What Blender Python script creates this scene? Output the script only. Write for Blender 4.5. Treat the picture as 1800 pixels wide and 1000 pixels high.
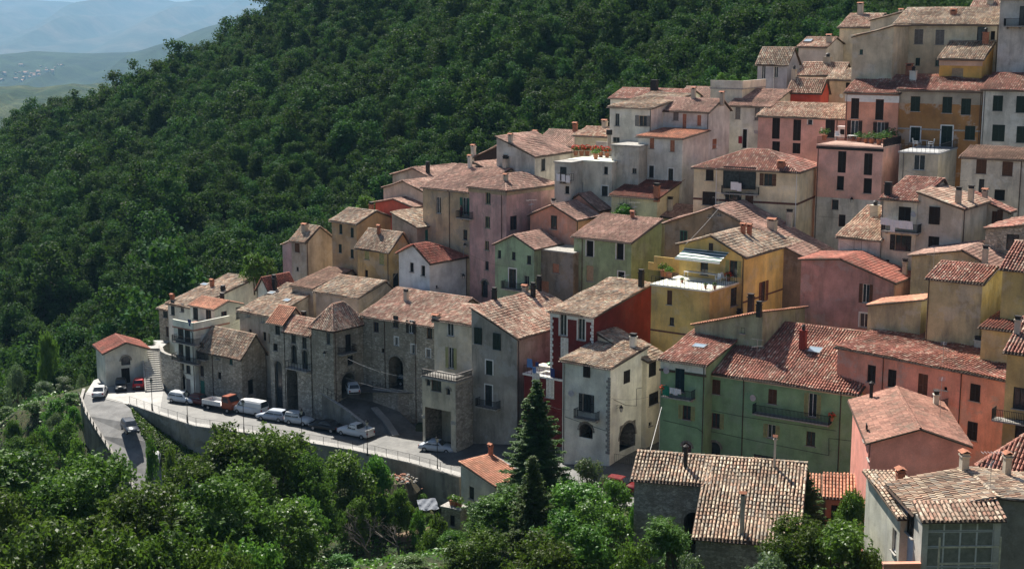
import bpy, math, random
import numpy as np
from mathutils import Vector, Matrix
for o in list(bpy.data.objects): bpy.data.objects.remove(o)
SC = bpy.context.scene
COL = SC.collection
R = math.radians
rnd = random.Random(7)
# ------------------------------------------------------------------ camera, sky, sun, exposure
CAMZ = 51.0; PITCH = R(10.43); F = 2500.0
cam = bpy.data.cameras.new('camera'); camo = bpy.data.objects.new('camera', cam); COL.objects.link(camo)
cam.sensor_width = 36; cam.lens = F / 1800 * 36; cam.clip_start = 1; cam.clip_end = 60000
camo.location = (0, 0, CAMZ); camo.rotation_euler = (math.pi / 2 - PITCH, 0, 0)
SC.camera = camo
HAZE = 5e-5
SUN_AZ, SUN_EL = R(23), R(50)          # azimuth to the left of the viewing direction
W = bpy.data.worlds.new('World'); SC.world = W; W.use_nodes = True
wt = W.node_tree
sky = wt.nodes.new('ShaderNodeTexSky'); sky.sky_type = 'NISHITA'; sky.sun_disc = False
sky.sun_elevation = SUN_EL; sky.sun_rotation = SUN_AZ; sky.altitude = 700; sky.dust_density = 1.6; sky.air_density = .75; sky.ozone_density = .4
wt.links.new(sky.outputs[0], wt.nodes['Background'].inputs[0]); wt.nodes['Background'].inputs[1].default_value = 0.062
sl = bpy.data.lights.new('sun', 'SUN'); sl.energy = 5.0; sl.angle = R(0.53); sl.color = (1.0, .95, .86)
so = bpy.data.objects.new('sun', sl); COL.objects.link(so)
sdir = Vector((-math.sin(SUN_AZ) * math.cos(SUN_EL), math.cos(SUN_AZ) * math.cos(SUN_EL), math.sin(SUN_EL)))
so.rotation_euler = sdir.to_track_quat('Z', 'Y').to_euler(); so.location = (0, 0, 300)
vs = SC.view_settings; vs.view_transform = 'Standard'; vs.look = 'None'; vs.exposure = 1.0; vs.gamma = 1; vs.use_curve_mapping = False
SC.cycles.volume_bounces = 0; SC.cycles.max_bounces = 6; SC.cycles.transparent_max_bounces = 8
SC.cycles.volume_max_steps = 64
# ------------------------------------------------------------------ picture <-> place
CP, SP = math.cos(PITCH), math.sin(PITCH)
def ray(u, v):
    x = (u - 900) / F; up = (500 - v) / F
    return Vector((x, CP + up * SP, -SP + up * CP))
def P(u, v, Y):
    d = ray(u, v); k = Y / d.y
    return Vector((d.x * k, Y, CAMZ + d.z * k))
def Pz(u, v, z):
    d = ray(u, v); k = (z - CAMZ) / d.z
    return Vector((d.x * k, d.y * k, z))
def proj(p):
    d = p.y * CP + (CAMZ - p.z) * SP; upc = p.y * SP + (p.z - CAMZ) * CP
    return 900 + F * p.x / d, 500 - F * upc / d
# ------------------------------------------------------------------ materials
MATS = {}
class NT:
    def __init__(s, name):
        s.m = bpy.data.materials.new(name); s.m.use_nodes = True; s.t = s.m.node_tree
        s.b = s.t.nodes['Principled BSDF']; s.out = s.t.nodes['Material Output']
        s.b.inputs['Specular IOR Level'].default_value = .25
    def n(s, typ, **kw):
        nd = s.t.nodes.new(typ)
        for k, v in kw.items():
            if k in nd.inputs.keys(): nd.inputs[k].default_value = v
            else: setattr(nd, k, v)
        return nd
    def l(s, a, b): s.t.links.new(a, b)
    def coord(s, sc=(1, 1, 1), out='Object'):
        tc = s.n('ShaderNodeTexCoord'); mp = s.n('ShaderNodeMapping'); mp.inputs['Scale'].default_value = sc
        s.l(tc.outputs[out], mp.inputs[0]); return mp.outputs[0]
    def noise(s, scale, detail=3, vec=None, rough=.55):
        nz = s.n('ShaderNodeTexNoise'); nz.inputs['Scale'].default_value = scale; nz.inputs['Detail'].default_value = detail; nz.inputs['Roughness'].default_value = rough
        if vec is not None: s.l(vec, nz.inputs['Vector'])
        return nz.outputs[0]
    def ramp(s, f, stops):
        r = s.n('ShaderNodeValToRGB'); e = r.color_ramp.elements
        while len(e) < len(stops): e.new(.5)
        for i, (p, c) in enumerate(stops):
            e[i].position = p; e[i].color = c if len(c) == 4 else (*c, 1)
        s.l(f, r.inputs[0]); return r.outputs[0]
    def mix(s, fac, a, b, mode='MIX'):
        m = s.n('ShaderNodeMix', data_type='RGBA', blend_type=mode)
        for i, v in ((0, fac), (6, a), (7, b)):
            if isinstance(v, (int, float)): m.inputs[i].default_value = v
            elif isinstance(v, tuple): m.inputs[i].default_value = (*v, 1) if len(v) == 3 else v
            else: s.l(v, m.inputs[i])
        return m.outputs[2]
    def bump(s, h, dist=.02, strength=.6):
        b = s.n('ShaderNodeBump'); b.inputs['Distance'].default_value = dist; b.inputs['Strength'].default_value = strength
        s.l(h, b.inputs['Height']); s.l(b.outputs[0], s.b.inputs['Normal'])
    def color(s, c):
        if isinstance(c, tuple): s.b.inputs['Base Color'].default_value = (*c, 1)
        else: s.l(c, s.b.inputs['Base Color'])
        return s
def g3(v): return (v, v, v)
def plain(name, c, rough=.6, metal=0, var=.25):
    if name in MATS: return MATS[name]
    t = NT(name); t.b.inputs['Roughness'].default_value = rough; t.b.inputs['Metallic'].default_value = metal
    nz = t.noise(4, 3, t.coord())
    t.color(t.mix(t.ramp(nz, [(.3, g3(0)), (.7, g3(1))]), tuple(x * (1 - var) for x in c), tuple(min(1, x * (1 + var * .6)) for x in c)))
    MATS[name] = t.m; return t.m
def plaster(c, dirt=.5, patch=.3, patchc=None):
    key = 'plaster_%s_%.2f_%.2f_%s' % (str(c), dirt, patch, patchc)
    if key in MATS: return MATS[key]
    c = tuple(min(.84, x * q) for x, q in zip(c, (1.36, 1.31, 1.2))); dirt = min(.95, dirt * 1.02)
    t = NT('plaster'); t.b.inputs['Roughness'].default_value = .9
    oi = t.n('ShaderNodeObjectInfo')
    tc = t.n('ShaderNodeTexCoord'); add = t.n('ShaderNodeVectorMath', operation='ADD')
    sc = t.n('ShaderNodeVectorMath', operation='SCALE'); t.l(oi.outputs['Location'], sc.inputs[0]); sc.inputs['Scale'].default_value = .731
    t.l(tc.outputs['Object'], add.inputs[0]); t.l(sc.outputs[0], add.inputs[1]); v = add.outputs[0]
    def mp(s):
        m = t.n('ShaderNodeMapping'); m.inputs['Scale'].default_value = s; t.l(v, m.inputs[0]); return m.outputs[0]
    col = t.mix(t.ramp(t.noise(.45, 5, v), [(.35, g3(0)), (.68, g3(1))]), tuple(x * .74 for x in c), tuple(min(1, x * 1.16) for x in c))
    # runs of rain dirt
    st = t.ramp(t.noise(1.0, 6, mp((.8, .8, .17)), .7), [(.46, g3(0)), (.70, g3(dirt * .85))])
    gm = (c[0] * .3 + c[1] * .5 + c[2] * .2)
    col = t.mix(st, col, (gm * .36, gm * .34, gm * .30))
    # patches of worn or repaired render
    pc = patchc or tuple(min(.75, gm * .55 + .42 * x + .07) for x in c)
    pm = t.ramp(t.noise(.33, 7, mp((1, 1, 1.2)), .68), [(.53, g3(0)), (.58, g3(patch))])
    col = t.mix(pm, col, pc)
    sm = t.ramp(t.noise(.9, 6, mp((1, 1, .7)), .7), [(.58, g3(0)), (.75, g3(dirt * .8))])
    col = t.mix(sm, col, (gm * .42, gm * .4, gm * .35))
    col = t.mix(.35, col, t.ramp(t.noise(9, 4, v), [(.3, g3(.55)), (.7, g3(1))]), 'MULTIPLY')
    t.color(col); t.bump(t.noise(6, 6, v), .03, .5)
    MATS[key] = t.m; return t.m
def stone(c, scale=2.6, mortar=.5, rough=1.0):
    key = 'stone_%s_%.1f' % (str(c), scale)
    if key in MATS: return MATS[key]
    t = NT('masonry'); t.b.inputs['Roughness'].default_value = .95
    v = t.coord((1, 1, 1.7)); 
    wv = t.n('ShaderNodeTexVoronoi', feature='DISTANCE_TO_EDGE'); wv.inputs['Scale'].default_value = scale; t.l(v, wv.inputs['Vector'])
    vc = t.n('ShaderNodeTexVoronoi'); vc.inputs['Scale'].default_value = scale; t.l(v, vc.inputs['Vector'])
    hs = t.n('ShaderNodeSeparateColor'); t.l(vc.outputs['Color'], hs.inputs[0])
    col = t.mix(hs.outputs[0], tuple(x * .6 for x in c), tuple(min(1, x * 1.35) for x in c))
    joint = t.ramp(wv.outputs['Distance'], [(.0, g3(1)), (.06, g3(0))])
    col = t.mix(joint, col, tuple(x * mortar for x in c))
    big = t.ramp(t.noise(.35, 6, t.coord((1, 1, .8)), .65), [(.42, g3(0)), (.62, g3(.75))])
    col = t.mix(big, col, (c[0] * .62, c[1] * .6, c[2] * .56))
    st = t.ramp(t.noise(1, 6, t.coord((1.5, 1.5, .15)), .65), [(.5, g3(0)), (.75, g3(.65))])
    col = t.mix(st, col, (c[0] * .35, c[1] * .34, c[2] * .32))
    t.color(col); t.bump(t.ramp(wv.outputs['Distance'], [(0, g3(0)), (.12, g3(1))]), .05, .9)
    MATS[key] = t.m; return t.m
def tile_mat():
    if 'tile' in MATS: return MATS['tile']
    t = NT('roof_tile'); t.b.inputs['Roughness'].default_value = .85
    at = t.n('ShaderNodeAttribute', attribute_name='tc')
    nz = t.noise(5, 5, t.coord(), .7)
    col = t.mix(.55, at.outputs['Color'], t.ramp(nz, [(.3, g3(.35)), (.65, g3(1))]), 'MULTIPLY')
    li = t.ramp(t.noise(.8, 8, t.coord(), .75), [(.5, g3(0)), (.66, g3(.62))])
    col = t.mix(li, col, (.17, .15, .11))
    t.color(col); t.bump(t.noise(30, 3, t.coord()), .01, .4)
    MATS['tile'] = t.m; return t.m
def leaf_mat(name, c, c2, trans=.35, rough=.5, spec=.3, dry=None):
    if name in MATS: return MATS[name]
    t = NT(name); t.b.inputs['Roughness'].default_value = rough; t.b.inputs['Specular IOR Level'].default_value = spec
    at = t.n('ShaderNodeAttribute', attribute_name='lv'); oi = t.n('ShaderNodeObjectInfo')
    col = t.mix(at.outputs['Fac'], c, c2)
    hv = t.n('ShaderNodeHueSaturation'); t.l(col, hv.inputs['Color'])
    mr = t.n('ShaderNodeMapRange'); mr.inputs[3].default_value = .6; mr.inputs[4].default_value = 1.3; t.l(oi.outputs['Random'], mr.inputs[0]); t.l(mr.outputs[0], hv.inputs['Value'])
    hr = t.n('ShaderNodeMapRange'); hr.inputs[3].default_value = .47; hr.inputs[4].default_value = .535; t.l(oi.outputs['Random'], hr.inputs[0]); t.l(hr.outputs[0], hv.inputs['Hue'])
    t.l(hv.outputs[0], t.b.inputs['Base Color'])
    tr = t.n('ShaderNodeBsdfTranslucent'); tm = t.mix(.4, hv.outputs[0], (.16, .30, .03), 'MIX'); t.l(tm, tr.inputs[0])
    mx = t.n('ShaderNodeMixShader'); mx.inputs[0].default_value = trans
    t.l(t.b.outputs[0], mx.inputs[1]); t.l(tr.outputs[0], mx.inputs[2]); t.l(mx.outputs[0], t.out.inputs[0])
    MATS[name] = t.m; return t.m
GLASS = plain('window_glass', (.035, .042, .05), .12, 0, .5); GLASS.node_tree.nodes['Principled BSDF'].inputs['Specular IOR Level'].default_value = .5
DARK = plain('painted_interior_dark', (.018, .016, .014), .95)  # near-black colour stands in for the unlit space behind openings
IRON = plain('wrought_iron', (.02, .02, .022), .55, .3)
WHITE = plain('white_paint', (.72, .71, .68), .5, 0, .12)
ZINC = plain('zinc_pipe', (.16, .15, .145), .5, .3)
COPPER = plain('brown_pipe', (.10, .065, .05), .5, .2)
CONC = plain('concrete', (.36, .34, .31), .95, 0, .35)
UNDER = plain('eave_underside', (.10, .075, .055), .95, 0, .4)  # also the roof base, its dark tone serving as shade between tiles
BRICK = plain('chimney_brick', (.36, .15, .09), .9, 0, .4)
SOOT = plain('sooty_metal', (.03, .027, .026), .6, .2)
WOODC = {'d': ('dark_green_paint', (.018, .035, .028)), 'k': ('black_brown_paint', (.022, .018, .016)), 'b': ('brown_wood', (.12, .06, .035)), 't': ('tan_wood', (.42, .30, .18)),
         'o': ('orange_wood', (.44, .19, .11)), 'e': ('teal_paint', (.03, .16, .12)), 'g': ('grey_paint', (.22, .21, .20)), 'w': ('white_frame', (.72, .71, .68)),
         'y': ('pale_green_yellow_paint', (.36, .36, .17)), 'r': ('red_brown_paint', (.18, .06, .04)), 'n': ('blue_green_paint', (.015, .04, .05))}
def wood(k): return plain(WOODC[k][0], WOODC[k][1], .6)
# ------------------------------------------------------------------ mesh building
class MB:
    def __init__(s): s.v = []; s.f = []; s.m = []; s.k = 0
    def poly(s, pts, m=None):
        i = len(s.v); s.v += [tuple(p) for p in pts]; s.f.append(tuple(range(i, i + len(pts)))); s.m.append(s.k if m is None else m)
    def box(s, x0, x1, y0, y1, z0, z1, m=None):
        i = len(s.v)
        s.v += [(x, y, z) for z in (z0, z1) for (x, y) in ((x0, y0), (x1, y0), (x1, y1), (x0, y1))]
        for q in ((3, 2, 1, 0), (4, 5, 6, 7), (0, 1, 5, 4), (1, 2, 6, 5), (2, 3, 7, 6), (3, 0, 4, 7)):
            s.f.append(tuple(i + k for k in q)); s.m.append(s.k if m is None else m)
    def tube(s, p0, p1, r0, r1=None, n=6, cap=True, m=None):
        r1 = r0 if r1 is None else r1; p0 = Vector(p0); p1 = Vector(p1); d = (p1 - p0)
        if d.length < 1e-6: return
        d.normalize(); a = d.orthogonal().normalized(); b = d.cross(a); i = len(s.v)
        for p, r in ((p0, r0), (p1, r1)):
            for k in range(n):
                t = 2 * math.pi * k / n; s.v.append(tuple(p + a * (r * math.cos(t)) + b * (r * math.sin(t))))
        mm = s.k if m is None else m
        for k in range(n): s.f.append((i + k, i + (k + 1) % n, i + n + (k + 1) % n, i + n + k)); s.m.append(mm)
        if cap:
            s.f.append(tuple(i + k for k in range(n - 1, -1, -1))); s.m.append(mm)
            s.f.append(tuple(i + n + k for k in range(n))); s.m.append(mm)
    def path(s, pts, r, n=5):
        for a, b in zip(pts[:-1], pts[1:]): s.tube(a, b, r, r, n)
    def lathe(s, c, prof, n=8, m=None):
        i = len(s.v); c = Vector(c)
        for (r, z) in prof:
            for k in range(n):
                t = 2 * math.pi * k / n; s.v.append((c.x + r * math.cos(t), c.y + r * math.sin(t), c.z + z))
        for j in range(len(prof) - 1):
            for k in range(n):
                s.f.append((i + j * n + k, i + j * n + (k + 1) % n, i + (j + 1) * n + (k + 1) % n, i + (j + 1) * n + k)); s.m.append(s.k if m is None else m)
        s.f.append(tuple(i + (len(prof) - 1) * n + k for k in range(n))); s.m.append(s.k if m is None else m)
    def slab(s, pts, th, m=None):
        top = [Vector(p) for p in pts]; bot = [p - Vector((0, 0, th)) for p in top]
        s.poly(top, m); s.poly(bot[::-1], m); n = len(top)
        for k in range(n): s.poly([top[k], bot[k], bot[(k + 1) % n], top[(k + 1) % n]], m)
    def mesh(s, name, mats, smooth=False):
        me = bpy.data.meshes.new(name); me.from_pydata(s.v, [], s.f)
        for m in (mats if isinstance(mats, (list, tuple)) else [mats]): me.materials.append(m)
        if isinstance(mats, (list, tuple)) and len(mats) > 1: me.polygons.foreach_set('material_index', s.m)
        if smooth: me.polygons.foreach_set('use_smooth', [True] * len(me.polygons))
        me.update(); return me
def obj(name, me, parent=None, loc=(0, 0, 0), rz=0.0, **props):
    o = bpy.data.objects.new(name, me); COL.objects.link(o)
    o.location = loc; o.rotation_euler = (0, 0, rz)
    if parent is not None: o.parent = parent
    for k, v in props.items(): o[k] = v
    return o
def thing(name, label, cat, loc, group=None, rz=0.0):
    o = obj(name, None, None, loc, rz, label=label, category=cat)
    if group: o['group'] = group
    return o
def npmesh(name, V, Fq, mats, attr=None, attrname='tc', fac=None, facname='lv', mat_idx=None):
    """V (n,3); Fq (m,k) quads/tris; attr per-vertex rgb"""
    me = bpy.data.meshes.new(name); V = np.asarray(V, np.float32); Fq = np.asarray(Fq, np.int32); n, k = Fq.shape
    me.vertices.add(len(V)); me.vertices.foreach_set('co', V.ravel())
    me.loops.add(n * k); me.loops.foreach_set('vertex_index', Fq.ravel())
    me.polygons.add(n); me.polygons.foreach_set('loop_start', np.arange(0, n * k, k, dtype=np.int32))
    me.update(calc_edges=True)
    for m in (mats if isinstance(mats, (list, tuple)) else [mats]): me.materials.append(m)
    if mat_idx is not None: me.polygons.foreach_set('material_index', np.asarray(mat_idx, np.int32))
    if attr is not None:
        a = me.attributes.new(attrname, 'FLOAT_COLOR', 'POINT')
        a.data.foreach_set('color', np.concatenate([attr, np.ones((len(attr), 1))], 1).astype(np.float32).ravel())
    if fac is not None:
        a = me.attributes.new(facname, 'FLOAT', 'POINT'); a.data.foreach_set('value', np.asarray(fac, np.float32))
    return me
# ------------------------------------------------------------------ roof tiles
NR = np.random.default_rng(11)
PAL = {
 'old': ((.50, .38, .27), (.40, .28, .20), (.57, .46, .34), (.31, .21, .15), (.46, .29, .20), (.36, .30, .24)),
 'oldred': ((.46, .32, .24), (.40, .22, .165), (.54, .42, .32), (.33, .19, .14), (.46, .27, .20)),
 'mix': ((.50, .33, .24), (.44, .24, .17), (.58, .45, .34), (.36, .21, .15), (.53, .37, .27)),
 'red': ((.36, .15, .11), (.30, .12, .09), (.42, .20, .15), (.50, .34, .26), (.33, .14, .10), (.39, .17, .12)),
 'bright': ((.38, .13, .09), (.43, .16, .11), (.35, .12, .085)),
 'pink': ((.42, .25, .19), (.36, .21, .16), (.48, .31, .24), (.40, .23, .175), (.33, .2, .155)),
 'orange': ((.52, .23, .14), (.56, .26, .16), (.49, .21, .13)),
 'brown': ((.30, .18, .13), (.26, .15, .11), (.34, .21, .15)),
 'brick': ((.36, .18, .13), (.33, .165, .12), (.39, .2, .145)),
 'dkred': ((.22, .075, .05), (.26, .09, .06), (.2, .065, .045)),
}
def tile_shape(kind):   # pitch, course, height, jitter
    return {'b': (.29, .46, .11, .9), 'n': (.29, .44, .10, .3), 'f': (.34, .42, .05, .25)}[kind]
def tile_plane(poly, pal, kind, single=0):
    """barrel tiles laid over one convex roof plane; returns V,F,C arrays (and a list of single tiles)"""
    poly = [np.array(p, float) for p in poly]
    n = np.zeros(3)
    for i in range(len(poly)): n += np.cross(poly[i], poly[(i + 1) % len(poly)])
    n /= np.linalg.norm(n)
    if n[2] < 0: n = -n
    if n[2] > .9995: return None
    s = np.cross(n, [0, 0, 1]); s /= np.linalg.norm(s); t = np.cross(n, s)
    if t[2] < 0: t = -t; 
    s = np.cross(t, n)
    o = poly[0]; S = np.array([(p - o) @ s for p in poly]); T = np.array([(p - o) @ t for p in poly])
    pitch, course, hgt, jit = tile_shape(kind); tmin = T.min()
    rows = []
    for sj in np.arange(S.min() + pitch * .5, S.max(), pitch):
        ts = []
        for i in range(len(S)):
            a, b = i, (i + 1) % len(S)
            if (S[a] - sj) * (S[b] - sj) < 0: ts.append(T[a] + (T[b] - T[a]) * (sj - S[a]) / (S[b] - S[a]))
        if len(ts) < 2: continue
        t0, t1 = min(ts), max(ts); k0 = math.floor((t0 - tmin) / course)
        k = np.arange(k0, math.ceil((t1 - tmin) / course) + 1)
        a = np.maximum(tmin + k * course - .06, t0); b = np.minimum(tmin + (k + 1) * course + .03, t1); ok = b - a > .08
        rows += [(sj, x, y) for x, y in zip(a[ok], b[ok])]
    if not rows: return None
    rows = np.array(rows); m = len(rows)
    j = NR.normal(0, 1, (m, 4)) * jit
    sc = rows[:, 0] + j[:, 0] * .014; ta = rows[:, 1] + j[:, 1] * .022; tb = rows[:, 2] + j[:, 1] * .015
    w0 = pitch * (.35 + .0 * j[:, 2]); ang = np.array([0, 55, 125, 180]) * math.pi / 180
    lift = .035 + np.abs(j[:, 3]) * .012
    V = np.zeros((m, 8, 3))
    skew = j[:, 2] * .012
    for r, (tt, wf, lf) in enumerate(((ta, 1.0, lift), (tb, .84, lift * 0 + .004))):
        for q, an in enumerate(ang):
            ds = np.cos(an) * w0 * wf + sc + (skew if r else -skew); dh = np.sin(an) * hgt * (.9 if r else 1.05) + lf + .01
            V[:, r * 4 + q, :] = o + ds[:, None] * s + tt[:, None] * t + dh[:, None] * n
    sg = .05 * jit * (np.sin(sc * .8 + ta * .5 + NR.uniform(0, 6)) + np.sin(ta * 1.1 - sc * .35 + NR.uniform(0, 6))) + .03 * jit * np.sin(sc * 2.3 + NR.uniform(0, 6)) + .05
    V += sg[:, None, None] * n
    base = (np.arange(m) * 8)[:, None]
    Fq = np.concatenate([base + np.array([[q, q + 1, q + 5, q + 4]]) for q in range(3)], 0)
    pc = np.array(PAL[pal]); idx = NR.integers(0, len(pc), m)
    # patches of like tiles along the roof
    ph = NR.uniform(0, 6.28, 4); cl = np.sin(sc * 1.1 + ph[0]) + np.sin(ta * 1.7 + ph[1]) + np.sin(sc * .45 - ta * .6 + ph[2])
    C = pc[idx] * (1 + .10 * cl)[:, None] * NR.uniform(.72, 1.22, (m, 1)); C = np.clip(C * 1.22, .02, .85)
    return V.reshape(-1, 3), Fq, np.repeat(C, 8, 0), m
def tiles_obj(polys, pal, kind, parent, org, single=0):
    Vs, Fs, Cs, off = [], [], [], 0
    for p in polys:
        r = tile_plane(p, pal, kind)
        if r is None: continue
        V, Fq, C, m = r; Vs.append(V); Fs.append(Fq + off); Cs.append(C); off += len(V)
    if not Vs: return
    V = np.concatenate(Vs) - np.array(org); C = np.concatenate(Cs); Fq = np.concatenate(Fs)
    keep = np.ones(len(V) // 8, bool)
    if single:   # the largest-showing tiles as pieces of their own
        cen = V.reshape(-1, 8, 3).mean(1) + np.array(org); order = np.argsort(cen[:, 1])
        pick = [i for i in order if 0 < proj(Vector(cen[i]))[0] < 1800 and 0 < proj(Vector(cen[i]))[1] < 1000][:single]
        for i in pick:
            keep[i] = False; vv = V[i * 8:i * 8 + 8]; c0 = vv.mean(0)
            me = npmesh('tile', vv - c0, [[q, q + 1, q + 5, q + 4] for q in range(3)], tile_mat(), attr=C[i * 8:i * 8 + 8])
            obj('tile', me, parent, c0)
    kk = np.repeat(keep, 8); new = np.cumsum(kk) - 1
    fk = keep[Fq[:, 0] // 8]
    me = npmesh('roof_tiles', V[kk], new[Fq[fk]], tile_mat(), attr=C[kk])
    obj('roof_tiles', me, parent, kind='stuff')
# ------------------------------------------------------------------ windows, doors, arches (x along the wall, y inward, z up from the sill)
WCACHE = {}
def wparts(code, w, h):
    key = (code, round(w, 2), round(h, 2))
    if key in WCACHE: return WCACHE[key]
    kind = code[0]; col = code[1] if len(code) > 1 else 'w'; col2 = code[2] if len(code) > 2 else 'w'
    parts = []   # (name, mesh); first is the window itself
    x = w / 2
    def frame(c, y0=.11, y1=.17, t=.055, mull=True):
        b = MB(); b.box(-x, -x + t, y0, y1, 0, h); b.box(x - t, x, y0, y1, 0, h); b.box(-x + t, x - t, y0, y1, h - t, h); b.box(-x + t, x - t, y0, y1, 0, t)
        if mull: b.box(-t * .5, t * .5, y0 + .005, y1, t, h - t)
        return b.mesh('window_frame', c)
    def pane(m=GLASS, y=.15):
        b = MB(); b.poly([(-x, y, 0), (x, y, 0), (x, y, h), (-x, y, h)]); return b.mesh('pane', m)
    def shutter(c, x0, x1, y0, y1):
        b = MB(); t = .06; ym = (y0 + y1) / 2
        b.box(x0, x0 + t, y0, y1, 0, h); b.box(x1 - t, x1, y0, y1, 0, h); b.box(x0 + t, x1 - t, y0, y1, h - t, h); b.box(x0 + t, x1 - t, y0, y1, 0, t); b.box(x0 + t, x1 - t, y0, y1, h * .48, h * .48 + t)
        z = t
        while z < h - t - .05:
            b.poly([(x0 + t, y1 - .005, z), (x1 - t, y1 - .005, z), (x1 - t, y0 + .005, z + .085), (x0 + t, y0 + .005, z + .085)]); z += .09
        return b.mesh('shutter', wood(c))
    if kind == 's':      # closed shutters
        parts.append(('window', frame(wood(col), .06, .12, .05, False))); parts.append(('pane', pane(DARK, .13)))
        parts.append(('shutter', shutter(col, -x + .02, -.006, .015, .055))); parts.append(('shutter', shutter(col, .006, x - .02, .015, .055)))
    elif kind == 'o':    # open shutters beside a glazed window
        parts.append(('window', frame(wood(col2)))); parts.append(('pane', pane()))
        hw = x * .98
        parts.append(('shutter', shutter(col, -x - hw, -x - .02, -.055, -.012))); parts.append(('shutter', shutter(col, x + .02, x + hw, -.055, -.012)))
    elif kind == 'g': parts.append(('window', frame(wood(col)))); parts.append(('pane', pane()))
    elif kind == 'h': parts.append(('window', frame(wood('k'), .16, .2, .03, False))); parts.append(('pane', pane(DARK, .22)))  # backing sheet painted dark as the unlit room, no glass
    elif kind == 'r':    # roller blind or boarded leaf
        b = MB(); n = max(2, int(h / .12)); 
        for i in range(n): b.box(-x + .02, x - .02, .08 + (i % 2) * .006, .11, h * i / n, h * (i + 1) / n)
        parts.append(('window', frame(wood(col), .06, .12, .04, False))); parts.append(('blind', b.mesh('blind', wood(col))))
    elif kind == 'p':    # plank door
        b = MB(); n = max(2, int(w / .2))
        for i in range(n): b.box(-x + w * i / n + .006, -x + w * (i + 1) / n - .006, .09, .14, 0, h)
        parts.append(('door', b.mesh('door', wood(col)))); bb = MB(); bb.box(x - .2, x - .15, .04, .09, h * .45, h * .52); parts.append(('handle', bb.mesh('handle', IRON)))
    elif kind == 'a':    # arched opening with filled spandrels, an inner vault behind
        b = MB(); n = 10; r = x; zc = h - r; pts = [(r * math.cos(math.pi * k / n), zc + r * math.sin(math.pi * k / n)) for k in range(n + 1)]
        for sgn in (1, -1):
            q = [p for p in pts if p[0] * sgn >= -1e-6]; q = sorted(q, key=lambda p: p[1])
            for (a, c) in zip(q[:-1], q[1:]):
                b.poly([(sgn * x, 0, a[1]), (a[0], 0, a[1]), (c[0], 0, c[1]), (sgn * x, 0, c[1])][::sgn])
        D = 2.4 if w > 1.5 else .3
        for (a, c) in zip(pts[:-1], pts[1:]): b.poly([(a[0], 0, a[1]), (c[0], 0, c[1]), (c[0], D, c[1]), (a[0], D, a[1])])
        for sx in (-x, x): b.poly([(sx, 0, 0), (sx, D, 0), (sx, D, zc), (sx, 0, zc)])
        parts.append(('archway', b.mesh('archway', stone((.27, .25, .21), 2.2))))
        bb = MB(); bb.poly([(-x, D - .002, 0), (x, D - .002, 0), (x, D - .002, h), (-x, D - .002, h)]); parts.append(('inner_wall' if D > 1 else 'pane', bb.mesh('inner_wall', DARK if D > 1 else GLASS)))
        vs_ = MB(); nv = 11
        for k in range(nv):
            a0, a1 = math.pi * (k + .05) / nv, math.pi * (k + .95) / nv; r1, r2 = x + .002, x + .26
            pp = [(r1 * math.cos(a0), zc + r1 * math.sin(a0)), (r2 * math.cos(a0), zc + r2 * math.sin(a0)), (r2 * math.cos(a1), zc + r2 * math.sin(a1)), (r1 * math.cos(a1), zc + r1 * math.sin(a1))]
            f = [(px, -.035, pz) for px, pz in pp]; g = [(px, .02, pz) for px, pz in pp]
            vs_.poly(f); 
            for i in range(4): vs_.poly([f[i], g[i], g[(i + 1) % 4], f[(i + 1) % 4]])
        parts.append(('voussoirs', vs_.mesh('voussoirs', stone((.36, .33, .28), 4))))
    elif kind == 'x':    # open bay: a real room behind the wall
        b = MB(); D = 3.2; sl_ = [((-x, 0, 0), (-x, D, 0), (-x, D, h), (-x, 0, h)), ((x, 0, 0), (x, 0, h), (x, D, h), (x, D, 0)), ((-x, 0, h), (-x, D, h), (x, D, h), (x, 0, h)), ((-x, D, 0), (x, D, 0), (x, D, h), (-x, D, h))]
        for q in sl_: b.poly(q)
        parts.append(('open_bay', b.mesh('open_bay', stone((.30, .26, .21), 2.2))))
    if kind in 'sogrh' and 'N' not in code:
        b = MB(); b.box(-x - .12, x + .12, -.13, .1, -.07, 0); parts.append(('sill', b.mesh('sill', CONC)))
    if 'W' in code:      # painted surround
        b = MB(); t = .14; b.box(-x - t, -x, -.025, .05, -.02, h + t); b.box(x, x + t, -.025, .05, -.02, h + t); b.box(-x, x, -.025, .05, h, h + t); parts.append(('surround', b.mesh('surround', WHITE)))
    WCACHE[key] = parts; return parts
# ------------------------------------------------------------------ railings
def rail_mesh(w, h=.95, style='bars', name='railing', mat=None):
    b = MB()
    if style in ('bars', 'thin', 'white'):
        b.box(0, w, -.02, .02, h - .04, h); b.box(0, w, -.015, .015, .06, .09)
        st = .14 if style != 'thin' else .5; n = max(2, int(w / st)); r = .017
        for i in range(n + 1):
            xx = w * i / n; b.box(xx - r, xx + r, -r, r, 0, h - .03)
        if style == 'thin':
            for z in (.35, .62): b.box(0, w, -.008, .008, z, z + .016)
        m = mat or (WHITE if style == 'white' else IRON)
    elif style == 'balus':
        b.box(0, w, -.11, .11, h - .1, h); b.box(0, w, -.11, .11, 0, .1); n = max(2, int(w / .24))
        for i in range(n):
            xx = w * (i + .5) / n; b.lathe((xx, 0, .1), [(.05, 0), (.085, .2), (.045, .5), (.05, h - .22)], 6)
        m = mat or CONC
    elif style == 'wall': b.box(0, w, -.1, .1, 0, h); b.box(-.02, w + .02, -.13, .13, h, h + .06); m = mat or CONC
    return b.mesh(name, m)
class House: pass
HOUSES = {}
def solve_len(p, d, u):
    k = (u - 900) / F; D0 = p.y * CP + (CAMZ - p.z) * SP
    return (k * D0 - p.x) / (d[0] - k * d[1] * CP)
def psi_from(N, L):
    a = N; b = Pz(L[0], L[1], N.z); return math.degrees(math.atan2(b.y - a.y, a.x - b.x))
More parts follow.
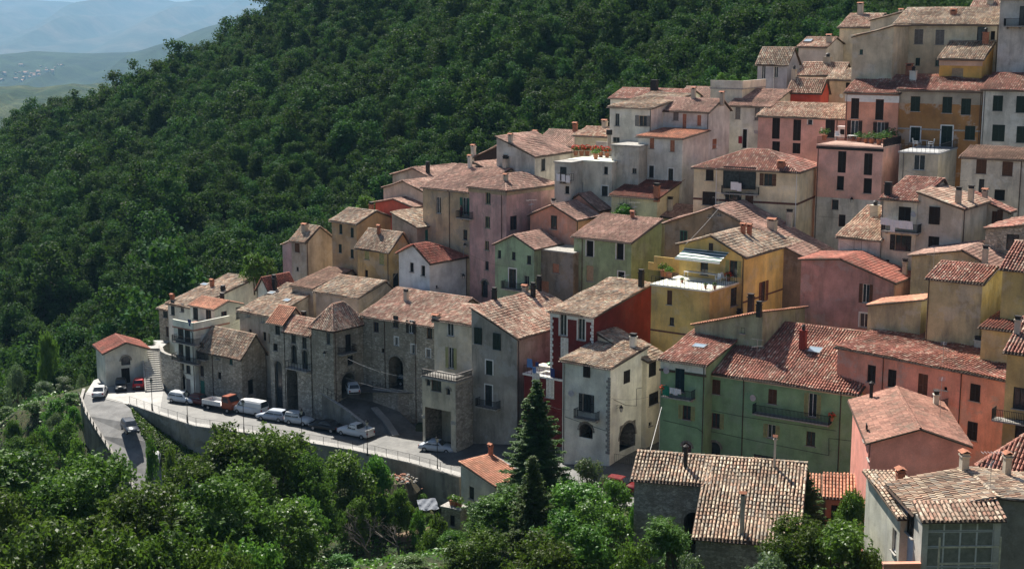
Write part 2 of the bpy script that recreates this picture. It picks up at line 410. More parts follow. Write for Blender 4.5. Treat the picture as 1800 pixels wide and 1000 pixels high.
def house(name, label, N, Y, psi, L, Rr, h, roof, wall, wins=(), chim=(), pal='oldred', tk='b', pipes=(), balc=(), cat='house', over=.32, rail=None, single=0, sky_l=(), bands=(), group=None, floor=None, gutter=True, av=None):
    H = House(); n = P(N[0], N[1], Y)
    if psi is None: psi = psi_from(n, L); L = L[0]
    elif isinstance(L, tuple): L = L[0]
    q = R(psi); dL = Vector((-math.cos(q), math.sin(q), 0)); dR = Vector((math.sin(q), math.cos(q), 0))
    A = solve_len(n, dL, L) if L > 60 or L < 0 else L
    B = solve_len(n, dR, Rr) if Rr > 60 else Rr
    A = max(1.5, min(A, 40)); B = max(1.5, min(B, 40))
    H.n, H.dL, H.dR, H.A, H.B, H.psi, H.h = n, dL, dR, A, B, psi, h
    org = n - Vector((0, 0, h)); root = thing(name, label, cat, org, group); H.root, H.org = root, org
    def Wd(a, b, z): return n + dL * a + dR * b + Vector((0, 0, z))
    H.W = Wd
    k = roof[0]; o = over; polys = []; ridge = []
    if av is not None and k not in 'TP':      # ridge height from where the crest shows in the picture
        fr_ = roof[2] if len(roof) > 2 else .5; m_ = min(A, B) / 2
        ab = {'F': (0 if av[0] == '0' else A, fr_ * B), 'Sb': (0 if av[0] == '0' else A, B), 'G': (fr_ * A, 0), 'Sa': (A, 0), 'H': ((A / 2, m_) if A <= B else (m_, B / 2))}[k]
        p_ = Wd(ab[0], ab[1], 0); q_ = (500 - av[1]) / F; z_ = CAMZ + p_.y * (q_ * CP - SP) / (CP + q_ * SP); rs_ = z_ - n.z
        if k != 'Sa': rs_ = max(rs_, .35)
        roof = (k, rs_) + tuple(roof[2:])
    prof = {'L': [(0, 0), (A, 0)], 'R': [(0, 0), (B, 0)], 'B': [(0, 0), (A, 0)], 'S': [(0, 0), (B, 0)]}   # along e of each face
    if k == 'F':     # ridge parallel to the left face
        rise = roof[1]; fr = roof[2] if len(roof) > 2 else .5; zb = roof[3] if len(roof) > 3 else 0; rb = fr * B
        s1 = rise / rb; s2 = (rise - zb) / max(B - rb, .01)
        polys = [[(-o, -o, -s1 * o), (-o, rb, rise), (A + o, rb, rise), (A + o, -o, -s1 * o)]]
        if B - rb > .3: polys.append([(-o, rb, rise), (-o, B + o, zb - s2 * o), (A + o, B + o, zb - s2 * o), (A + o, rb, rise)])
        ridge = [((-o, rb, rise), (A + o, rb, rise))]
        prof['R'] = [(0, 0), (rb, rise), (B, zb)]; prof['S'] = [(0, zb), (B - rb, rise), (B, 0)]; prof['B'] = [(0, zb), (A, zb)]
    elif k == 'G':   # gable on the left face
        rise = roof[1]; fr = roof[2] if len(roof) > 2 else .5; zl = roof[3] if len(roof) > 3 else 0; hb = roof[4] if len(roof) > 4 else 0; ra = fr * A
        s1 = rise / max(ra, .01); s2 = (rise - zl) / max(A - ra, .01); e = B + o
        polys = [[(-o, -o, -s1 * o), (-o, e, -s1 * o), (ra, B - hb + (o if not hb else 0), rise), (ra, -o, rise)], [(ra, -o, rise), (ra, B - hb + (o if not hb else 0), rise), (A + o, e, zl - s2 * o), (A + o, -o, zl - s2 * o)]]
        if hb: polys.append([(-o, e, -s1 * o), (A + o, e, zl - s2 * o), (ra, B - hb, rise)])
        ridge = [((ra, -o, rise), (ra, B - hb + (o if not hb else 0), rise))]
        prof['L'] = [(0, zl), (A - ra, rise), (A, 0)]; prof['B'] = [(0, 0), (ra, rise if not hb else 0), (A, zl)]; prof['S'] = [(0, zl), (B, zl)]
    elif k == 'Sb':
        rise = roof[1]; s1 = rise / B; polys = [[(-o, -o, -s1 * o), (-o, B + o * .3, rise + s1 * o * .3), (A + o, B + o * .3, rise + s1 * o * .3), (A + o, -o, -s1 * o)]]
        prof['R'] = [(0, 0), (B, rise)]; prof['S'] = [(0, rise), (B, 0)]; prof['B'] = [(0, rise), (A, rise)]
    elif k == 'Sa':
        rise = roof[1]; s1 = rise / A; polys = [[(-o, -o, -s1 * o), (-o, B + o, -s1 * o), (A + o * .4, B + o, rise + s1 * o * .4), (A + o * .4, -o, rise + s1 * o * .4)]]
        prof['L'] = [(0, rise), (A, 0)]; prof['B'] = [(0, 0), (A, rise)]; prof['S'] = [(0, rise), (B, rise)]
    elif k == 'P':
        za, zb = roof[1], roof[2]; pz_ = lambda a, b: za * a / A + zb * b / B
        polys = [[(a, b, pz_(a, b)) for a, b in ((-o, -o), (-o, B + o), (A + o, B + o), (A + o, -o))]]
        prof['L'] = [(0, za), (A, 0)]; prof['R'] = [(0, 0), (B, zb)]; prof['B'] = [(0, zb), (A, za + zb)]; prof['S'] = [(0, za + zb), (B, za)]
    elif k == 'H':
        rise = roof[1]; m = min(A, B) / 2; s1 = rise / m; z = -s1 * o
        c = [(-o, -o, z), (-o, B + o, z), (A + o, B + o, z), (A + o, -o, z)]
        if A > B: r0, r1 = (m, B / 2, rise), (A - m, B / 2, rise); polys = [[c[3], c[0], r0, r1], [c[0], c[1], r0], [c[1], c[2], r1, r0], [c[2], c[3], r1]]
        else: r0, r1 = (A / 2, m, rise), (A / 2, B - m, rise); polys = [[c[3], c[0], r0], [c[0], c[1], r1, r0], [c[1], c[2], r1], [c[2], c[3], r0, r1]]
        ridge = [(c[0], r0), (c[3], r0 if A <= B else r1), (c[1], r1 if A <= B else r0), (r0, r1)]
    H.polys = [[Wd(*p) for p in q_] for q_ in polys]; H.prof = prof
    # --- faces
    zb0 = -h
    faces = {'L': (Wd(A, 0, 0), -dL, A, -q), 'R': (Wd(0, 0, 0), dR, B, math.pi / 2 - q), 'B': (Wd(0, B, 0), dL, A, math.pi - q), 'S': (Wd(A, B, 0), -dR, B, -math.pi / 2 - q)}
    H.faces = faces
    holes = {kf: [] for kf in faces}; placed = []
    for wn in wins:
        kf, u, v, code, ww, wh = wn[:6]; O, e, ln, rot = faces[kf]; inw = Vector((-e.y, e.x, 0))
        d = ray(u, v); den = d.dot(inw)
        if abs(den) < 1e-6: continue
        tt = (O - Vector((0, 0, CAMZ))).dot(inw) / den; hit = Vector((0, 0, CAMZ)) + d * tt
        s = (hit - O).dot(e); z = hit.z - n.z - wh / 2
        s = max(ww / 2 + .08, min(ln - ww / 2 - .08, s)); z = max(z, zb0 + .02)
        zmin = min(p[1] for p in prof[kf])
        rec = z + wh < zmin - .05
        if rec: 
            for (a0, a1, b0, b1) in holes[kf]:
                if s - ww / 2 < a1 and s + ww / 2 > a0 and z < b1 and z + wh > b0: rec = False
        if rec: holes[kf].append((s - ww / 2, s + ww / 2, z, z + wh))
        placed.append((kf, s, z, code, ww, wh, rec))
    # --- wall mesh with real openings
    wb = MB(); 
    for kf, (O, e, ln, rot) in faces.items():
        inw = Vector((-e.y, e.x, 0)); pr = prof[kf]; zm = min(p[1] for p in pr)
        def pt(s, z, y=0): return O + e * s + inw * y + Vector((0, 0, z)) - org
        xs = sorted({0, ln, *[a for hq in holes[kf] for a in hq[:2]]}); zs = sorted({zb0 - 2.5, zm, *[a for hq in holes[kf] for a in hq[2:]]})
        for i in range(len(xs) - 1):
            for j in range(len(zs) - 1):
                cx, cz = (xs[i] + xs[i + 1]) / 2, (zs[j] + zs[j + 1]) / 2
                if any(a0 < cx < a1 and b0 < cz < b1 for a0, a1, b0, b1 in holes[kf]): continue
                wb.poly([pt(xs[i], zs[j]), pt(xs[i + 1], zs[j]), pt(xs[i + 1], zs[j + 1]), pt(xs[i], zs[j + 1])])
        for (a0, a1, b0, b1) in holes[kf]:
            dd = .2
            wb.poly([pt(a0, b0), pt(a0, b0, dd), pt(a1, b0, dd), pt(a1, b0)]); wb.poly([pt(a0, b1), pt(a1, b1), pt(a1, b1, dd), pt(a0, b1, dd)])
            wb.poly([pt(a0, b0), pt(a0, b1), pt(a0, b1, dd), pt(a0, b0, dd)]); wb.poly([pt(a1, b0), pt(a1, b0, dd), pt(a1, b1, dd), pt(a1, b1)])
        up = [(s, z) for s, z in pr if True]
        if max(p[1] for p in pr) > zm + .02:
            top = [pt(s, z) for s, z in up[::-1] if z > zm + 1e-4 or s in (0, ln)]
            base = [pt(0, zm), pt(ln, zm)]; ptsq = base + [p for p in top if all((p - b_).length > 1e-3 for b_ in base)]
            wb.poly(ptsq)
    H.wall = obj('wall', wb.mesh('wall', wall), root)
    # --- roof
    if polys:
        rb_ = MB()
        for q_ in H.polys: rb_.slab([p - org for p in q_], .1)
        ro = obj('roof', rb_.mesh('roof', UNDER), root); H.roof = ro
        tiles_obj(H.polys, pal, tk, ro, org, single)
        if ridge:
            cb, cc = [], []
            for (p0, p1) in ridge:
                a = Wd(*p0) - org; b = Wd(*p1) - org; ln = (b - a).length; nn = max(1, int(ln / .38)); dd = (b - a) / nn; dn = dd.normalized(); sd = Vector((-dn.y, dn.x, 0)); 
                if sd.length < .01: continue
                sd.normalize(); upv = dn.cross(sd); upv = upv if upv.z > 0 else -upv
                for i in range(nn):
                    c = np.array(rnd.choice(PAL[pal])) * rnd.uniform(.8, 1.25)
                    for (f_, wf, lf) in ((i, 1, .05), (i + 1.08, .85, .02)):
                        for an in (0, 60, 120, 180):
                            cb.append(tuple(a + dd * f_ + sd * (.14 * wf * math.cos(R(an))) + upv * (.03 + lf + .10 * math.sin(R(an))))); cc.append(c)
            if cb:
                m_ = len(cb) // 8; Fq = np.concatenate([np.arange(m_)[:, None] * 8 + np.array([[q2, q2 + 1, q2 + 5, q2 + 4]]) for q2 in range(3)])
                obj('ridge_tiles', npmesh('ridge_tiles', np.array(cb), Fq, tile_mat(), attr=np.clip(np.array(cc), 0, .9)), ro, kind='stuff')
        if gutter and k in ('F', 'G', 'Sb', 'Sa', 'H'):
            gb = MB()
            if k in ('F', 'Sb', 'H'): gb.tube(Wd(-o, -o - .03, polys[0][0][2] - .08) - org, Wd(A + o, -o - .03, polys[0][0][2] - .08) - org, .06, n=5)
            if k in ('G', 'Sa', 'H'): gb.tube(Wd(-o - .03, -o, polys[0][0][2] - .08) - org, Wd(-o - .03, B + o, polys[0][0][2] - .08) - org, .06, n=5)
            obj('gutter', gb.mesh('gutter', COPPER), root)
    else:
        ph = roof[1] if len(roof) > 1 else 0; fb = MB()
        fb.slab([Wd(-.12, -.12, .12) - org, Wd(-.12, B, .12) - org, Wd(A + .12, B, .12) - org, Wd(A + .12, -.12, .12) - org], .2)
        H.roof = obj('terrace_floor', fb.mesh('terrace_floor', floor or CONC), root)
        H.polys = [[Wd(0, 0, .12), Wd(0, B, .12), Wd(A, B, .12), Wd(A, 0, .12)]]
        if rail:
            for kf in (rail[1] if len(rail) > 1 else 'LR'):
                O, e, ln, rot = faces[kf]
                obj('railing', rail_mesh(ln, rail[2] if len(rail) > 2 else .95, rail[0], 'railing', rail[3] if len(rail) > 3 else None), root, O + Vector((0, 0, .12)) - org, rot)
    # --- windows
    for (kf, s, z, code, ww, wh, rec) in placed:
        O, e, ln, rot = faces[kf]; inw = Vector((-e.y, e.x, 0)); ps = wparts(code, ww, wh)
        wo = obj(ps[0][0], ps[0][1], root, O + e * s + Vector((0, 0, z)) - org - inw * (0 if rec else .18), rot)
        for nm, me in ps[1:]: obj(nm, me, wo)
    # --- chimneys on the roof: pixel of the foot, width, height, style
    for c in chim:
        u, v, cw, ch, stl = c; cw *= .82; ch *= .92; hit = hit_roof(H, u, v); chimney(H, hit - org, cw, ch, stl, -q)
    for s_ in sky_l:
        u, v, sw, sh = s_; skylight(H, u, v, sw, sh)
    for (kf, u, m_) in pipes:
        O, e, ln, rot = faces[kf]; inw = Vector((-e.y, e.x, 0)); s = max(.1, min(ln - .1, solve_len(O, e, u))); b = MB()
        p = O + e * s - inw * .07 - org; b.tube(p + Vector((0, 0, -h - .3)), p + Vector((0, 0, -.25)), .05, n=5); b.tube(p + Vector((0, 0, -.25)), p - inw * (o * .9) + Vector((0, 0, -.06)), .05, n=5)
        for zz in (.25, .5, .75): b.tube(p + Vector((0, 0, -h * zz)), p + Vector((0, 0, -h * zz + .06)), .065, n=6)
        obj('downpipe', b.mesh('downpipe', {'z': ZINC, 'c': COPPER, 'w': WHITE, 't': wood('t')}[m_]), root)
    for bl in balc: balcony(H, *bl)
    for (kf, z0, z1, th, mat, nm) in bands:    # strips standing proud of a face, heights from the eave
        O, e, ln, rot = faces[kf]; cuts = sorted([(a0 - .02, a1 + .02, b0, b1) for a0, a1, b0, b1 in holes[kf] if b0 < z1 and b1 > z0]); x0 = -th
        def seg(x0_, x1_, za_, zb_):
            if x1_ - x0_ < .03: return
            b = MB(); b.box(x0_, x1_, -th, .02, za_, zb_); obj(nm, b.mesh(nm, mat), root, O - org, rot)
        for (a0, a1, b0, b1) in cuts:
            seg(x0, a0, z0, z1)
            if b0 > z0 + .02: seg(max(x0, a0), a1, z0, b0 - .02)
            if b1 < z1 - .02: seg(max(x0, a0), a1, b1 + .02, z1)
            x0 = max(x0, a1)
        seg(x0, ln + th, z0, z1)
    HOUSES[label] = H; H.placed = placed; H.label = label
    return H
def hit_plane(poly, u, v):
    a, b, c = poly[0], poly[1], poly[2]; nn = (b - a).cross(c - a); d = ray(u, v); den = d.dot(nn)
    if abs(den) < 1e-9: return None
    t = (a - Vector((0, 0, CAMZ))).dot(nn) / den
    return Vector((0, 0, CAMZ)) + d * t
def inside(poly, p, tol=.3):
    sg = 0
    for i in range(len(poly)):
        a, b = poly[i], poly[(i + 1) % len(poly)]; cr = (b.x - a.x) * (p.y - a.y) - (b.y - a.y) * (p.x - a.x)
        d = cr / max((Vector((b.x, b.y)) - Vector((a.x, a.y))).length, 1e-6)
        if abs(d) < tol: continue
        if sg == 0: sg = 1 if d > 0 else -1
        elif sg * d < 0: return False
    return True
def hit_roof(H, u, v):
    best = None
    for q in H.polys:
        p = hit_plane(q, u, v)
        if p is not None and inside(q, p) and (best is None or p.y < best.y): best = p
    if best is None:   # behind the ridge or off the edge: nearest point of the roof
        cands = [sum(q, Vector()) / len(q) for q in H.polys] + [p for q in H.polys for p in q]
        best = min(cands, key=lambda p: (proj(p)[0] - u) ** 2 + (proj(p)[1] - v) ** 2)
        c = sum((p for q in H.polys for p in q), Vector()) / sum(len(q) for q in H.polys); best = best + (c - best) * .12
    return best
def chimney(H, p, w, h, style, rot):
    b = MB(); x = w / 2; d = x * .8; mats = [{'p': plaster((.42, .38, .33), .7, .3), 'b': BRICK, 'd': SOOT, 'w': plaster((.6, .58, .54), .6, .2), 'm': SOOT, 'r': plain('red_render', (.22, .045, .035), .9)}[style[0]], SOOT, BRICK]
    if style[0] == 'm': b.lathe((0, 0, -.4), [(x, 0), (x, h + .4), (x * 1.5, h + .42), (x * 1.5, h + .6), (x * .3, h + .75)], 10)
    else:
        b.box(-x, x, -d, d, -.5, h, 0); b.box(-x - .07, x + .07, -d - .07, d + .07, h, h + .09, 0)
        cp = style[1] if len(style) > 1 else 't'
        if cp == 't':    # a tile hood on small piers
            for sx in (-1, 1): b.box(sx * x * .8 - .05, sx * x * .8 + .05, -d, d, h + .09, h + .3, 0)
            b.box(-x * .7, x * .7, -d * .7, d * .7, h + .09, h + .28, 1)
            b.poly([(-x - .12, -d - .12, h + .3), (x + .12, -d - .12, h + .3), (x + .12, 0, h + .46), (-x - .12, 0, h + .46)], 2); b.poly([(x + .12, d + .12, h + .3), (-x - .12, d + .12, h + .3), (-x - .12, 0, h + .46), (x + .12, 0, h + .46)], 2)
            b.poly([(-x - .12, -d - .12, h + .3), (-x - .12, d + .12, h + .3), (x + .12, d + .12, h + .3), (x + .12, -d - .12, h + .3)], 2)
        elif cp == 'c':  # dark cowl
            b.box(-x * .9, x * .9, -d * .9, d * .9, h + .09, h + .35, 1); b.box(-x - .03, x + .03, -d - .03, d + .03, h + .35, h + .42, 1)
        elif cp == 'o': b.lathe((0, 0, h + .09), [(x * .55, 0), (x * .5, .35), (x * .75, .4), (x * .2, .6)], 8, 1)
    obj('chimney', b.mesh('chimney', mats), H.roof, p, rot)
def skylight(H, u, v, w, h):
    for q in H.polys:
        p = hit_plane(q, u, v)
        if p is None or not inside(q, p): continue
        nn = (q[1] - q[0]).cross(q[2] - q[0]).normalized(); nn = nn if nn.z > 0 else -nn
        s = nn.cross(Vector((0, 0, 1))).normalized(); t = nn.cross(s); t = t if t.z > 0 else -t
        c = p - H.org + nn * .30; b = MB(); x, y = w / 2, h / 2
        def q4(x0, x1, y0, y1, z): return [c + s * a + t * e + nn * z for a, e in ((x0, y0), (x1, y0), (x1, y1), (x0, y1))]
        for (x0, x1, y0, y1) in ((-x, -x + .08, -y, y), (x - .08, x, -y, y), (-x + .08, x - .08, -y, -y + .08), (-x + .08, x - .08, y - .08, y)):
            a = q4(x0, x1, y0, y1, 0); e = q4(x0, x1, y0, y1, -.34); b.poly(a)
            for i in range(4): b.poly([a[i], e[i], e[(i + 1) % 4], a[(i + 1) % 4]])
        so_ = obj('skylight', b.mesh('skylight', ZINC), H.roof); g = MB(); g.poly(q4(-x + .08, x - .08, -y + .08, y - .08, -.02)); obj('pane', g.mesh('pane', SKYGLASS), so_); return
SKYGLASS = plain('skylight_glass', (.25, .32, .38), .08, 0, .1); SKYGLASS.node_tree.nodes['Principled BSDF'].inputs['Specular IOR Level'].default_value = .9
def balcony(H, kf, u, v, w, d, style='bars', slab=None, hh=.95):
    O, e, ln, rot = H.faces[kf]; inw = Vector((-e.y, e.x, 0)); O2 = O - inw * d; r = ray(u, v)
    t = (O2 - Vector((0, 0, CAMZ))).dot(inw) / r.dot(inw); hit = Vector((0, 0, CAMZ)) + r * t
    b = MB(); x = w / 2; b.box(-x, x, 0, d + .02, -.14, 0)
    for sx in (-x + .3, 0, x - .3): b.poly([(sx - .05, d, -.14), (sx - .05, .2, -.14), (sx - .05, d, -.5)]); b.box(sx - .05, sx + .05, d - .25, d, -.4, -.14)
    bo = obj('balcony', b.mesh('balcony', slab or CONC), H.root, hit - H.org, rot)
    obj('railing', rail_mesh(w, hh, style), bo, (-x, .03, 0))
    for sx in (-x, x): obj('railing', rail_mesh(d, hh, style), bo, (sx, .03, 0), math.pi / 2)
    return bo
# ------------------------------------------------------------------ wall finishes
CREAM = plaster((.56, .50, .38), .5, .35); BEIGE = plaster((.50, .43, .33), .65, .4); WHT = plaster((.66, .64, .59), .45, .25)
GREYW = plaster((.50, .49, .47), .75, .45); GREY = plaster((.30, .285, .26), .8, .5); PINK = plaster((.64, .37, .33), .28, .12)
SALM = plaster((.64, .29, .215), .4, .25); PINKLONG = plaster((.60, .29, .23), .5, .5, (.50, .40, .35)); PINKNEW = plaster((.60, .26, .22), .15, .08); LAV = plaster((.50, .32, .315), .85, .45, (.40, .30, .28)); LAVP = plaster((.40, .23, .22), .8, .5, (.44, .36, .34))
GREEN = plaster((.21, .345, .20), .35, .2); GREEN2 = plaster((.29, .41, .28), .85, .45, (.33, .36, .27)); GREEN3 = plaster((.29, .37, .22), .7, .35); YELL = plaster((.62, .44, .16), .45, .2); YELP = plaster((.50, .37, .14), .55, .25)
ORNG = plaster((.60, .36, .10), .3, .15); TAN = plaster((.40, .28, .17), .55, .35); OCHRE = plaster((.47, .38, .26), .85, .5, (.34, .31, .27)); REDH = plaster((.11, .015, .015), .3, .1); REDB = plaster((.40, .07, .05), .3, .1)
BROWNP = plaster((.30, .155, .06), .35, .5, (.52, .48, .43)); BLUEG = plaster((.36, .37, .43), .6, .35); KHAKI = plaster((.42, .37, .24), .8, .45); STN = stone((.45, .40, .32), 2.6); STNL = stone((.50, .45, .37), 2.4); BRWN = plaster((.25, .20, .155), .8, .45); BLUEH = plaster((.27, .35, .48), .6, .3)
LGREY = plaster((.56, .57, .58), .55, .3); WHB = plaster((.64, .66, .68), .25, .12)
HG = 'houses of the hillside village'
YN = {(1757,43):190,(1571,46):191,(1604,18):215,(1533,48):226,(1850,-4):184,(1765,11):214,(1727,104):186,(1862,84):188,(1384,112):218,(1452,83):222,(1478,132):213,(1443,162):207,(1513,141):209,
 (1580,164):186,(1727,161):181,(1862,160):176,(1488,209):194,(1552,261):178,(1650,271):174,(1815,282):165,(1613,353):156,(1692,367):153,(1772,372):159,(1547,422):158,(1850,392):146,(1403,302):176,(1352,188):203,(1305,157):208,
 (1196,176):210,(1249,171):215,(1145,191):197,(1246,197):196,(1200,244):189,(1123,258):190,(1076,286):191,(1155,349):184,(940,275):197,(1012,257):213,(1076,241):207,(1003,287):191,(890,334):188,(830,338):193,(747,338):206,(765,315):213,
 (886,313):199,(874,258):209,(727,364):204,(627,393):202,(684,441):194,(733,399):197,(538,425):207,(512,423):211,(755,461):188,(939,437):180,(1008,446):178,(1110,426):174,(1013,386):184,(1052,369):189,(1200,384):183,(1431,461):165,
 (1309,451):159,(1248,513):154,(1043,557):155,(989,669):157,(909,594):162,(829,571):169,(801,673):163,(766,574):175,(630,523):187,(550,507):195,(822,533):184,(585,577):178,(545,588):181,(498,568):184.5,(477,556):190,(424,628):187,(340,581):192,
 (377,543):197,(339,541):203,(299,545):208,(472,509):199,(1073,647):147,(1137,634):152,(1240,641):141,(1508,691):134,(1341,548):145,(1772,668):124,(1572,496):150,(1727,498):134,(1620,527):139,(1765,480):143,(1860,480):129,(1860,627):113,
 (1786,582):128,(1850,838):99,(1531,775):110,(1612,901):88,(1583,908):89.5,(1240,849):112,(1398,953):104.7,(871,852):146,(184,620):197}
AV = {(1757,43):('A',15),(1571,46):('A',65),(1604,18):('A',36),(1533,48):('A',25),(1727,104):('A',73),(1862,84):('A',67),(1384,112):('A',84),(1452,83):('A',66),(1478,132):('A',110),(1443,162):('A',138),(1513,141):('A',121),
 (1580,164):('A',132),(1727,161):('A',132),(1862,160):('A',129),(1488,209):('A',180),(1815,282):('A',256),(1613,353):('A',311),(1692,367):('A',338),(1772,372):('A',340),(1547,422):('A',362),(1850,392):('A',401),(1403,302):('A',264),(1352,188):('A',157),
 (1196,176):('A',155),(1249,171):('A',153),(1145,191):('A',163),(1246,197):('A',172),(1200,244):('A',226),(1155,349):('A',311),(940,275):('A',240),(1012,257):('A',228),(1076,241):('A',223),(890,334):('A',307),(830,338):('A',289),(747,338):('A',318),(765,315):('A',296),
 (886,313):('A',286),(874,258):('A',279),(727,364):('A',350),(627,393):('A',366),(684,441):('A',402),(733,399):('A',373),(538,425):('A',395),(755,461):('A',430),(939,437):('A',413),(1110,426):('A',376),(1013,386):('A',360),(1052,369):('A',341),(1200,384):('0',363),
 (1431,461):('A',364),(1309,451):('A',415),(1043,557):('0',498),(909,594):('A',540),(829,571):('A',533),(766,574):('A',506),(630,523):('A',484),(550,507):('A',470),(585,577):('A',535),(545,588):('A',555),(498,568):('A',537),(477,556):('A',498),(424,628):('A',572),
 (377,543):('0',529),(339,541):('0',489),(299,545):('A',527),(472,509):('A',488),(184,620):('0',602),(1073,647):('0',608),(1137,634):('A',584),(1240,641):('0',578),(1341,548):('A',557),(1772,668):('A',572),(1572,496):('A',455),(1727,498):('0',469),(1620,527):('A',536),
 (1765,480):('A',440),(1786,582):('A',542),(1531,775):('0',752),(1612,901):('0',873),(1240,849):('A',793),(1398,953):('A',806),(871,852):('A',811)}
def Hs(name, label, N, Y, psi, L, Rr, h, roof, wall, wins=(), **kw):
    k = YN[N] / Y      # lengths below were measured at distance Y, the house stands at YN
    sc = lambda x: x * k if x <= 60 else x
    roof = (roof[0],) + tuple(x * k if (i != 1 or roof[0] not in 'FG') else x for i, x in enumerate(roof[1:]))
    wins = [(w[0], w[1], w[2], w[3], w[4] * k, w[5] * k) for w in wins]
    if 'chim' in kw: kw['chim'] = [(c[0], c[1], c[2] * k, c[3] * k, c[4]) for c in kw['chim']]
    if 'balc' in kw: kw['balc'] = [(b[0], b[1], b[2], b[3] * k, b[4] * k) + tuple(b[5:]) for b in kw['balc']]
    if 'bands' in kw: kw['bands'] = [(b[0], b[1] * k, b[2] * k) + tuple(b[3:]) for b in kw['bands']]
    if 'sky_l' in kw: kw['sky_l'] = [(b[0], b[1], b[2] * k, b[3] * k) for b in kw['sky_l']]
    return house(name, label, N, YN[N], psi, sc(L) if not isinstance(L, tuple) else L, sc(Rr), h * k, roof, wall, wins, group=HG, av=AV.get(N), **kw)
# ================================================================== top right, furthest up the hill
Hs('cream_house', 'long cream house with two tall grey shuttered windows below a wide tan roof', (1757, 43), 165, 33, 1573, 9.5, 12, ('F', 3.2, .55), CREAM,
   [('L', 1615, 65, 'sg', 1.05, 1.7), ('L', 1652, 66, 'sg', 1.05, 1.7), ('L', 1613, 109, 'ge', .55, .9), ('L', 1648, 110, 'ge', .55, .9), ('L', 1725, 62, 'gk', 1.0, 1.9), ('L', 1745, 63, 'h', .5, 1.0)],
   pal='old', pipes=[('L', 1575, 'c'), ('L', 1755, 'c')], chim=[(1680, 12, .8, .6, 'b')])
Hs('cream_house', 'cream blind walled wing sloping down beside the long cream house', (1571, 46), 166, 33, 1500, 7, 13, ('Sa', -2.0), plaster((.50, .45, .35), .6, .4), [('L', 1514, 92, 'ge', .4, .6)], pal='old')
Hs('grey_house', 'pale grey blank gable wall rising behind the long cream house', (1604, 18), 178, 33, 1531, 7, 12, ('Sa', -1.6), plaster((.46, .43, .38), .6, .3), pal='old', chim=[(1575, 22, .6, .5, 'p')])
Hs('cream_house', 'cream house with a tall chimney standing furthest back against the wood', (1533, 48), 182, 33, 1476, 8, 13, ('F', 2.4, .55), plaster((.55, .49, .37), .5, .3), pal='mix', chim=[(1512, 27, .8, 1.4, 'pt')])
Hs('white_house', 'white balcony house cut by the top right corner of the picture', (1850, -4), 160, 33, 1759, 8, 8, ('F', 2, .5), GREYW, [('L', 1799, 28, 'gk', .9, 2.1)], balc=[('L', 1790, 46, 3.2, 1.0, 'bars')])
Hs('roofed_house', 'tile roofed house peeping over the ridge of the long cream house', (1765, 11), 186, 33, 1709, 8, 9, ('F', 2.4, .5), CREAM, pal='mix', chim=[(1741, 8, .9, .5, 'p')])
Hs('orange_house', 'small orange house with a pinkish cornice under an old tan roof', (1727, 104), 151, 33, 1652, 7, 6, ('F', 2.2, .6), ORNG, [('L', 1683, 128, 'rt', 1.2, .9)], pal='old', bands=[('L', -.75, -.12, .05, plaster((.6, .42, .32), .2, .1), 'cornice')], chim=[(1732, 78, .7, 1.3, 'bo')])
Hs('yellow_house', 'bright yellow house with a white railed balcony and a washing line', (1862, 84), 152, 33, 1727, 8, 7, ('F', 2, .5), plaster((.62, .52, .19), .25, .1), [('L', 1761, 105, 'pr', .85, 2.2), ('L', 1797, 105, 'pr', 1.0, 2.2), ('L', 1742, 131, 'pr', .8, .5)], pal='old', balc=[('L', 1775, 122, 8.0, 1.2, 'white')], chim=[(1790, 125, .9, .4, 'b')])
Hs('grey_house', 'small blue grey house with narrow windows and a bent white pipe at the wood edge', (1384, 112), 168, 33, 1332, 1405, 7, ('F', 2.4, .5), BLUEG, [('L', 1342, 127, 'gw', .5, 1.6), ('L', 1364, 127, 'gw', .5, 1.3)], pal='old', pipes=[('L', 1361, 'w')])
Hs('grey_house', 'lavender grey gabled house with a skylight below the furthest cream house', (1452, 83), 173, 33, 1404, 1488, 9, ('F', 2.2, .45), plaster((.46, .43, .42), .5, .3), [], pal='mix', chim=[(1457, 76, .7, .8, 'p')], sky_l=[(1421, 74, 1.0, .9)])
Hs('low_house', 'low house with an orange red roof under the lavender grey gable', (1478, 132), 160, 33, 1404, 1496, 4, ('F', 2.2, .6), CREAM, pal='mix', chim=[(1455, 110, 1.0, .6, 'po')])
Hs('red_house', 'small red walled house with an old tan roof below the low orange roof', (1443, 162), 154, 33, 1386, 1457, 5, ('F', 2.4, .6), REDB, pal='mix', chim=[(1381, 142, .6, 1.1, 'po')])
Hs('beige_house', 'beige house with a satellite dish behind the pink shuttered house', (1513, 141), 157, 33, 1454, 6, 8, ('F', 1.6, .5), BEIGE, [('L', 1490, 152, 'h', .5, .8)], pal='old', pipes=[('L', 1458, 'z')], chim=[(1541, 125, .9, .7, 'p')])
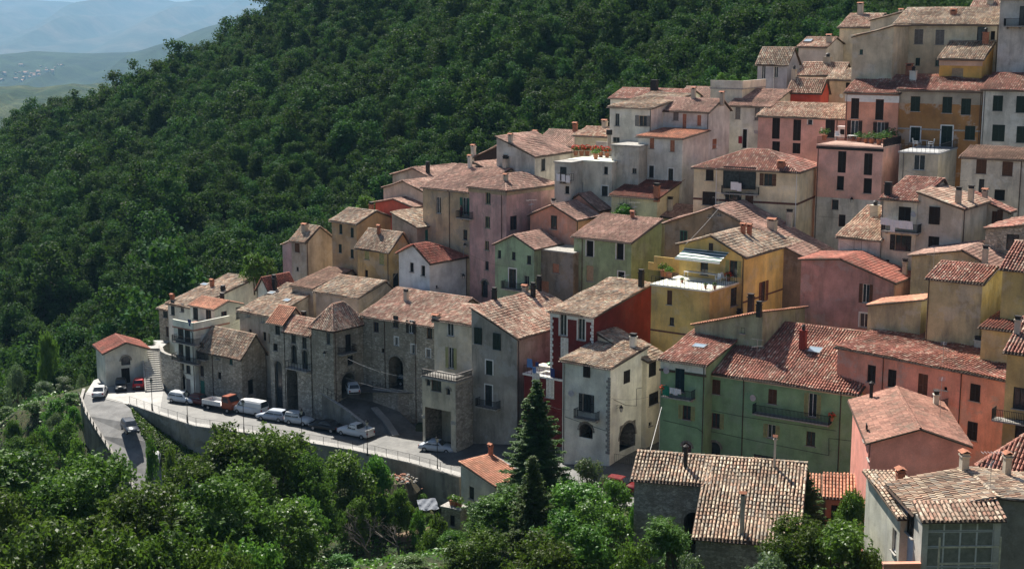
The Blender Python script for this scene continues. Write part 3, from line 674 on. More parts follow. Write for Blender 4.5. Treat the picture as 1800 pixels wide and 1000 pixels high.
# ------------------------------------------------ the tall palazzo row
Hs('pink_house', 'salmon pink palazzo with a white cornice and tall black shutters over a planted terrace', (1580, 164), 147, 30, 1488, 9, 12, ('F', 2.9, .55), plaster((.60, .30, .22), .3, .12),
   [('L', 1503, 191, 'sk', .85, 2.1), ('L', 1546, 193, 'sk', .85, 2.1), ('L', 1502, 228, 'okw', .8, 1.9), ('L', 1548, 231, 'okw', .8, 1.9)], pal='red', bands=[('L', -1.0, -.3, .10, WHITE, 'cornice')], pipes=[('L', 1489.5, 'c')])
Hs('brown_house', 'peeling brown palazzo with white panels and green shutters beside the salmon one', (1727, 161), 141.5, 30, 1581, 9, 12, ('F', 2.9, .55), BROWNP,
   [('L', 1609, 183, 'sd', .95, 1.5), ('L', 1665, 185, 'sd', .95, 1.6), ('L', 1698, 188, 'sd', .95, 1.6), ('L', 1609, 237, 'sdW', .95, 1.5), ('L', 1664, 240, 'sdW', 1.1, 2.1), ('L', 1705, 234, 'sd', 1.0, 1.4)], pal='red', bands=[('L', -1.35, -.2, .03, plaster((.30, .27, .23), .4, .2), 'frieze'), ('L', -4.0, -3.85, .04, CONC, 'string_course')], pipes=[('L', 1725, 'c')], chim=[(1605, 142, .8, 1.0, 'wo'), (1598, 133, .8, 1.0, 'b')])
Hs('grey_house', 'weathered whitish grey palazzo with green shutters at the right end of the row', (1862, 160), 137, 30, 1729, 9, 13, ('F', 2.9, .55), GREYW,
   [('L', 1754, 182, 'sd', .95, 1.5), ('L', 1795, 184, 'sd', .95, 1.6), ('L', 1755, 234, 'sd', 1.2, 1.6), ('L', 1797, 237, 'sd', 1.1, 1.6)], pal='red', pipes=[('L', 1732, 'z')])
Hs('pink_house', 'pale pink house with tall narrow shutters left of the planted terrace', (1488, 209), 146.5, 30, 1333, 7, 11, ('F', 2.0, .6), PINK,
   [('L', 1364, 226, 'skN', .85, 2.2), ('L', 1401, 229, 'skN', .85, 2.2), ('L', 1364, 258, 'skN', .85, 1.1), ('L', 1400, 261, 'skN', .85, 1.1), ('L', 1424, 215, 'gkW', .45, .5), ('L', 1459, 226, 'sk', 1.0, 1.9)], pal='mix', pipes=[('L', 1472, 'c')])
Hs('pink_house', 'tall pink block with a potted terrace on top and a grey rendered base', (1552, 261), 140, 33, 1437, 1583, 14, ('T',), PINK,
   [('L', 1480, 285, 'skN', .85, 2.15), ('L', 1526, 289, 'skN', .85, 2.15), ('L', 1477, 322, 'h', .75, 1.4), ('L', 1525, 327, 'h', .85, 1.5), ('L', 1468, 360, 'gk', .7, 1.0), ('L', 1480, 388, 'pk', .7, 1.2)], rail=('bars', 'LR', 1.0),
   pipes=[('L', 1439, 'c')], bands=[('L', -17, -5.2, .03, GREYW, 'base_render'), ('R', -17, -5.2, .03, GREYW, 'base_render'), ('L', -.35, .0, .1, SOOT, 'gutter_edge')], floor=plaster((.5, .33, .29), .3, .1))
Hs('grey_house', 'grey beige block with a railed terrace of white chairs beside the pink block', (1650, 271), 138, 30, 1581, 1712, 10, ('T',), plaster((.42, .39, .34), .6, .4), [('L', 1616, 286, 'gw', 1.1, 1.5)], rail=('thin', 'LR', 1.0), floor=plain('grey_tiles', (.42, .42, .42), .7), pipes=[('L', 1589, 'z')])
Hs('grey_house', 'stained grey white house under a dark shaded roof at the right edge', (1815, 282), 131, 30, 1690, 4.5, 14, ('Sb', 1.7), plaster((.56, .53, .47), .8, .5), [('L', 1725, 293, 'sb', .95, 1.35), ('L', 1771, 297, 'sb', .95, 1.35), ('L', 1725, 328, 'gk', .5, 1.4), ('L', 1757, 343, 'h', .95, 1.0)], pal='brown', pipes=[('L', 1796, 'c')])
# ------------------------------------------------ cottage group with the white washing
Hs('cream_house', 'cream house with white washing on its balcony under a striped red roof', (1613, 353), 121, 36, 1551, 8, 9, ('F', 3.4, .75), plaster((.58, .54, .45), .55, .35),
   [('L', 1590, 380, 'skN', 1.1, 1.6), ('L', 1583, 427, 'okb', .95, 1.35), ('L', 1560, 460, 'h', .3, .35)], pal='red', balc=[('L', 1580, 408, 3.2, 1.0, 'bars')], chim=[(1561, 345, .7, 1.0, 'dc')], pipes=[('L', 1552, 'z')])
Hs('grey_house', 'grey beige house with two dark shuttered windows and twin chimneys', (1692, 367), 119, 36, 1613, 1736, 10, ('Sa', 1.55), plaster((.47, .43, .37), .5, .35), [('L', 1643, 379, 'skN', .95, 1.5), ('L', 1641, 431, 'skN', .95, 1.5)], pal='mix', tk='n', chim=[(1684, 360, .55, 1.3, 'pc'), (1706, 357, .55, 1.3, 'pc')], pipes=[('R', 1695, 'c')])
Hs('low_house', 'low wing with two narrow shutters behind the twin chimney house', (1772, 372), 124, 36, 1700, 1782, 7, ('Sa', 1.6), plaster((.46, .42, .36), .6, .3), [('L', 1748, 384, 'sb', .5, 1.3), ('L', 1758, 382, 'sb', .5, 1.3)], pal='red', tk='n', chim=[(1731, 350, .5, .7, 'p')])
Hs('low_house', 'low grey house with one dark window under a steep striped roof below the pink block', (1547, 422), 121, 36, 1474, 8, 6, ('F', 3.2, .85), GREYW, [('L', 1508, 428, 'h', .7, 1.2)], pal='mix', chim=[(1538, 380, .9, 1.0, 'po')])
Hs('stone_house', 'rough stone house with a dark glazed opening at the right edge', (1850, 392), 112, 36, 1734, 7, 8, ('Sa', -1.0), STNL, [('L', 1780, 426, 'gk', 1.0, 1.3)], pal='red')
# ------------------------------------------------ centre right
Hs('cream_house', 'cream house with a red hipped roof and a recessed balcony with white washing', (1403, 302), 132, 26, 1220, 1441, 12, ('H', 2.4), plaster((.58, .51, .38), .4, .25),
   [('L', 1248, 306, 'sk', .75, 1.25), ('L', 1300, 313, 'gkN', 3.2, 2.1), ('L', 1350, 316, 'obb', .8, 1.15), ('L', 1246, 349, 'sk', 1.3, 1.3), ('L', 1289, 350, 'okr', .8, 1.3), ('L', 1317, 352, 'sb', .8, 1.3)], pal='red', tk='n', bands=[('L', -3.15, -2.95, .04, plain('brown_band', (.13, .06, .045), .9), 'string_course'), ('R', -3.15, -2.95, .04, plain('brown_band', (.13, .06, .045), .9), 'string_course')], pipes=[('L', 1260, 'w'), ('L', 1401, 'w')], chim=[(1373, 296, .8, .5, 'b')], balc=[('L', 1300, 341, 3.6, .35, 'bars')])
Hs('white_house', 'white house with a small red cloth at its door beside the pale pink house', (1352, 188), 151, 33, 1281, 1420, 11, ('F', 2.4, .5), plaster((.60, .59, .55), .5, .3), [('L', 1297, 199, 'sg', .6, 1.3), ('L', 1331, 201, 'sg', .6, 1.3), ('L', 1309, 244, 'hW', .5, 2.0)], pal='pink', tk='b', chim=[])
Hs('white_house', 'white walled roof terrace with green plants at the wood edge', (1305, 157), 161, 33, 1249, 1345, 6, ('T',), plaster((.55, .51, .43), .5, .3), [('L', 1270, 171, 'h', .4, .5)], rail=('wall', 'LR', 1.0, plaster((.56, .53, .48), .5, .3)))
Hs('white_house', 'low house with a dark chimney on its red roof behind the white group', (1196, 176), 159, 33, 1073, 6, 5, ('F', 1.7, .55), WHT, pal='red', tk='f', chim=[(1150, 160, .9, 1.0, 'dc')])
Hs('white_house', 'low red roofed house hard against the wood behind the white group', (1249, 171), 166, 33, 1190, 6, 5, ('F', 1.8, .5), WHT, pal='pink', tk='f')
Hs('white_house', 'white house with an open casement and an old tan roof left of the white group', (1145, 191), 147, 34, 1072, 9.5, 13, ('Sb', 2.0), plaster((.62, .60, .56), .5, .3), [('L', 1085, 211, 'gg', .5, 1.3), ('L', 1130, 213, 'ogt', .9, 1.1), ('L', 1083, 250, 'gg', .8, 1.0)], pal='old', pipes=[('L', 1146, 'c')])
Hs('grey_house', 'bluish white house with small terracotta shutters and two roof chimneys', (1246, 197), 148, 34, 1150, 1283, 14, ('F', 2.0, .6), LGREY, [('L', 1188, 205, 'sg', .65, .85), ('L', 1203, 215, 'po', .45, 1.7), ('L', 1229, 212, 'so', .45, 1.1), ('R', 1256, 253, 'so', 1.0, 1.0)], pal='pink', tk='n', chim=[(1219, 172, .5, .9, 'p'), (1269, 180, .5, .9, 'p')], pipes=[('L', 1245, 'c')], rail=None)
Hs('white_house', 'square white front house with orange red shutters above two glazed windows', (1200, 244), 141, 34, 1122, 1246, 13, ('Sb', .8), plaster((.58, .57, .55), .5, .3), [('L', 1146, 252, 'so', .5, 1.1), ('L', 1182, 257, 'so', .5, 1.15), ('L', 1145, 302, 'gkW', .55, 1.2), ('L', 1179, 308, 'gkW', .55, 1.3)], pal='orange', tk='n', chim=[])
Hs('grey_house', 'stained grey blank block between the flower terrace and the square white house', (1123, 258), 140, 34, 1075, 4, 10, ('T',), plaster((.44, .42, .38), .85, .5), [('L', 1115, 301, 'gg', .5, .55)])
Hs('white_house', 'white terrace house with boxes of red flowers along its roof', (1076, 286), 140.5, 34, 999, 6, 10, ('T',), plaster((.56, .54, .49), .7, .4), [('L', 1019, 299, 'h', .45, .75), ('L', 1065, 300, 'h', .45, .75), ('L', 1021, 327, 'gb', .5, .8), ('L', 1063, 336, 'gkW', .7, 1.0)], floor=WHT)
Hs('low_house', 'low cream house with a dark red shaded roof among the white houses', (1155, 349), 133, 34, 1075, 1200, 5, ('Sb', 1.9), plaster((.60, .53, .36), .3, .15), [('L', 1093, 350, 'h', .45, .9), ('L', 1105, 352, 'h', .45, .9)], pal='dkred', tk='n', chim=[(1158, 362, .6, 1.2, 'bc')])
# ------------------------------------------------ upper centre
Hs('grey_house', 'pale grey tall side walled house with one brown shutter at the wood edge', (940, 275), 151, 34, 873, 1003, 10, ('Sa', 2.3), GREYW, [('L', 889, 279, 'sb', .55, .8), ('R', 955, 290, 'gk', .8, 1.3)], pal='pink', tk='b', chim=[(897, 252, .5, .8, 'pt')])
Hs('roofed_house', 'house with a plain pink roof at the wood behind the flower terrace', (1012, 257), 166, 34, 940, 7, 6, ('F', 2.6, .5), CREAM, pal='pink', tk='f', chim=[(941, 250, .6, 1.2, 'b'), (920, 246, .6, 1.0, 'pc'), (1011, 232, .6, .9, 'b')])
Hs('cream_house', 'small cream walled house with a pale roof left of the white group', (1076, 241), 160, 34, 1010, 6, 8, ('F', 1.8, .5), CREAM, pal='mix', tk='b', chim=[(1063, 225, .7, .7, 'pt')])
Hs('grey_house', 'narrow grey house with white washing on a small balcony', (1003, 287), 147, 34, 975, 5, 9, ('T',), plaster((.46, .45, .43), .6, .4), [('L', 990, 308, 'gk', .8, 1.7), ('L', 997, 334, 'h', .5, .8)], pal='pink', balc=[('L', 990, 318, 1.5, .8, 'thin')])
Hs('pink_house', 'tall stained lavender tower house with small grey green windows', (890, 334), 148, 42, 825, 979, 15, ('H', 2.2), LAV,
   [('L', 858, 349, 'gy', .7, 1.25), ('L', 857, 391, 'gy', .7, 1.25), ('L', 856, 432, 'gy', .6, 1.0), ('L', 856, 467, 'gk', .5, .95), ('L', 852, 508, 'ak', .9, 1.9), ('R', 903, 392, 'gb', 1.1, 1.5)], pal='pink', tk='n', pipes=[('L', 882, 'c')], bands=[('L', -.6, -.1, .1, plaster((.40, .33, .24), .5, .2), 'cornice'), ('R', -.6, -.1, .1, plaster((.40, .33, .24), .5, .2), 'cornice')], chim=[(889, 318, .5, .5, 'p')])
Hs('ochre_house', 'weathered ochre house with teal balcony doors joined to the lavender tower', (830, 338), 152, 42, 743, 11, 13, ('F', 3.2, .55), OCHRE, [('L', 771, 361, 'gw', .7, 1.8), ('L', 818, 363, 'oew', .8, 1.9), ('L', 818, 413, 'gk', .6, 1.1), ('L', 812, 454, 'h', .6, .9)], pal='pink', tk='n', pipes=[('L', 790, 'c')], balc=[('L', 814, 384, 2.2, .9, 'bars')], chim=[(826, 296, .5, 1.3, 'wt')])
Hs('pinkish_house', 'pale pinkish gabled house at the wood left of the ochre house', (747, 338), 162, 42, 674, 8, 6, ('G', 1.5, .5), plaster((.52, .42, .36), .5, .3), pal='pink')
Hs('pinkish_house', 'small gabled house with a dark chimney hindmost at the wood edge', (765, 315), 168, 42, 690, 7, 6, ('G', 1.9, .5), plaster((.48, .39, .33), .5, .3), pal='pink', chim=[(752, 305, .5, 1.2, 'dc')])
Hs('white_house', 'whitish shed roofed house with a tall stained chimney above the lavender tower', (886, 313), 158, 42, 836, 9, 6, ('Sa', 1.7), plaster((.5, .47, .42), .8, .4), pal='pink', tk='n', chim=[(862, 312, .7, 2.2, 'pc')])
Hs('brown_house', 'dark brown panelled shed behind the pale grey tall wall', (874, 258), 166, 42, 829, 6, 6, ('Sa', -1.4), plain('brown_boarding', (.05, .035, .03), .9), pal='brown', chim=[(826, 284, .6, 1.4, 'wt')])
Hs('red_house', 'low bright red gabled house above the tan houses', (727, 364), 153, 42, 660, 746, 6, ('G', 1.1, .5), plaster((.52, .11, .075), .2, .1), [('L', 714, 374, 'h', .6, .5)], pal='pink', tk='n', pipes=[('R', 733, 'c')])
Hs('tan_house', 'tall tan house with four narrow green shuttered windows and two roof chimneys', (627, 393), 159, 40, 583, 692, 10, ('F', 1.9, .5), TAN, [('L', 599, 403, 'sd', .5, 1.1), ('L', 619, 409, 'sd', .5, 1.1), ('L', 598, 437, 'sd', .5, 1.0), ('L', 619, 446, 'sd', .5, 1.0)], pal='old', chim=[(657, 381, .6, 1.1, 'bc'), (688, 380, .6, 1.2, 'bc')])
Hs('ochre_house', 'ochre house with two pale shuttered windows and a grey patched base', (684, 441), 152, 40, 628, 722, 9, ('F', 2.4, .6), plaster((.42, .30, .15), .6, .4), [('L', 645, 447, 'sy', .7, 1.2), ('L', 671, 455, 'sy', .75, 1.3), ('L', 644, 481, 'h', .5, .8), ('R', 696, 493, 'gk', .9, 1.6)], pal='old', pipes=[('L', 682, 'c')], bands=[('L', -11, -4.0, .03, plaster((.30, .27, .23), .8, .4), 'base_render')], chim=[(666, 413, .4, .9, 'b')])
Hs('grey_house', 'grey blank walled house with a teal double door behind the white gabled house', (733, 399), 153, 40, 689, 794, 8, ('Sa', 1.35), plaster((.31, .28, .24), .7, .3), [('R', 760, 415, 'pe', 2.3, 1.6), ('R', 780, 406, 'ge', .6, .6)], pal='old')
Hs('grey_house', 'grey house with a stained brown side wall left of the tan house', (538, 425), 166, 40, 512, 585, 9, ('F', 1.7, .5), plaster((.34, .31, .28), .7, .4), [('L', 523, 433, 'sb', .7, 1.4), ('L', 523, 473, 'h', .4, .5)], pal='old', chim=[(536, 408, .8, .8, 'p')], pipes=[('R', 539.5, 'c')])
Hs('pink_house', 'narrow mauve house sliver at the left end of the upper row', (512, 423), 170, 40, 496, 5, 9, ('Sa', -.6), plaster((.46, .32, .35), .5, .3), pal='old', chim=[])
Hs('white_house', 'clean white gabled house with a new red tiled roof', (755, 461), 146, 40, 701, 822, 8, ('G', 2.1, .5, .6, 4), WHB, [('L', 724, 470, 'hW', .55, 1.0), ('L', 744, 476, 'hW', .55, 1.1), ('R', 768, 504, 'h', .3, .3)], pal='bright', tk='b', pipes=[('R', 819, 'c')])
Hs('green_house', 'pale green gabled house with a white framed balcony door', (939, 437), 137, 38, 870, 986, 12, ('G', 1.7, .5), GREEN2, [('L', 903, 450, 'gk', .45, .8), ('L', 930, 457, 'gk', .5, .85), ('L', 926, 493, 'gg', .6, .9), ('L', 901, 491, 'gbW', .9, 2.1), ('L', 878, 447, 'gk', .4, .8)], pal='pink', tk='n', balc=[('L', 897, 509, 2.4, .8, 'bars')])
Hs('grey_house', 'grey brown stained wall house with an orange window between the two green houses', (1008, 446), 134, 38, 941, 5, 11, ('T',), plaster((.25, .21, .17), .9, .5), [('L', 977, 472, 'ro', .75, .9), ('L', 958, 504, 'ro', .9, 1.1)], rail=None)
Hs('green_house', 'green house with a broad pinkish roof and a dark green side wall', (1110, 426), 130, 38, 1009, 1163, 12, ('Sb', 2.9), GREEN3, [('L', 1037, 437, 'hW', .8, 1.5), ('L', 1090, 442, 'hW', .8, 1.5), ('L', 1037, 481, 'rt', .8, 1.5), ('L', 1092, 487, 'hW', .7, 1.0)], pal='pink', tk='n', pipes=[('L', 1024, 'c')], chim=[(1112, 384, .4, .5, 'b')])
Hs('salmon_house', 'salmon gabled house with cream verges and one brown window', (1013, 386), 143, 38, 932, 1052, 9, ('G', 1.7, .5), SALM, [('L', 974, 391, 'gb', .75, 1.4)], pal='pink', tk='n', chim=[(948, 366, .45, .8, 'wc')], pipes=[('R', 1014.5, 'c')])
Hs('salmon_house', 'smaller salmon gabled house up behind the cream verged one', (1052, 369), 149, 38, 987, 1076, 8, ('G', 1.7, .5), SALM, pal='pink', tk='n')
Hs('low_house', 'low house with a pinkish roof and two chimneys behind the big barn gable', (1200, 384), 131, 38, 1112, 5, 5, ('F', 1.4, .6), plaster((.45, .38, .28), .6, .3), pal='pink', tk='n', chim=[(1158, 368, .5, .8, 'pc'), (1178, 372, .5, 1.2, 'pc')])
Hs('brown_house', 'large grey brown gabled barn house with a long sagging pink roof', (1431, 461), 122, 36, 1168, 1477, 9, ('G', 4.1, .66, 2.2), BRWN, [('L', 1202, 416, 'ge', .75, 1.1), ('L', 1248, 380, 'h', .25, .25), ('L', 1265, 377, 'h', .25, .25), ('L', 1242, 414, 'h', .5, .4)], pal='pink', tk='b', chim=[(1357, 407, .9, 1.0, 'pt'), (1387, 400, .6, 1.5, 'pc')])
# ------------------------------------------------ yellow house with terrace
Hs('yellow_house', 'big yellow house with a striped awning above its furnished terrace', (1309, 451), 121, 36, 1194, 1408, 10, ('G', 2.1, .5, .5, 5), YELL, [('L', 1250, 434, 'gb', .4, .65), ('L', 1238, 466, 'gb', .75, 1.8), ('L', 1289, 472, 'oyb', .75, 1.4), ('R', 1342, 512, 'orr', .9, 1.8)], pal='old', bands=[('R', -4.1, -3.95, .04, plain('brown_band', (.13, .06, .045), .9), 'string_course')], pipes=[('L', 1307, 'c'), ('R', 1382, 't')], chim=[(1306, 412, .45, .8, 'bt'), (1317, 413, .45, .8, 'bt')])
Hs('yellow_house', 'dull yellow lower block carrying the white furnished terrace', (1248, 513), 116.5, 36, 1145, 1309, 11, ('T',), YELP, [('L', 1177, 523, 'sb', .5, 1.25), ('L', 1181, 565, 'gk', .45, .7), ('R', 1292, 521, 'gb', 1.6, 1.6)], rail=('thin', 'LR', .9), floor=WHT, bands=[('L', -4.0, -3.85, .04, plain('brown_band', (.13, .06, .045), .9), 'string_course')])
Hs('red_house', 'deep red house with white quoins and white balcony doors', (1043, 557), 132, 36, 968, 1146, 15, ('Sb', 3.4), REDH, [('L', 990, 571, 'gwW', .8, 2.1), ('L', 1022, 579, 'gwW', .8, 2.1), ('L', 992, 611, 'sw', .9, 2.0)], pal='old', bands=[('L', -.55, -.05, .06, WHITE, 'cornice')], chim=[(1127, 505, .6, 1.6, 'dc')])
Hs('red_house', 'deep red terrace wing with blue washing on its white edged roof', (989, 669), 135, 36, 921, 5, 12, ('T',), REDH, [('L', 943, 670, 'sw', .85, 1.9), ('L', 968, 682, 'sw', .9, 1.9)], rail=('thin', 'LR', .95), floor=WHITE)
Hs('grey_house', 'tall grey stained house with dark green shutters under a wide mottled roof', (909, 594), 139, 36, 829, 1026, 17, ('Sa', 1.9), plaster((.29, .275, .255), .8, .5), [('L', 841, 590, 'sd', .95, 1.7), ('L', 874, 600, 'sd', .95, 1.7), ('L', 860, 646, 'sdW', .85, 1.5), ('L', 859, 695, 'gdW', .9, 2.2)], pal='mix', balc=[('L', 853, 717, 2.6, .9, 'bars')], chim=[(869, 528, .55, 1.1, 'dc'), (937, 523, .55, 1.4, 'dc'), (1004, 510, .55, 1.5, 'dc'), (923, 513, .7, .5, 'p')], pipes=[('R', 911, 'c')])
Hs('beige_house', 'beige house with a glazed balcony door above the balustraded loggia', (829, 571), 147, 36, 763, 7, 11, ('F', 2.0, .7), plaster((.48, .44, .37), .55, .4), [('L', 793, 578, 'gw', .85, 1.5), ('L', 793, 629, 'oyw', .75, 2.3)], pal='oldred', chim=[(776, 544, .9, .2, 'p')])
Hs('stone_house', 'old loggia of rusticated stone with round windows and a balustraded terrace over a garage', (801, 673), 140, 36, 742, 830, 9.6, ('T',), plaster((.44, .40, .33), .7, .4), [('L', 753, 672, 'ak', .5, .7), ('L', 767, 678, 'gb', 1.3, 1.15), ('L', 788, 688, 'ak', .5, .7), ('L', 770, 757, 'x', 3.4, 4.6)], rail=('balus', 'LR', .9, plain('dark_balustrade', (.10, .09, .085), .9)), bands=[('R', -9.6, -.3, .04, stone((.46, .43, .37), 2.0), 'rusticated_face'), ('L', -4.4, -4.1, .08, CONC, 'string_course')])
Hs('stone_house', 'long stone house with two rows of windows and a dark archway', (766, 574), 156, 36, 637, 10, 12, ('F', 3.0, .65), STN, [('L', 661, 575, 'gb', .8, 1.2), ('L', 696, 565, 'gb', .75, 1.4), ('L', 724, 574, 'ok', .7, 1.5), ('L', 755, 585, 'gb', .75, 1.4), ('L', 697, 600, 'gwW', .55, 1.0), ('L', 727, 614, 'gwW', .6, 1.1), ('L', 753, 621, 'gwW', .6, 1.0), ('L', 696, 655, 'ak', 2.2, 3.9), ('L', 673, 616, 'h', .4, .5)], pal='oldred', pipes=[('L', 676, 'c'), ('L', 730, 'c')], chim=[(714, 530, .6, 1.2, 'pc')], balc=[])
Hs('low_house', 'low house roofed with old tan tiles below the white gabled house', (630, 523), 160, 36, 555, 692, 4, ('F', 2.2, .75), plaster((.40, .36, .30), .7, .4), [], pal='old')
Hs('low_house', 'low house with a rust brown corrugated tile roof beside the tan house', (550, 507), 167, 36, 513, 8, 4, ('F', 2.4, .85), plaster((.35, .3, .26), .7, .4), pal='brown', tk='n')
Hs('white_house', 'long whitewashed garden wall house below the white gabled house', (822, 533), 144, 20, 760, 1.6, 3, ('T',), plaster((.55, .54, .52), .7, .4))
# ------------------------------------------------ stone row along the street
Hs('stone_house', 'square stone corner house with a pyramid roof and a car at its archway', (585, 577), 160, 38, 547, 642, 12, ('H', 2.6), STN, [('L', 577, 595, 'gg', .6, 1.4), ('R', 612, 603, 'sk', .9, 2.1), ('R', 616, 633, 'gk', .95, 1.1), ('R', 612, 676, 'ak', 2.2, 2.9)], pal='mix', balc=[('R', 615, 621, 2.4, .8, 'bars')], pipes=[('R', 588, 'c')])
Hs('stone_house', 'stone house with arched balcony doors over two tall dark arches', (545, 588), 164, 38, 500, 576, 14, ('F', 2.0, .6), STNL, [('L', 516, 594, 'gk', .8, 1.3), ('L', 535, 602, 'gk', .75, 1.5), ('L', 517, 623, 'ak', .95, 2.3), ('L', 536, 632, 'ak', .95, 2.3), ('L', 514, 690, 'ak', 1.9, 6.3)], pal='mix', balc=[('L', 520, 650, 3.6, .9, 'thin')])
Hs('stone_house', 'stone house with an orange attic roof and one tall arch', (498, 568), 167.5, 38, 473, 532, 16, ('F', 1.6, .6), STNL, [('L', 488, 578, 'gk', .8, 1.4), ('L', 484, 610, 'h', .8, .9), ('L', 490, 680, 'ak', 1.3, 6.5)], pal='orange', tk='f', chim=[(533, 551, .7, .9, 'dc')])
Hs('stone_house', 'tall bare stone house with a wide old roof and small skylights', (477, 556), 172, 38, 421, 12, 15, ('F', 3.6, .7), plaster((.38, .36, .32), .8, .5), [('L', 437, 551, 'h', .5, .9), ('L', 462, 560, 'h', .5, 1.0), ('L', 465, 591, 'h', .55, 1.1), ('L', 474, 594, 'h', .4, 1.2), ('L', 440, 584, 'h', .5, .8)], pal='old', sky_l=[(478, 517, 1.0, .7), (505, 530, 1.0, .7)], chim=[(483, 510, .6, 1.2, 'dc')])
Hs('stone_house', 'rough stone house with broken plaster and an old lichened roof on the street', (424, 628), 172, 38, 341, 466, 11, ('F', 1.9, .6), STN, [('L', 355, 612, 'gb', .7, 1.5), ('L', 355, 652, 'gb', .7, 1.4), ('L', 384, 624, 'h', .7, 1.1), ('L', 406, 634, 'ge', .6, 1.0), ('L', 386, 660, 'h', .6, .9), ('L', 356, 682, 'pe', .9, 2.0), ('R', 441, 680, 'h', .9, 1.9)], pal='old', balc=[('L', 353, 632, 1.6, .6, 'bars')], pipes=[('L', 373, 'c')])
Hs('white_house', 'tall white house with three dark balconies and a roof terrace above the street', (340, 581), 179, 38, 305, 6, 11.5, ('T',), WHT, [('L', 318, 582, 'gk', 1.0, 2.0), ('L', 330, 588, 'gk', 1.0, 2.0), ('L', 318, 613, 'gk', 1.0, 2.0), ('L', 330, 621, 'gk', 1.0, 2.0), ('L', 320, 644, 'gk', .7, .8), ('L', 331, 649, 'gk', .9, 1.1), ('L', 322, 672, 'ak', .8, 1.9), ('L', 331, 678, 'pg', .9, 1.9)], rail=('wall', 'LR', .9, WHT), balc=[('L', 322, 604, 4.6, .9, 'bars'), ('L', 322, 637, 4.8, .9, 'bars')], floor=plain('red_tiles', (.36, .17, .12), .8), pipes=[('L', 338.5, 'c')])
Hs('white_house', 'white terrace house with brick trimmed windows under a new orange roof', (377, 543), 184, 38, 334, 424, 6, ('F', .9, .5), WHT, [('L', 367, 553, 'gb', 1.0, 1.9), ('R', 394, 553, 'gr', 1.0, .9), ('R', 419, 550, 'gk', .9, 1.6), ('L', 344, 549, 'gk', .9, 1.9)], pal='orange', tk='f', chim=[(392, 518, .6, .7, 'dc')], sky_l=[(405, 518, .9, .6)])
Hs('white_house', 'white house at the village end under a broad tan roof with a skylight', (339, 541), 189, 38, 295, 453, 8, ('F', 3.6, .96), WHT, [('L', 304, 541, 'gn', .7, 2.0), ('L', 321, 541, 'gg', .6, 1.1)], pal='old', tk='b', chim=[(307, 513, .6, .9, 'bt'), (373, 505, .6, .9, 'bt'), (392, 512, .7, .5, 'dc')], sky_l=[(360, 502, 1.2, .7)])
Hs('stone_house', 'narrow old stone house at the far left end of the village', (299, 545), 193, 38, 279, 5, 9, ('F', .9, .6), STN, [('L', 291, 551, 'gn', .9, 1.2), ('L', 294, 583, 'gb', .6, 1.5)], pal='old')
Hs('white_house', 'white gable end with a new orange red roof behind the wide old roof', (472, 509), 183, 38, 453, 516, 5, ('G', 1.5, .5), WHT, pal='bright', tk='n', chim=[(482, 506, .6, 1.5, 'dc')])
# ------------------------------------------------ right, lower rows
Hs('white_house', 'white corner house with stone quoins, balcony and two arched openings', (1073, 647), 128, 36, 989, 1138, 12, ('Sb', 2.3), plaster((.64, .63, .58), .4, .2), [('L', 1032, 650, 'skN', .75, 1.4), ('L', 1031, 708, 'okk', .85, 1.7), ('L', 1030, 757, 'ak', 1.5, 1.4), ('R', 1102, 662, 'skN', 1.2, 1.25), ('R', 1103, 766, 'ak', 2.9, 2.6)], pal='old', balc=[('L', 1027, 737, 2.4, .8, 'bars')], pipes=[('L', 992, 'z'), ('R', 1135, 'z')], chim=[(1113, 612, .7, 1.2, 'wc')])
Hs('cream_house', 'pale yellow wing with dark shutters between the white corner house and the green house', (1137, 634), 133, 36, 1046, 1168, 11, ('G', 2.2, 1.0), plaster((.60, .57, .47), .35, .2), [('R', 1147, 649, 'skN', 1.4, 1.4), ('R', 1149, 700, 'sk', 1.8, 1.2), ('R', 1143, 745, 'h', .6, .4)], pal='old', chim=[])
Hs('green_house', 'bright green end house with a small laundry balcony and a skylight in its raised roof', (1240, 641), 127, 33, 1162, 9.5, 13, ('Sb', 3.7), GREEN, [('L', 1195, 668, 'sn', .95, 2.2), ('L', 1207, 725, 'oyr', .85, 1.35), ('L', 1207, 795, 'ak', .95, 1.9)], pal='red', tk='b', sky_l=[(1230, 611, 1.3, .9)], balc=[('L', 1188, 700, 3.0, 1.0, 'bars')], bands=[('S', -16, -.05, .03, GREYW, 'unseen_bounce_coat'), ('L', -.9, -.05, .04, WHT, 'frieze'), ('L', -1.15, -.95, .14, UNDER, 'eave_strip')], pipes=[('L', 1238, 'c')])  # S face coat added, unseen, to cut green bounce onto the white house
Hs('green_house', 'long bright green house with a long iron balcony and folded shutters', (1508, 691), 122, None, (1240, 652), 12, 10.5, ('F', 3.4, .8), GREEN, [('L', 1259, 680, 'sb', .85, 1.4), ('L', 1258, 739, 'oyr', .85, 1.45), ('L', 1358, 697, 'sb', .85, 1.4), ('L', 1428, 712, 'oyw', .8, 2.2), ('L', 1356, 758, 'oyw', .8, 1.3), ('L', 1425, 771, 'gb', .85, 1.35), ('L', 1256, 792, 'ak', 1.2, 1.7), ('L', 1345, 808, 'gk', 2.3, .8)], pal='red', tk='b', balc=[('L', 1388, 737, 7.3, .9, 'bars')], pipes=[('L', 1308, 'c'), ('L', 1479, 'c')], chim=[(1411, 615, .75, 2.0, 'ro')], sky_l=[(1433, 618, 1.3, 1.0)], bands=[('L', -.4, -.05, .08, plaster((.5, .42, .33), .4, .2), 'cornice')])
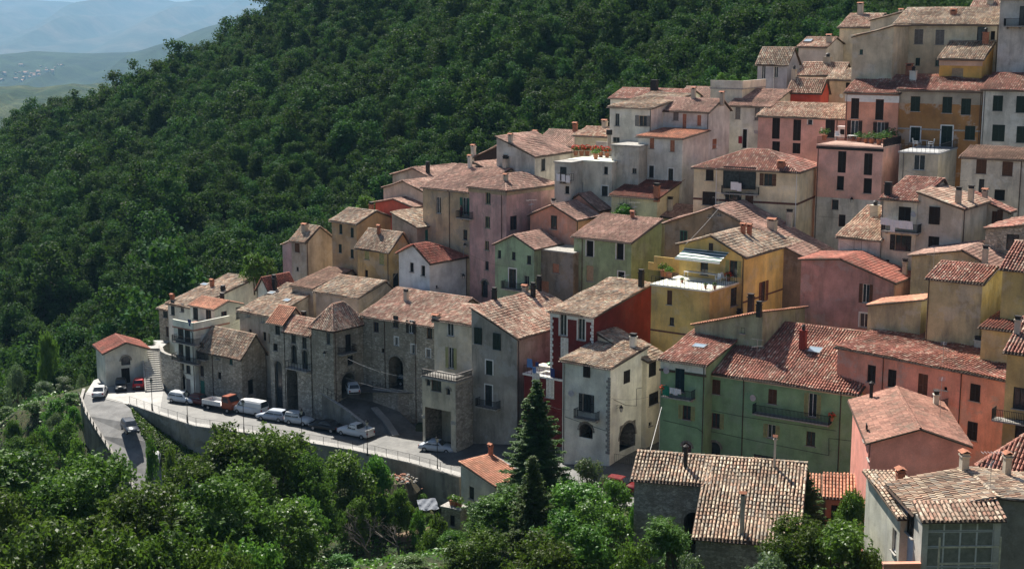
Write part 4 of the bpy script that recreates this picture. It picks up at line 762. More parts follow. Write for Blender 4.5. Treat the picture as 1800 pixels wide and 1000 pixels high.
Hs('green_house', 'grey green attic block with a thin orange roof above the striped roofs', (1341, 548), 119, 36, 1222, 1416, 4, ('P', -1.9, -1.0), plaster((.27, .31, .22), .8, .45), [('L', 1306, 581, 'h', .35, .5)], pal='orange', tk='f', chim=[(1301, 553, .5, .7, 'dc'), (1334, 549, .5, .7, 'dc'), (1312, 550, .6, 1.8, 'dc')])
Hs('pink_house', 'long faded pink house with dark shutters under a long striped roof', (1772, 668), 107, None, (1473, 609), 9.5, 13, ('F', 3.0, .8), PINKLONG, [('L', 1532, 657, 'sk', .8, 1.5), ('L', 1568, 665, 'sk', .8, 1.5), ('L', 1622, 677, 'sb', .9, 1.9), ('L', 1714, 690, 'sk', .9, 1.4), ('L', 1709, 757, 'sk', .9, 1.5), ('L', 1662, 683, 'h', .3, .3)], pal='red', tk='b', pipes=[('L', 1554, 'c'), ('L', 1691, 'c')], balc=[('L', 1617, 712, 4.0, .9, 'bars')], chim=[(1721, 612, .8, .7, 'wc')])
Hs('pink_house', 'mauve pink gabled house with one brown window and an orange tiled slope', (1572, 496), 115, 36, 1408, 1606, 10, ('G', 2.1, .57, 1.1), LAVP, [('L', 1522, 516, 'ob', .6, 1.6), ('L', 1519, 563, 'gwW', .8, 1.2)], pal='bright', tk='n', chim=[(1590, 484, .45, 1.2, 'pc')])
Hs('khaki_house', 'stained khaki house with a striped gabled roof above the long pink house', (1727, 498), 108, 36, 1632, 1776, 10, ('F', 1.7, .5), KHAKI, pal='red', pipes=[('L', 1634, 'c')])
Hs('khaki_house', 'low khaki wedge wall with a sloping orange cap above the long striped roof', (1620, 527), 111, 36, 1527, 1644, 4, ('Sa', -1.3), KHAKI, pal='orange', tk='f')
Hs('khaki_house', 'tan gabled house with a pinkish roof behind the striped khaki house', (1765, 480), 112.5, 36, 1602, 6, 7, ('G', 1.9, .45, .7), plaster((.42, .35, .23), .8, .45), pal='pink', tk='n', chim=[(1731, 462, .5, 1.2, 'pc')])
Hs('yellow_house', 'olive yellow house with a striped roof at the right edge', (1860, 480), 105, 36, 1763, 7, 9, ('F', 1.6, .5), plaster((.44, .37, .17), .6, .3), pal='red')
Hs('yellow_house', 'ochre yellow house with a railed balcony at the right edge beside the long pink house', (1860, 627), 98, 36, 1771, 7, 14, ('F', 1.8, .5), plaster((.50, .37, .17), .45, .2), [('L', 1795, 760, 'gk', .9, 1.9), ('L', 1792, 700, 'gk', .9, 1.6)], pal='red', balc=[('L', 1792, 745, 4.0, 1.0, 'bars')], chim=[(1788, 585, .5, 1.0, 'pc')])
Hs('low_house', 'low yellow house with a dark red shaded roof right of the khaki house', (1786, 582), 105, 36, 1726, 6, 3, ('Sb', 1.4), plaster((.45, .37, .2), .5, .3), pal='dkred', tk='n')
Hs('red_roofed_house', 'rounded stone building with a red barrel tile roof and ivy at the right edge', (1850, 838), 92, 40, 1726, 8, 5, ('H', 2.2), STN, pal='red', tk='b')
Hs('pink_house', 'small clean pink house with a brown red gabled roof below the green house', (1531, 775), 100, 97, 11.5, 1700, 9, ('F', 1.05, .5), PINKNEW, [('L', 1528, 790, 'gk', 1.0, 1.5), ('L', 1524, 760, 'gk', .8, 1.3)], pal='brick', tk='f', chim=[(1531, 700, .35, 1.2, 'mc'), (1645, 712, .6, .9, 'wc')], over=.4)
Hs('grey_house', 'grey gabled house with a blue side wall and a lichened roof at bottom right', (1612, 901), 82, 88, 5.3, 13, 9, ('F', 1.5, .375), plaster((.30, .285, .26), .7, .4), [('L', 1606, 918, 'sk', 1.2, 1.7)], pal='old', tk='b', chim=[(1694, 828, .7, 1.1, 'pt'), (1769, 838, .6, 1.4, 'pt')], single=300, bands=[('L', -11, -.02, .03, BLUEH, 'blue_render')])
Hs('grey_house', 'narrow grey side wing with loose tiles on its roof in the bottom right corner', (1583, 908), 83.5, 88, 7.5, 2.2, 8, ('Sa', .5), plaster((.42, .42, .38), .6, .3), [('L', 1572, 950, 'gw', .9, 1.5)], pal='old', tk='b', chim=[(1582, 848, .7, .7, 'b')])
Hs('stone_barn', 'old rubble walled barn with an arched door and a broad barrel tile roof', (1240, 849), 104, 14, 1115, 3.4, 8, ('F', 1.15, .94, 1.0), stone((.42, .385, .33), 3.2), [('L', 1222, 937, 'ak', 1.5, 3.4)], pal='old', tk='b', cat='barn', chim=[(1205, 822, .4, 1.7, 'mc')])
HBN = [x for l, x in HOUSES.items() if 'rubble walled barn' in l][0]
_p = HBN.polys[0]; _s = (_p[1].z - _p[0].z) / math.hypot(_p[1].x - _p[0].x, _p[1].y - _p[0].y); _b = 0
while proj(HBN.W(0, -_b, -_s * _b))[1] < 941: _b += .02
_a = 0
while proj(HBN.W(-_a, -_b, -_s * _b))[0] < 1400: _a += .05
_n = HBN.W(-_a, -_b, -_s * _b); _u, _v = proj(_n); _B = _b + HBN.B
house('stone_barn', 'rear wing of the rubble barn where the tiles sweep low to the ground', (_u, _v), _n.y, HBN.psi, _a, _B, 5, ('F', _s * (_b + .94 * HBN.B), (_b + .94 * HBN.B) / _B, _s * (_b + .94 * HBN.B) - .1), stone((.40, .37, .32), 3.2), [], group=HG, pal='old', tk='b', cat='barn', single=300, chim=[(1304, 940, .42, 3.4, 'p'), (1361, 822, .22, 2.6, 'p')])
Hs('garage', 'low white garage with a new ribbed orange roof below the street', (871, 852), 133, 50, 810, 921, 7, ('Sa', 1.2), plaster((.52, .51, .47), .5, .3), [('L', 829, 866, 'gk', .8, 1.3)], pal='orange', tk='f', cat='garage', chim=[(902, 792, .5, 1.0, 'bt')])
Hs('chapel', 'small white chapel with a red roof and an arched window over its door', (184, 620), 197, 62, 168, 259, 4.9, ('F', 1.6, .5), plaster((.56, .54, .48), .6, .35), [('R', 221, 634, 'ak', 1.3, 1.3), ('R', 221, 660, 'pk', 1.2, 2.2)], pal='bright', tk='n', cat='chapel', over=.35)
# ------------------------------------------------------------------ ground, streets, walls
def hill(x, y):      # the wooded hillside across the little valley
    zr = np.where(x < -83, 5 + .44 * (x + 187), 5 + .44 * 104 + .30 * (x + 83))
    z = np.where(y < 520, zr - .27 * (520 - y), zr - .5 * (y - 520))
    z = z + 3.0 * np.sin(x * .045 + y * .02) + 2.2 * np.sin(y * .05 - x * .022 + 1) + 1.2 * np.sin(x * .11 + 2)
    return np.maximum(z, -38 + .02 * (y - 230))
CTRL = []
for H in HOUSES.values():
    for fa in (.15, .85):
        for fb in (.15, .85):
            p = H.W(H.A * fa, H.B * fb, -H.h - .4); CTRL.append((p.x, p.y, p.z))
def ctrl_uvz(lst):
    for (u, v, z) in lst: p = Pz(u, v, z); CTRL.append((p.x, p.y, p.z - .6))
ctrl_uvz([(300, 720, 0), (400, 735, 0), (500, 755, 0), (620, 780, 0), (750, 810, 0)])
ctrl_uvz([(146, 700, -2), (172, 775, -5), (203, 820, -7), (232, 865, -9), (255, 775, -4), (280, 815, -6), (310, 860, -8), (215, 740, -2.5), (330, 880, -9)])
GARDEN = [(600, 880, -5), (650, 930, -4.6), (700, 960, -4), (560, 960, -5), (450, 900, -6), (760, 930, -3), (300, 900, -8), (100, 900, -9), (0, 850, -11), (0, 740, -15), (80, 760, -13), (480, 830, -6), (640, 830, -4.5), (380, 830, -8), (740, 870, -3.6)]
for (u, v, z) in GARDEN: p = Pz(u, v, z); CTRL.append((p.x, p.y, p.z))
for (x, y, z) in ((-60, 60, 8), (0, 60, 12), (30, 60, 18), (-30, 90, 0), (0, 95, 3), (12, 92, 6), (20, 92, 9), (30, 78, 14), (45, 75, 20), (60, 90, 24), (-60, 100, -5), (-90, 150, -14), (-90, 200, -22), (-60, 210, -16), (-75, 185, -12), (-40, 215, -8), (-20, 215, -2), (0, 215, 5), (30, 215, 14), (60, 215, 20), (80, 170, 34), (90, 140, 30), (0, 0, 46), (0, 20, 38), (40, 30, 40), (-40, 30, 24), (80, 60, 38), (-120, 60, -10), (54, 104, 21), (58, 120, 27), (62, 140, 33), (66, 160, 39), (70, 185, 45), (75, 200, 48), (66, 110, 24), (75, 140, 34)): CTRL.append((x, y, z))
CT = np.array(CTRL)
def town(x, y):
    d2 = (x[..., None] - CT[:, 0]) ** 2 + (y[..., None] - CT[:, 1]) ** 2
    w = 1 / (d2 + 6) ** 2
    return (w * CT[:, 2]).sum(-1) / w.sum(-1)
def ground_z(x, y):
    x = np.asarray(x, float); y = np.asarray(y, float)
    t = np.clip((y - 205) / 60, 0, 1); t = t * t * (3 - 2 * t)
    hz = hill(x, y); tz = town(x, np.minimum(y, 240)); return tz * (1 - t) + hz * t
gx = np.arange(-300, 301, 4.0); gy = np.arange(-10, 660, 4.0); GX, GY = np.meshgrid(gx, gy)
GZ = np.concatenate([ground_z(GX[i:i + 20], GY[i:i + 20]) for i in range(0, len(gy), 20)])
nx, ny = len(gx), len(gy); idx = np.arange(nx * ny).reshape(ny, nx)
Fq = np.stack([idx[:-1, :-1], idx[:-1, 1:], idx[1:, 1:], idx[1:, :-1]], -1).reshape(-1, 4)
t = NT('ground_cover'); t.b.inputs['Roughness'].default_value = 1
nz = t.noise(.25, 8, t.coord(), .7); nf = t.noise(3, 6, t.coord(), .7)
col = t.mix(t.ramp(nz, [(.4, g3(0)), (.62, g3(1))]), (.022, .042, .014), (.075, .075, .032))
col = t.mix(.6, col, t.ramp(nf, [(.3, g3(.4)), (.7, g3(1.0))]), 'MULTIPLY'); t.color(col); t.bump(nf, .3, .8)
gm = npmesh('ground', np.stack([GX, GY, GZ], -1).reshape(-1, 3), Fq, t.m); gm.polygons.foreach_set('use_smooth', [True] * len(gm.polygons))
obj('ground', gm, kind='structure', label='green rough ground of the hillside under village and garden')
# streets as strips: pairs (edge on the valley side, edge under the houses)
def strip(name, a, b, mat, label, th=.0, **kw):
    m = MB(); n = len(a)
    for i in range(n - 1): m.poly([a[i], a[i + 1], b[i + 1], b[i]])
    if th:
        for e in (a, b):
            for i in range(n - 1): m.poly([e[i], e[i + 1], e[i + 1] - Vector((0, 0, th)), e[i] - Vector((0, 0, th))])
    return obj(name, m.mesh(name, mat), kind='structure', label=label)
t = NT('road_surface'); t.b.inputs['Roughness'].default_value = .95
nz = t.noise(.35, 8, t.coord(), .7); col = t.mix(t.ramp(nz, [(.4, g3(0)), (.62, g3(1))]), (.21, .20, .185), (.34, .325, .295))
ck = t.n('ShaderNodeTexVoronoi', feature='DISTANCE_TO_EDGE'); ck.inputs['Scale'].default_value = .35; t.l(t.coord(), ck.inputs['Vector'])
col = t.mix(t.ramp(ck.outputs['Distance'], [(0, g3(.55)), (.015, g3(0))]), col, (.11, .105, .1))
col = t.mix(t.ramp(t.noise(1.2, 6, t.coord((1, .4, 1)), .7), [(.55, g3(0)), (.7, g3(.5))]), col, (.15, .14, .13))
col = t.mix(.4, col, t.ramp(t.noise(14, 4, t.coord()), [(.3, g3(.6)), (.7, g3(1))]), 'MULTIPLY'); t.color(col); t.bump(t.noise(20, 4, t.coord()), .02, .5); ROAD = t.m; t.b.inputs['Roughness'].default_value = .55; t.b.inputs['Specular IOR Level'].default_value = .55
t = NT('asphalt'); t.b.inputs['Roughness'].default_value = .9
col = t.mix(t.ramp(t.noise(.5, 7, t.coord(), .7), [(.4, g3(0)), (.62, g3(1))]), (.12, .118, .115), (.19, .186, .18)); t.color(col); t.bump(t.noise(25, 3, t.coord()), .01, .5); ASPH = t.m; t.b.inputs['Roughness'].default_value = .8; t.b.inputs['Specular IOR Level'].default_value = .3
t = NT('shade_dark_asphalt'); t.b.inputs['Roughness'].default_value = .9
col = t.mix(t.ramp(t.noise(.4, 8, t.coord(), .7), [(.4, g3(0)), (.62, g3(1))]), (.06, .058, .055), (.125, .12, .11)); col = t.mix(t.ramp(t.noise(1.1, 6, t.coord((1, .5, 1)), .7), [(.56, g3(0)), (.66, g3(.6))]), col, (.035, .034, .033)); t.color(col); t.bump(t.noise(25, 3, t.coord()), .01, .5); ASPH_SHADE = t.m; t.b.inputs['Roughness'].default_value = .6; t.b.inputs['Specular IOR Level'].default_value = .5  # dark asphalt, with the houses' shade put into its colour as well
def Q(lst): return [Pz(u, v, z) for u, v, z in lst]
front = Q([(150, 692, 0), (190, 702, 0), (228, 711, 0), (280, 729, 0), (345, 750, 0), (470, 767, 0), (620, 792, 0), (720, 814, .2), (812, 840, .8), (920, 868, 2.2), (1010, 880, 3.4), (1110, 890, 4.4), (1300, 900, 5), (1500, 905, 5)])
back = Q([(165, 668, 0), (200, 655, 0), (262, 655, 0), (290, 668, 0), (345, 672, 0), (480, 690, 0), (620, 725, 0), (720, 740, .2), (830, 745, .8), (930, 760, 2.2), (1000, 760, 3.4), (1090, 770, 4.4), (1290, 790, 5), (1500, 800, 5)])
strip('forecourt', front[:4], back[:4], ROAD, 'pale worn concrete forecourt before the chapel', .0)
strip('street', front[3:], back[3:], ASPH_SHADE, 'asphalt street with house shade in its dark tone running past the parked cars', .0)
def off_in(k, d): return front[k] + (back[k] - front[k]).normalized() * d + Vector((0, 0, .12))
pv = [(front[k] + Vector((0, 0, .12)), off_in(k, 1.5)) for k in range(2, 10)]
strip('sunlit_pavement', [a for a, b in pv], [b for a, b in pv], ROAD, 'pale concrete strip along the street fence with sunlight put into its tone', .12)  # paler than the street to paint its sunlit edge
lr_l = Q([(146, 688, .03), (141, 705, -.3), (150, 730, -1.0), (172, 765, -2.4), (203, 812, -4.4), (232, 860, -6.4), (262, 915, -8)])
lr_r = Q([(215, 706, .03), (232, 720, -.2), (240, 745, -1.0), (255, 775, -2.4), (280, 815, -4.4), (310, 860, -6.4), (350, 915, -8)])
strip('road', lr_l, lr_r, ASPH, 'grey asphalt road bending downhill from the chapel forecourt', .3)
# retaining walls: each a run of points (top) and a depth
def wall_run(name, label, top, depth, th, mat, cap=.12, cat='wall'):
    m = MB(); n = len(top); ds = depth if isinstance(depth, (list, tuple)) else [depth] * n
    nm = []
    for i in range(n):
        d = (top[min(i + 1, n - 1)] - top[max(i - 1, 0)]); d.z = 0; d.normalize(); nm.append(Vector((-d.y, d.x, 0)) * th)
    def ring(i, zo, ex=0): return [top[i] + Vector((0, 0, zo)) - nm[i] * ex / th, top[i] + Vector((0, 0, zo)) + nm[i] * (1 + ex / th)]
    for i in range(n - 1):
        a0, b0 = ring(i, 0); a1, b1 = ring(i + 1, 0); da, db = Vector((0, 0, -ds[i])), Vector((0, 0, -ds[i + 1]))
        m.poly([a0, a1, b1, b0]); m.poly([a0 + da, a1 + db, a1, a0]); m.poly([b0, b1, b1 + db, b0 + da])
    for i in (0, n - 1): a, b = ring(i, 0); dd = Vector((0, 0, -ds[i])); m.poly([a, b, b + dd, a + dd])
    org = top[0].copy(); m.v = [tuple(Vector(v) - org) for v in m.v]
    root = thing(name, label, cat, org); obj('wall_body', m.mesh(name, mat), root)
    if cap:
        c = MB()
        for i in range(n - 1):
            a0, b0 = ring(i, 0, .05); a1, b1 = ring(i + 1, 0, .05); up = Vector((0, 0, cap)); q = [a0, a1, b1, b0]; lo = [p - org + Vector((0, 0, .003)) for p in q]; hi = [p - org + up for p in q]
            c.poly(hi)
            for k in range(4): c.poly([lo[k], lo[(k + 1) % 4], hi[(k + 1) % 4], hi[k]])
        obj('coping', c.mesh('coping', CONC), root)
    return root
RETW = plaster((.21, .195, .17), .95, .6)
up_ = Vector((0, 0, 1))
fline = [p.copy() for p in front[2:9]]
wall_run('retaining_wall', 'long stained retaining wall carrying the street fence above the garden', [p + up_ * .12 for p in fline], [1.0, 3.2, 4.6, 5.4, 5.6, 5.0, 5.0], -.35, RETW, .1)
wall_run('retaining_wall', 'curved parapet wall along the outer edge of the downhill road', [p + up_ * .35 for p in lr_l], [4, 5, 6, 6, 6, 6, 6], .3, RETW, .1)
wall_run('retaining_wall', 'stone retaining wall beside the ramp below the long stone house', [p for p in Q([(655, 684, 4.2), (700, 690, 4.2), (742, 688, 4.2)])], [4.4, 5.5, 6], .4, stone((.40, .37, .33), 3.0), .08)
wall_run('retaining_wall', 'panelled concrete ramp wall behind the black saloon', [p for p in Q([(562, 690, 3.6), (610, 722, 2.2), (655, 757, .5)])], [4, 3, 1], .3, RETW, .1)
wall_run('parapet_wall', 'sunlit cobbled ramp parapet by the white pickup', [p for p in Q([(652, 716, 2.2), (672, 738, 1.3), (690, 765, .3)])], [2.4, 1.5, .5], .9, ROAD, 0)
strip('ramp', Q([(565, 690, 3.4), (612, 722, 2.0), (660, 765, .05)]), Q([(660, 690, 3.6), (690, 712, 2.2), (742, 762, .05)]), ASPH_SHADE, 'ramp with shade in its dark tone climbing from the street to the stone archway', .0)
strip('upper_street', Q([(590, 692, 3.5), (650, 689, 4.15), (745, 692, 4.2)]), Q([(600, 650, 3.5), (660, 640, 4.15), (770, 650, 4.2)]), ASPH_SHADE, 'upper street with shade in its dark tone in front of the stone archway', .0)
wall_run('retaining_wall', 'curved stone stair wall beside the tall white house', Q([(280, 610, 5.6), (283, 618, 5.4), (292, 623, 5.2), (304, 626, 5.1), (316, 630, 5.0)]), [6, 6, 6, 6, 6], .4, STNL, .08)
GRB = t_bank = bpy.data.materials['ground_cover']
strip('bank', [q + Vector((0, 0, -.12)) for q in lr_r[1:]], [q - up_ * d for q, d in zip([front[2], front[3], front[4], front[5], front[5] + Vector((4, -2, 0)), front[5] + Vector((6, -6, 0))], (.6, 2.2, 3.6, 4.8, 6, 7))], GRB, 'grassy bank between the downhill road and the retaining wall')
# stair beside the chapel
st = thing('stairway', 'broad pale stone stair climbing past the chapel', 'stairs', Pz(272, 688, 0)); ns = 20
p0 = Pz(273, 688, 0.0); p1 = Pz(266, 612, 4.2); ax = (p1 - p0); axh = Vector((ax.x, ax.y, 0)); run = axh.length / ns; dr = axh.normalized(); sd = Vector((dr.y, -dr.x, 0)); w_ = 2.2
sb = MB(); sb.box(-w_ / 2, w_ / 2, 0, run * 1.02, -.9, ax.z / ns); SM = sb.mesh('step', plain('pale_step', (.46, .44, .40), .9, 0, .25)); ang = math.atan2(dr.y, dr.x) - math.pi / 2
for i in range(ns): obj('step', SM, st, dr * (run * i) + up_ * (ax.z / ns * i), ang)
for s_ in (-1, 1):
    m = MB(); a = sd * (s_ * (w_ / 2 + .12))
    m.slab([p for p in (a - sd * .1 + up_ * .3, a + sd * .1 + up_ * .3, a + sd * .1 + axh + up_ * (ax.z + .3), a - sd * .1 + axh + up_ * (ax.z + .3))], 1.4); obj('stringer', m.mesh('stringer', CONC), st)
strip('stair_landing', Q([(255, 612, 4.3), (283, 612, 4.3)]), Q([(255, 598, 4.3), (300, 598, 4.3)]), ROAD, 'pale landing at the top of the chapel stair', .6)
# fence along the street: posts, rails, wire
def fence(name, label, pts, h, sp=2.0, rails=(1.0,), mat=IRON, wire=True, post_r=.022):
    root = thing(name, label, 'fence', pts[0]); o = pts[0]; pb = MB(); pb.box(-post_r, post_r, -post_r, post_r, 0, h); PM = pb.mesh('post', mat); rl = MB(); wr = MB()
    for a, b in zip(pts[:-1], pts[1:]):
        n = max(1, round((b - a).length / sp))
        for i in range(n): obj('post', PM, root, a + (b - a) * (i / n) - o)
        for r in rails: rl.tube(a - o + up_ * h * r, b - o + up_ * h * r, .018, n=4)
        if wire:
            m = int((b - a).length / .22)
            for i in range(m): p = a + (b - a) * (i / m) - o; wr.tube(p + up_ * .04, p + up_ * (h * .97), .0045, n=3, cap=False)
            for k in range(5): wr.tube(a - o + up_ * h * (.08 + .18 * k), b - o + up_ * h * (.08 + .18 * k), .0045, n=3, cap=False)
    obj('rail', rl.mesh('rail', mat), root)
    if wire: obj('wire_mesh', wr.mesh('wire_mesh', mat), root)
    return root
fence('wire_fence', 'low wire mesh fence with thin posts along the street edge', [p + up_ * .22 for p in fline], .95)
fence('guard_rail', 'grey guard rail with posts on the curved road parapet', [p + up_ * .45 - Vector((.1, 0, 0)) for p in lr_l[1:]], .8, 1.6, (.55, .98), plain('galvanised', (.12, .11, .10), .5, .4), False, .06)
fence('iron_fence', 'short iron railing at the head of the ramp', Q([(562, 686, 3.9), (610, 717, 2.5)]), .95, .8, (1.0, .5), IRON, False)
fence('iron_fence', 'iron railing along the upper street above the stone retaining wall', Q([(655, 682, 4.25), (742, 686, 4.25)]), .8, 1.2, (1.0,), IRON, True)
fence('iron_fence', 'railing on the sloping street beside the white corner house', Q([(1080, 812, 4.3), (1140, 822, 4.6)]), .95, .25, (1.0, .05), IRON, False, .012)
# ------------------------------------------------------------------ far hills and mountains
def ridge_mesh(name, pts, Y, depth, base_v, mat, label, rough=1.0, seed=0):
    """a range whose crest, seen from the village, runs through pts; its flanks fall to both sides"""
    r = np.random.default_rng(seed); us = np.linspace(pts[0][0], pts[-1][0], 90); vs_ = np.interp(us, [p[0] for p in pts], [p[1] for p in pts])
    for k in range(1, 6): vs_ = vs_ + np.sin(us * .02 * 1.9 ** k + r.uniform(0, 6)) * rough * 1.6 / 1.6 ** k
    rows = []; 
    cz = [P(u, v, Y) for u, v in zip(us, vs_)]; zb = P(0, base_v, Y - depth).z
    ph = r.uniform(0, 6.3, 8)
    for j, tt in enumerate(np.linspace(0, 1.5, 31)):
        row = []
        for i, c in enumerate(cz):
            y = Y - depth + depth * tt; f = tt if tt <= 1 else 2 - tt
            z = zb + (c.z - zb) * (f ** .85 if f > 0 else 0) ; sp = math.sin(f * math.pi) * (c.z - zb) * .10
            z += sp * (math.sin(us[i] * .05 + tt * 4 + ph[0]) + .6 * math.sin(us[i] * .11 - tt * 7 + ph[1]) + .4 * math.sin(us[i] * .23 + tt * 11 + ph[2]))
            row.append((c.x * (y / Y) ** .3, y, z))
        rows.append(row)
    V = np.array(rows).reshape(-1, 3); ny_, nx_ = len(rows), len(us); ii = np.arange(nx_ * ny_).reshape(ny_, nx_)
    fq = np.stack([ii[:-1, :-1], ii[:-1, 1:], ii[1:, 1:], ii[1:, :-1]], -1).reshape(-1, 4)
    me = npmesh(name, V, fq, mat); me.polygons.foreach_set('use_smooth', [True] * len(me.polygons)); return obj(name, me, kind='structure', label=label)
def far_mat(name, a, b, s):
    t = NT(name); t.b.inputs['Roughness'].default_value = 1; n1 = t.noise(s, 9, t.coord(), .7); n2 = t.noise(s * 7, 6, t.coord(), .75)
    col = t.mix(t.ramp(n1, [(.42, g3(0)), (.6, g3(1))]), a, b); col = t.mix(.75, col, t.ramp(n2, [(.35, g3(.25)), (.62, g3(1))]), 'MULTIPLY'); t.color(col); t.bump(n2, 14, 1.0); return t.m
ridge_mesh('near_hills', [(-260, 170), (0, 152), (60, 155), (130, 148), (200, 160), (420, 190)], 2900, 1000, 330, far_mat('hill_fields', (.025, .06, .02), (.11, .13, .045), .006), 'green and yellow patched hill in the valley', .6, 3)
ridge_mesh('far_hills', [(-300, 100), (0, 97), (60, 90), (160, 95), (240, 91), (300, 73), (360, 49), (440, 27), (540, -10), (760, -60)], 7600, 3000, 230, far_mat('hill_woods', (.012, .034, .018), (.035, .068, .03), .004), 'hazy wooded ridge rising to the right', .35, 5)
ridge_mesh('mountains', [(-500, 12), (-200, -12), (0, -14), (60, 0), (110, 3), (140, 7), (180, 8), (205, 1), (240, -14), (280, -4), (300, 5), (345, 3), (372, -6), (480, -14), (800, -4), (1300, -30)], 21000, 9000, 118, far_mat('mountain_slopes', (.05, .07, .05), (.12, .11, .08), .0012), 'pale blue mountain range on the horizon', .5, 9)
pl = MB(); pl.poly([(-20000, 560, -260), (20000, 560, -260), (28000, 30000, -260), (-28000, 30000, -260)])
obj('valley_floor', pl.mesh('valley_floor', far_mat('valley_fields', (.03, .06, .022), (.10, .11, .045), .003)), kind='structure', label='hazy valley floor below the far hills')
# scattered far village
fv = MB(); fv.box(-5, 5, -4, 4, -6, 5.0); FW = fv.mesh('wall', WHT); fr_ = MB(); fr_.poly([(-5.6, -4.6, 4.8), (5.6, -4.6, 4.8), (5.6, 0, 7.4), (-5.6, 0, 7.4)]); fr_.poly([(5.6, 4.6, 4.8), (-5.6, 4.6, 4.8), (-5.6, 0, 7.4), (5.6, 0, 7.4)])
FR = fr_.mesh('roof', plain('far_roof', (.36, .24, .18), .9))
far_obj = bpy.data.objects['far_hills']; bpy.context.view_layer.update()
r_ = random.Random(4)
for k in range(34):
    u = r_.gauss(58, 30); v = 128 + r_.gauss(0, 7) - (u - 58) * .10
    if u < 2 or u > 118: continue
    d = ray(u, v).normalized(); ok, loc, nn, i_ = far_obj.ray_cast(Vector((0, 0, CAMZ)), d)
    if not ok: continue
    o = thing('distant_house', 'tiny pale house of the hazy far village', 'house', loc, 'houses of the hazy far village', r_.uniform(0, 3)); s = r_.uniform(.8, 1.5); o.scale = (s * r_.uniform(.8, 1.6), s, s)
    obj('wall', FW, o); obj('roof', FR, o)
# the air
hb = MB(); hb.box(-30000, 30000, -60, 32000, -620, 900); hm = bpy.data.materials.new('haze_air'); hm.use_nodes = True; nt = hm.node_tree
nt.nodes.remove(nt.nodes['Principled BSDF']); pv = nt.nodes.new('ShaderNodeVolumePrincipled'); pv.inputs['Color'].default_value = (.36, .68, 1, 1); pv.inputs['Density'].default_value = HAZE; pv.inputs['Anisotropy'].default_value = .0
nt.links.new(pv.outputs[0], nt.nodes['Material Output'].inputs['Volume']); obj('haze', hb.mesh('haze', hm), kind='stuff', label='pale blue haze filling the valley air')
# ------------------------------------------------------------------ trees and plants
TR = np.random.default_rng(5)
BARK = plain('bark', (.09, .07, .05), .95, 0, .4)
LEAF_F = leaf_mat('forest_leaves', (.0095, .035, .0105), (.038, .094, .019), .22, .7, .1)
LEAF_N = leaf_mat('broad_leaves', (.027, .068, .010), (.105, .18, .025), .34, .5, .2)
LEAF_B = leaf_mat('bright_leaves', (.045, .115, .015), (.13, .25, .035), .4, .45, .35)
LEAF_O = leaf_mat('olive_leaves', (.07, .10, .05), (.16, .19, .11), .25, .55, .3)
LEAF_C = leaf_mat('conifer_needles', (.024, .065, .017), (.085, .16, .035), .3, .6, .25)
LEAF_P = leaf_mat('pine_needles', (.04, .11, .015), (.13, .25, .035), .25, .55, .25)
def leaves(cen, dirs, size, asp=.6, rs=TR, jit=.7, vj=.35):
    """flat leaf quads at cen facing roughly along dirs"""
    n = len(cen); d = dirs + rs.normal(0, jit, (n, 3)); d /= np.linalg.norm(d, axis=1, keepdims=True) + 1e-9
    a = rs.normal(0, 1, (n, 3)); a -= (a * d).sum(1, keepdims=True) * d; a /= np.linalg.norm(a, axis=1, keepdims=True) + 1e-9; b = np.cross(d, a)
    s = size * rs.uniform(1 - vj, 1 + vj, (n, 1)); V = np.stack([cen - a * s * .5, cen + b * s * asp * .5 + d * s * .08, cen + a * s * .5, cen - b * s * asp * .5 + d * s * .08], 1)
    return V.reshape(-1, 3)
def quads(n): return np.arange(n * 4).reshape(n, 4)
def clump_leaves(cl, n, size, rs, asp=.6, shell=.75, up=.25, spray=0):
    """cl: (k,4) centres and radii"""
    w = cl[:, 3] ** 2; ix = rs.choice(len(cl), n, p=w / w.sum()); d = rs.normal(0, 1, (n, 3)); d[:, 2] += up; d /= np.linalg.norm(d, axis=1, keepdims=True)
    r = cl[ix, 3] * rs.uniform(shell, 1.08, n); bump = 1 + .18 * np.sin(d[:, 0] * 7 + ix) * np.sin(d[:, 1] * 6 + d[:, 2] * 5)
    cen = cl[ix, :3] + d * (r * bump)[:, None] * np.array([1, 1, .8])
    if spray:      # leaves gather on twigs that stick out of the clumps
        tw = rs.integers(0, max(4, n // spray), n); k = max(4, n // spray); first = np.arange(k); ax = d[:k] + rs.normal(0, .5, (k, 3)); ax /= np.linalg.norm(ax, axis=1, keepdims=True)
        cen = cen[:k][tw] + ax[tw] * rs.uniform(-.45, .75, (n, 1)) * size * 2.6 + rs.normal(0, .32, (n, 3)) * size; d = d[:k][tw]; ix = ix[:k][tw]
    V = leaves(cen, d, size, asp, rs); base = rs.uniform(0, 1, len(cl))[ix]; lv = np.clip(base * .68 + rs.uniform(0, .34, n), 0, 1)
    return V, np.repeat(lv, 4)
def limb_mesh(name, trunk_h, r, cl, rs, mat=BARK, nl=7, bend=.3):
    m = MB(); p = Vector((0, 0, -1.2)); pts = [p]; k = 6
    for i in range(1, k + 1): pts.append(Vector((rs.normal(0, bend) * i / k, rs.normal(0, bend) * i / k, trunk_h * i / k)))
    for i in range(k): m.tube(pts[i], pts[i + 1], r * (1 - .13 * i), r * (1 - .13 * (i + 1)), 7, False)
    order = rs.permutation(len(cl))[:nl]
    for j in order:
        c = Vector(cl[j, :3]); s = pts[int(rs.integers(2, k + 1))]; mid = s.lerp(c, .5) + Vector((0, 0, .12 * (c - s).length)); m.tube(s, mid, r * .42, r * .28, 5, False); m.tube(mid, c, r * .28, r * .08, 5, False)
    return m.mesh(name, mat, True)
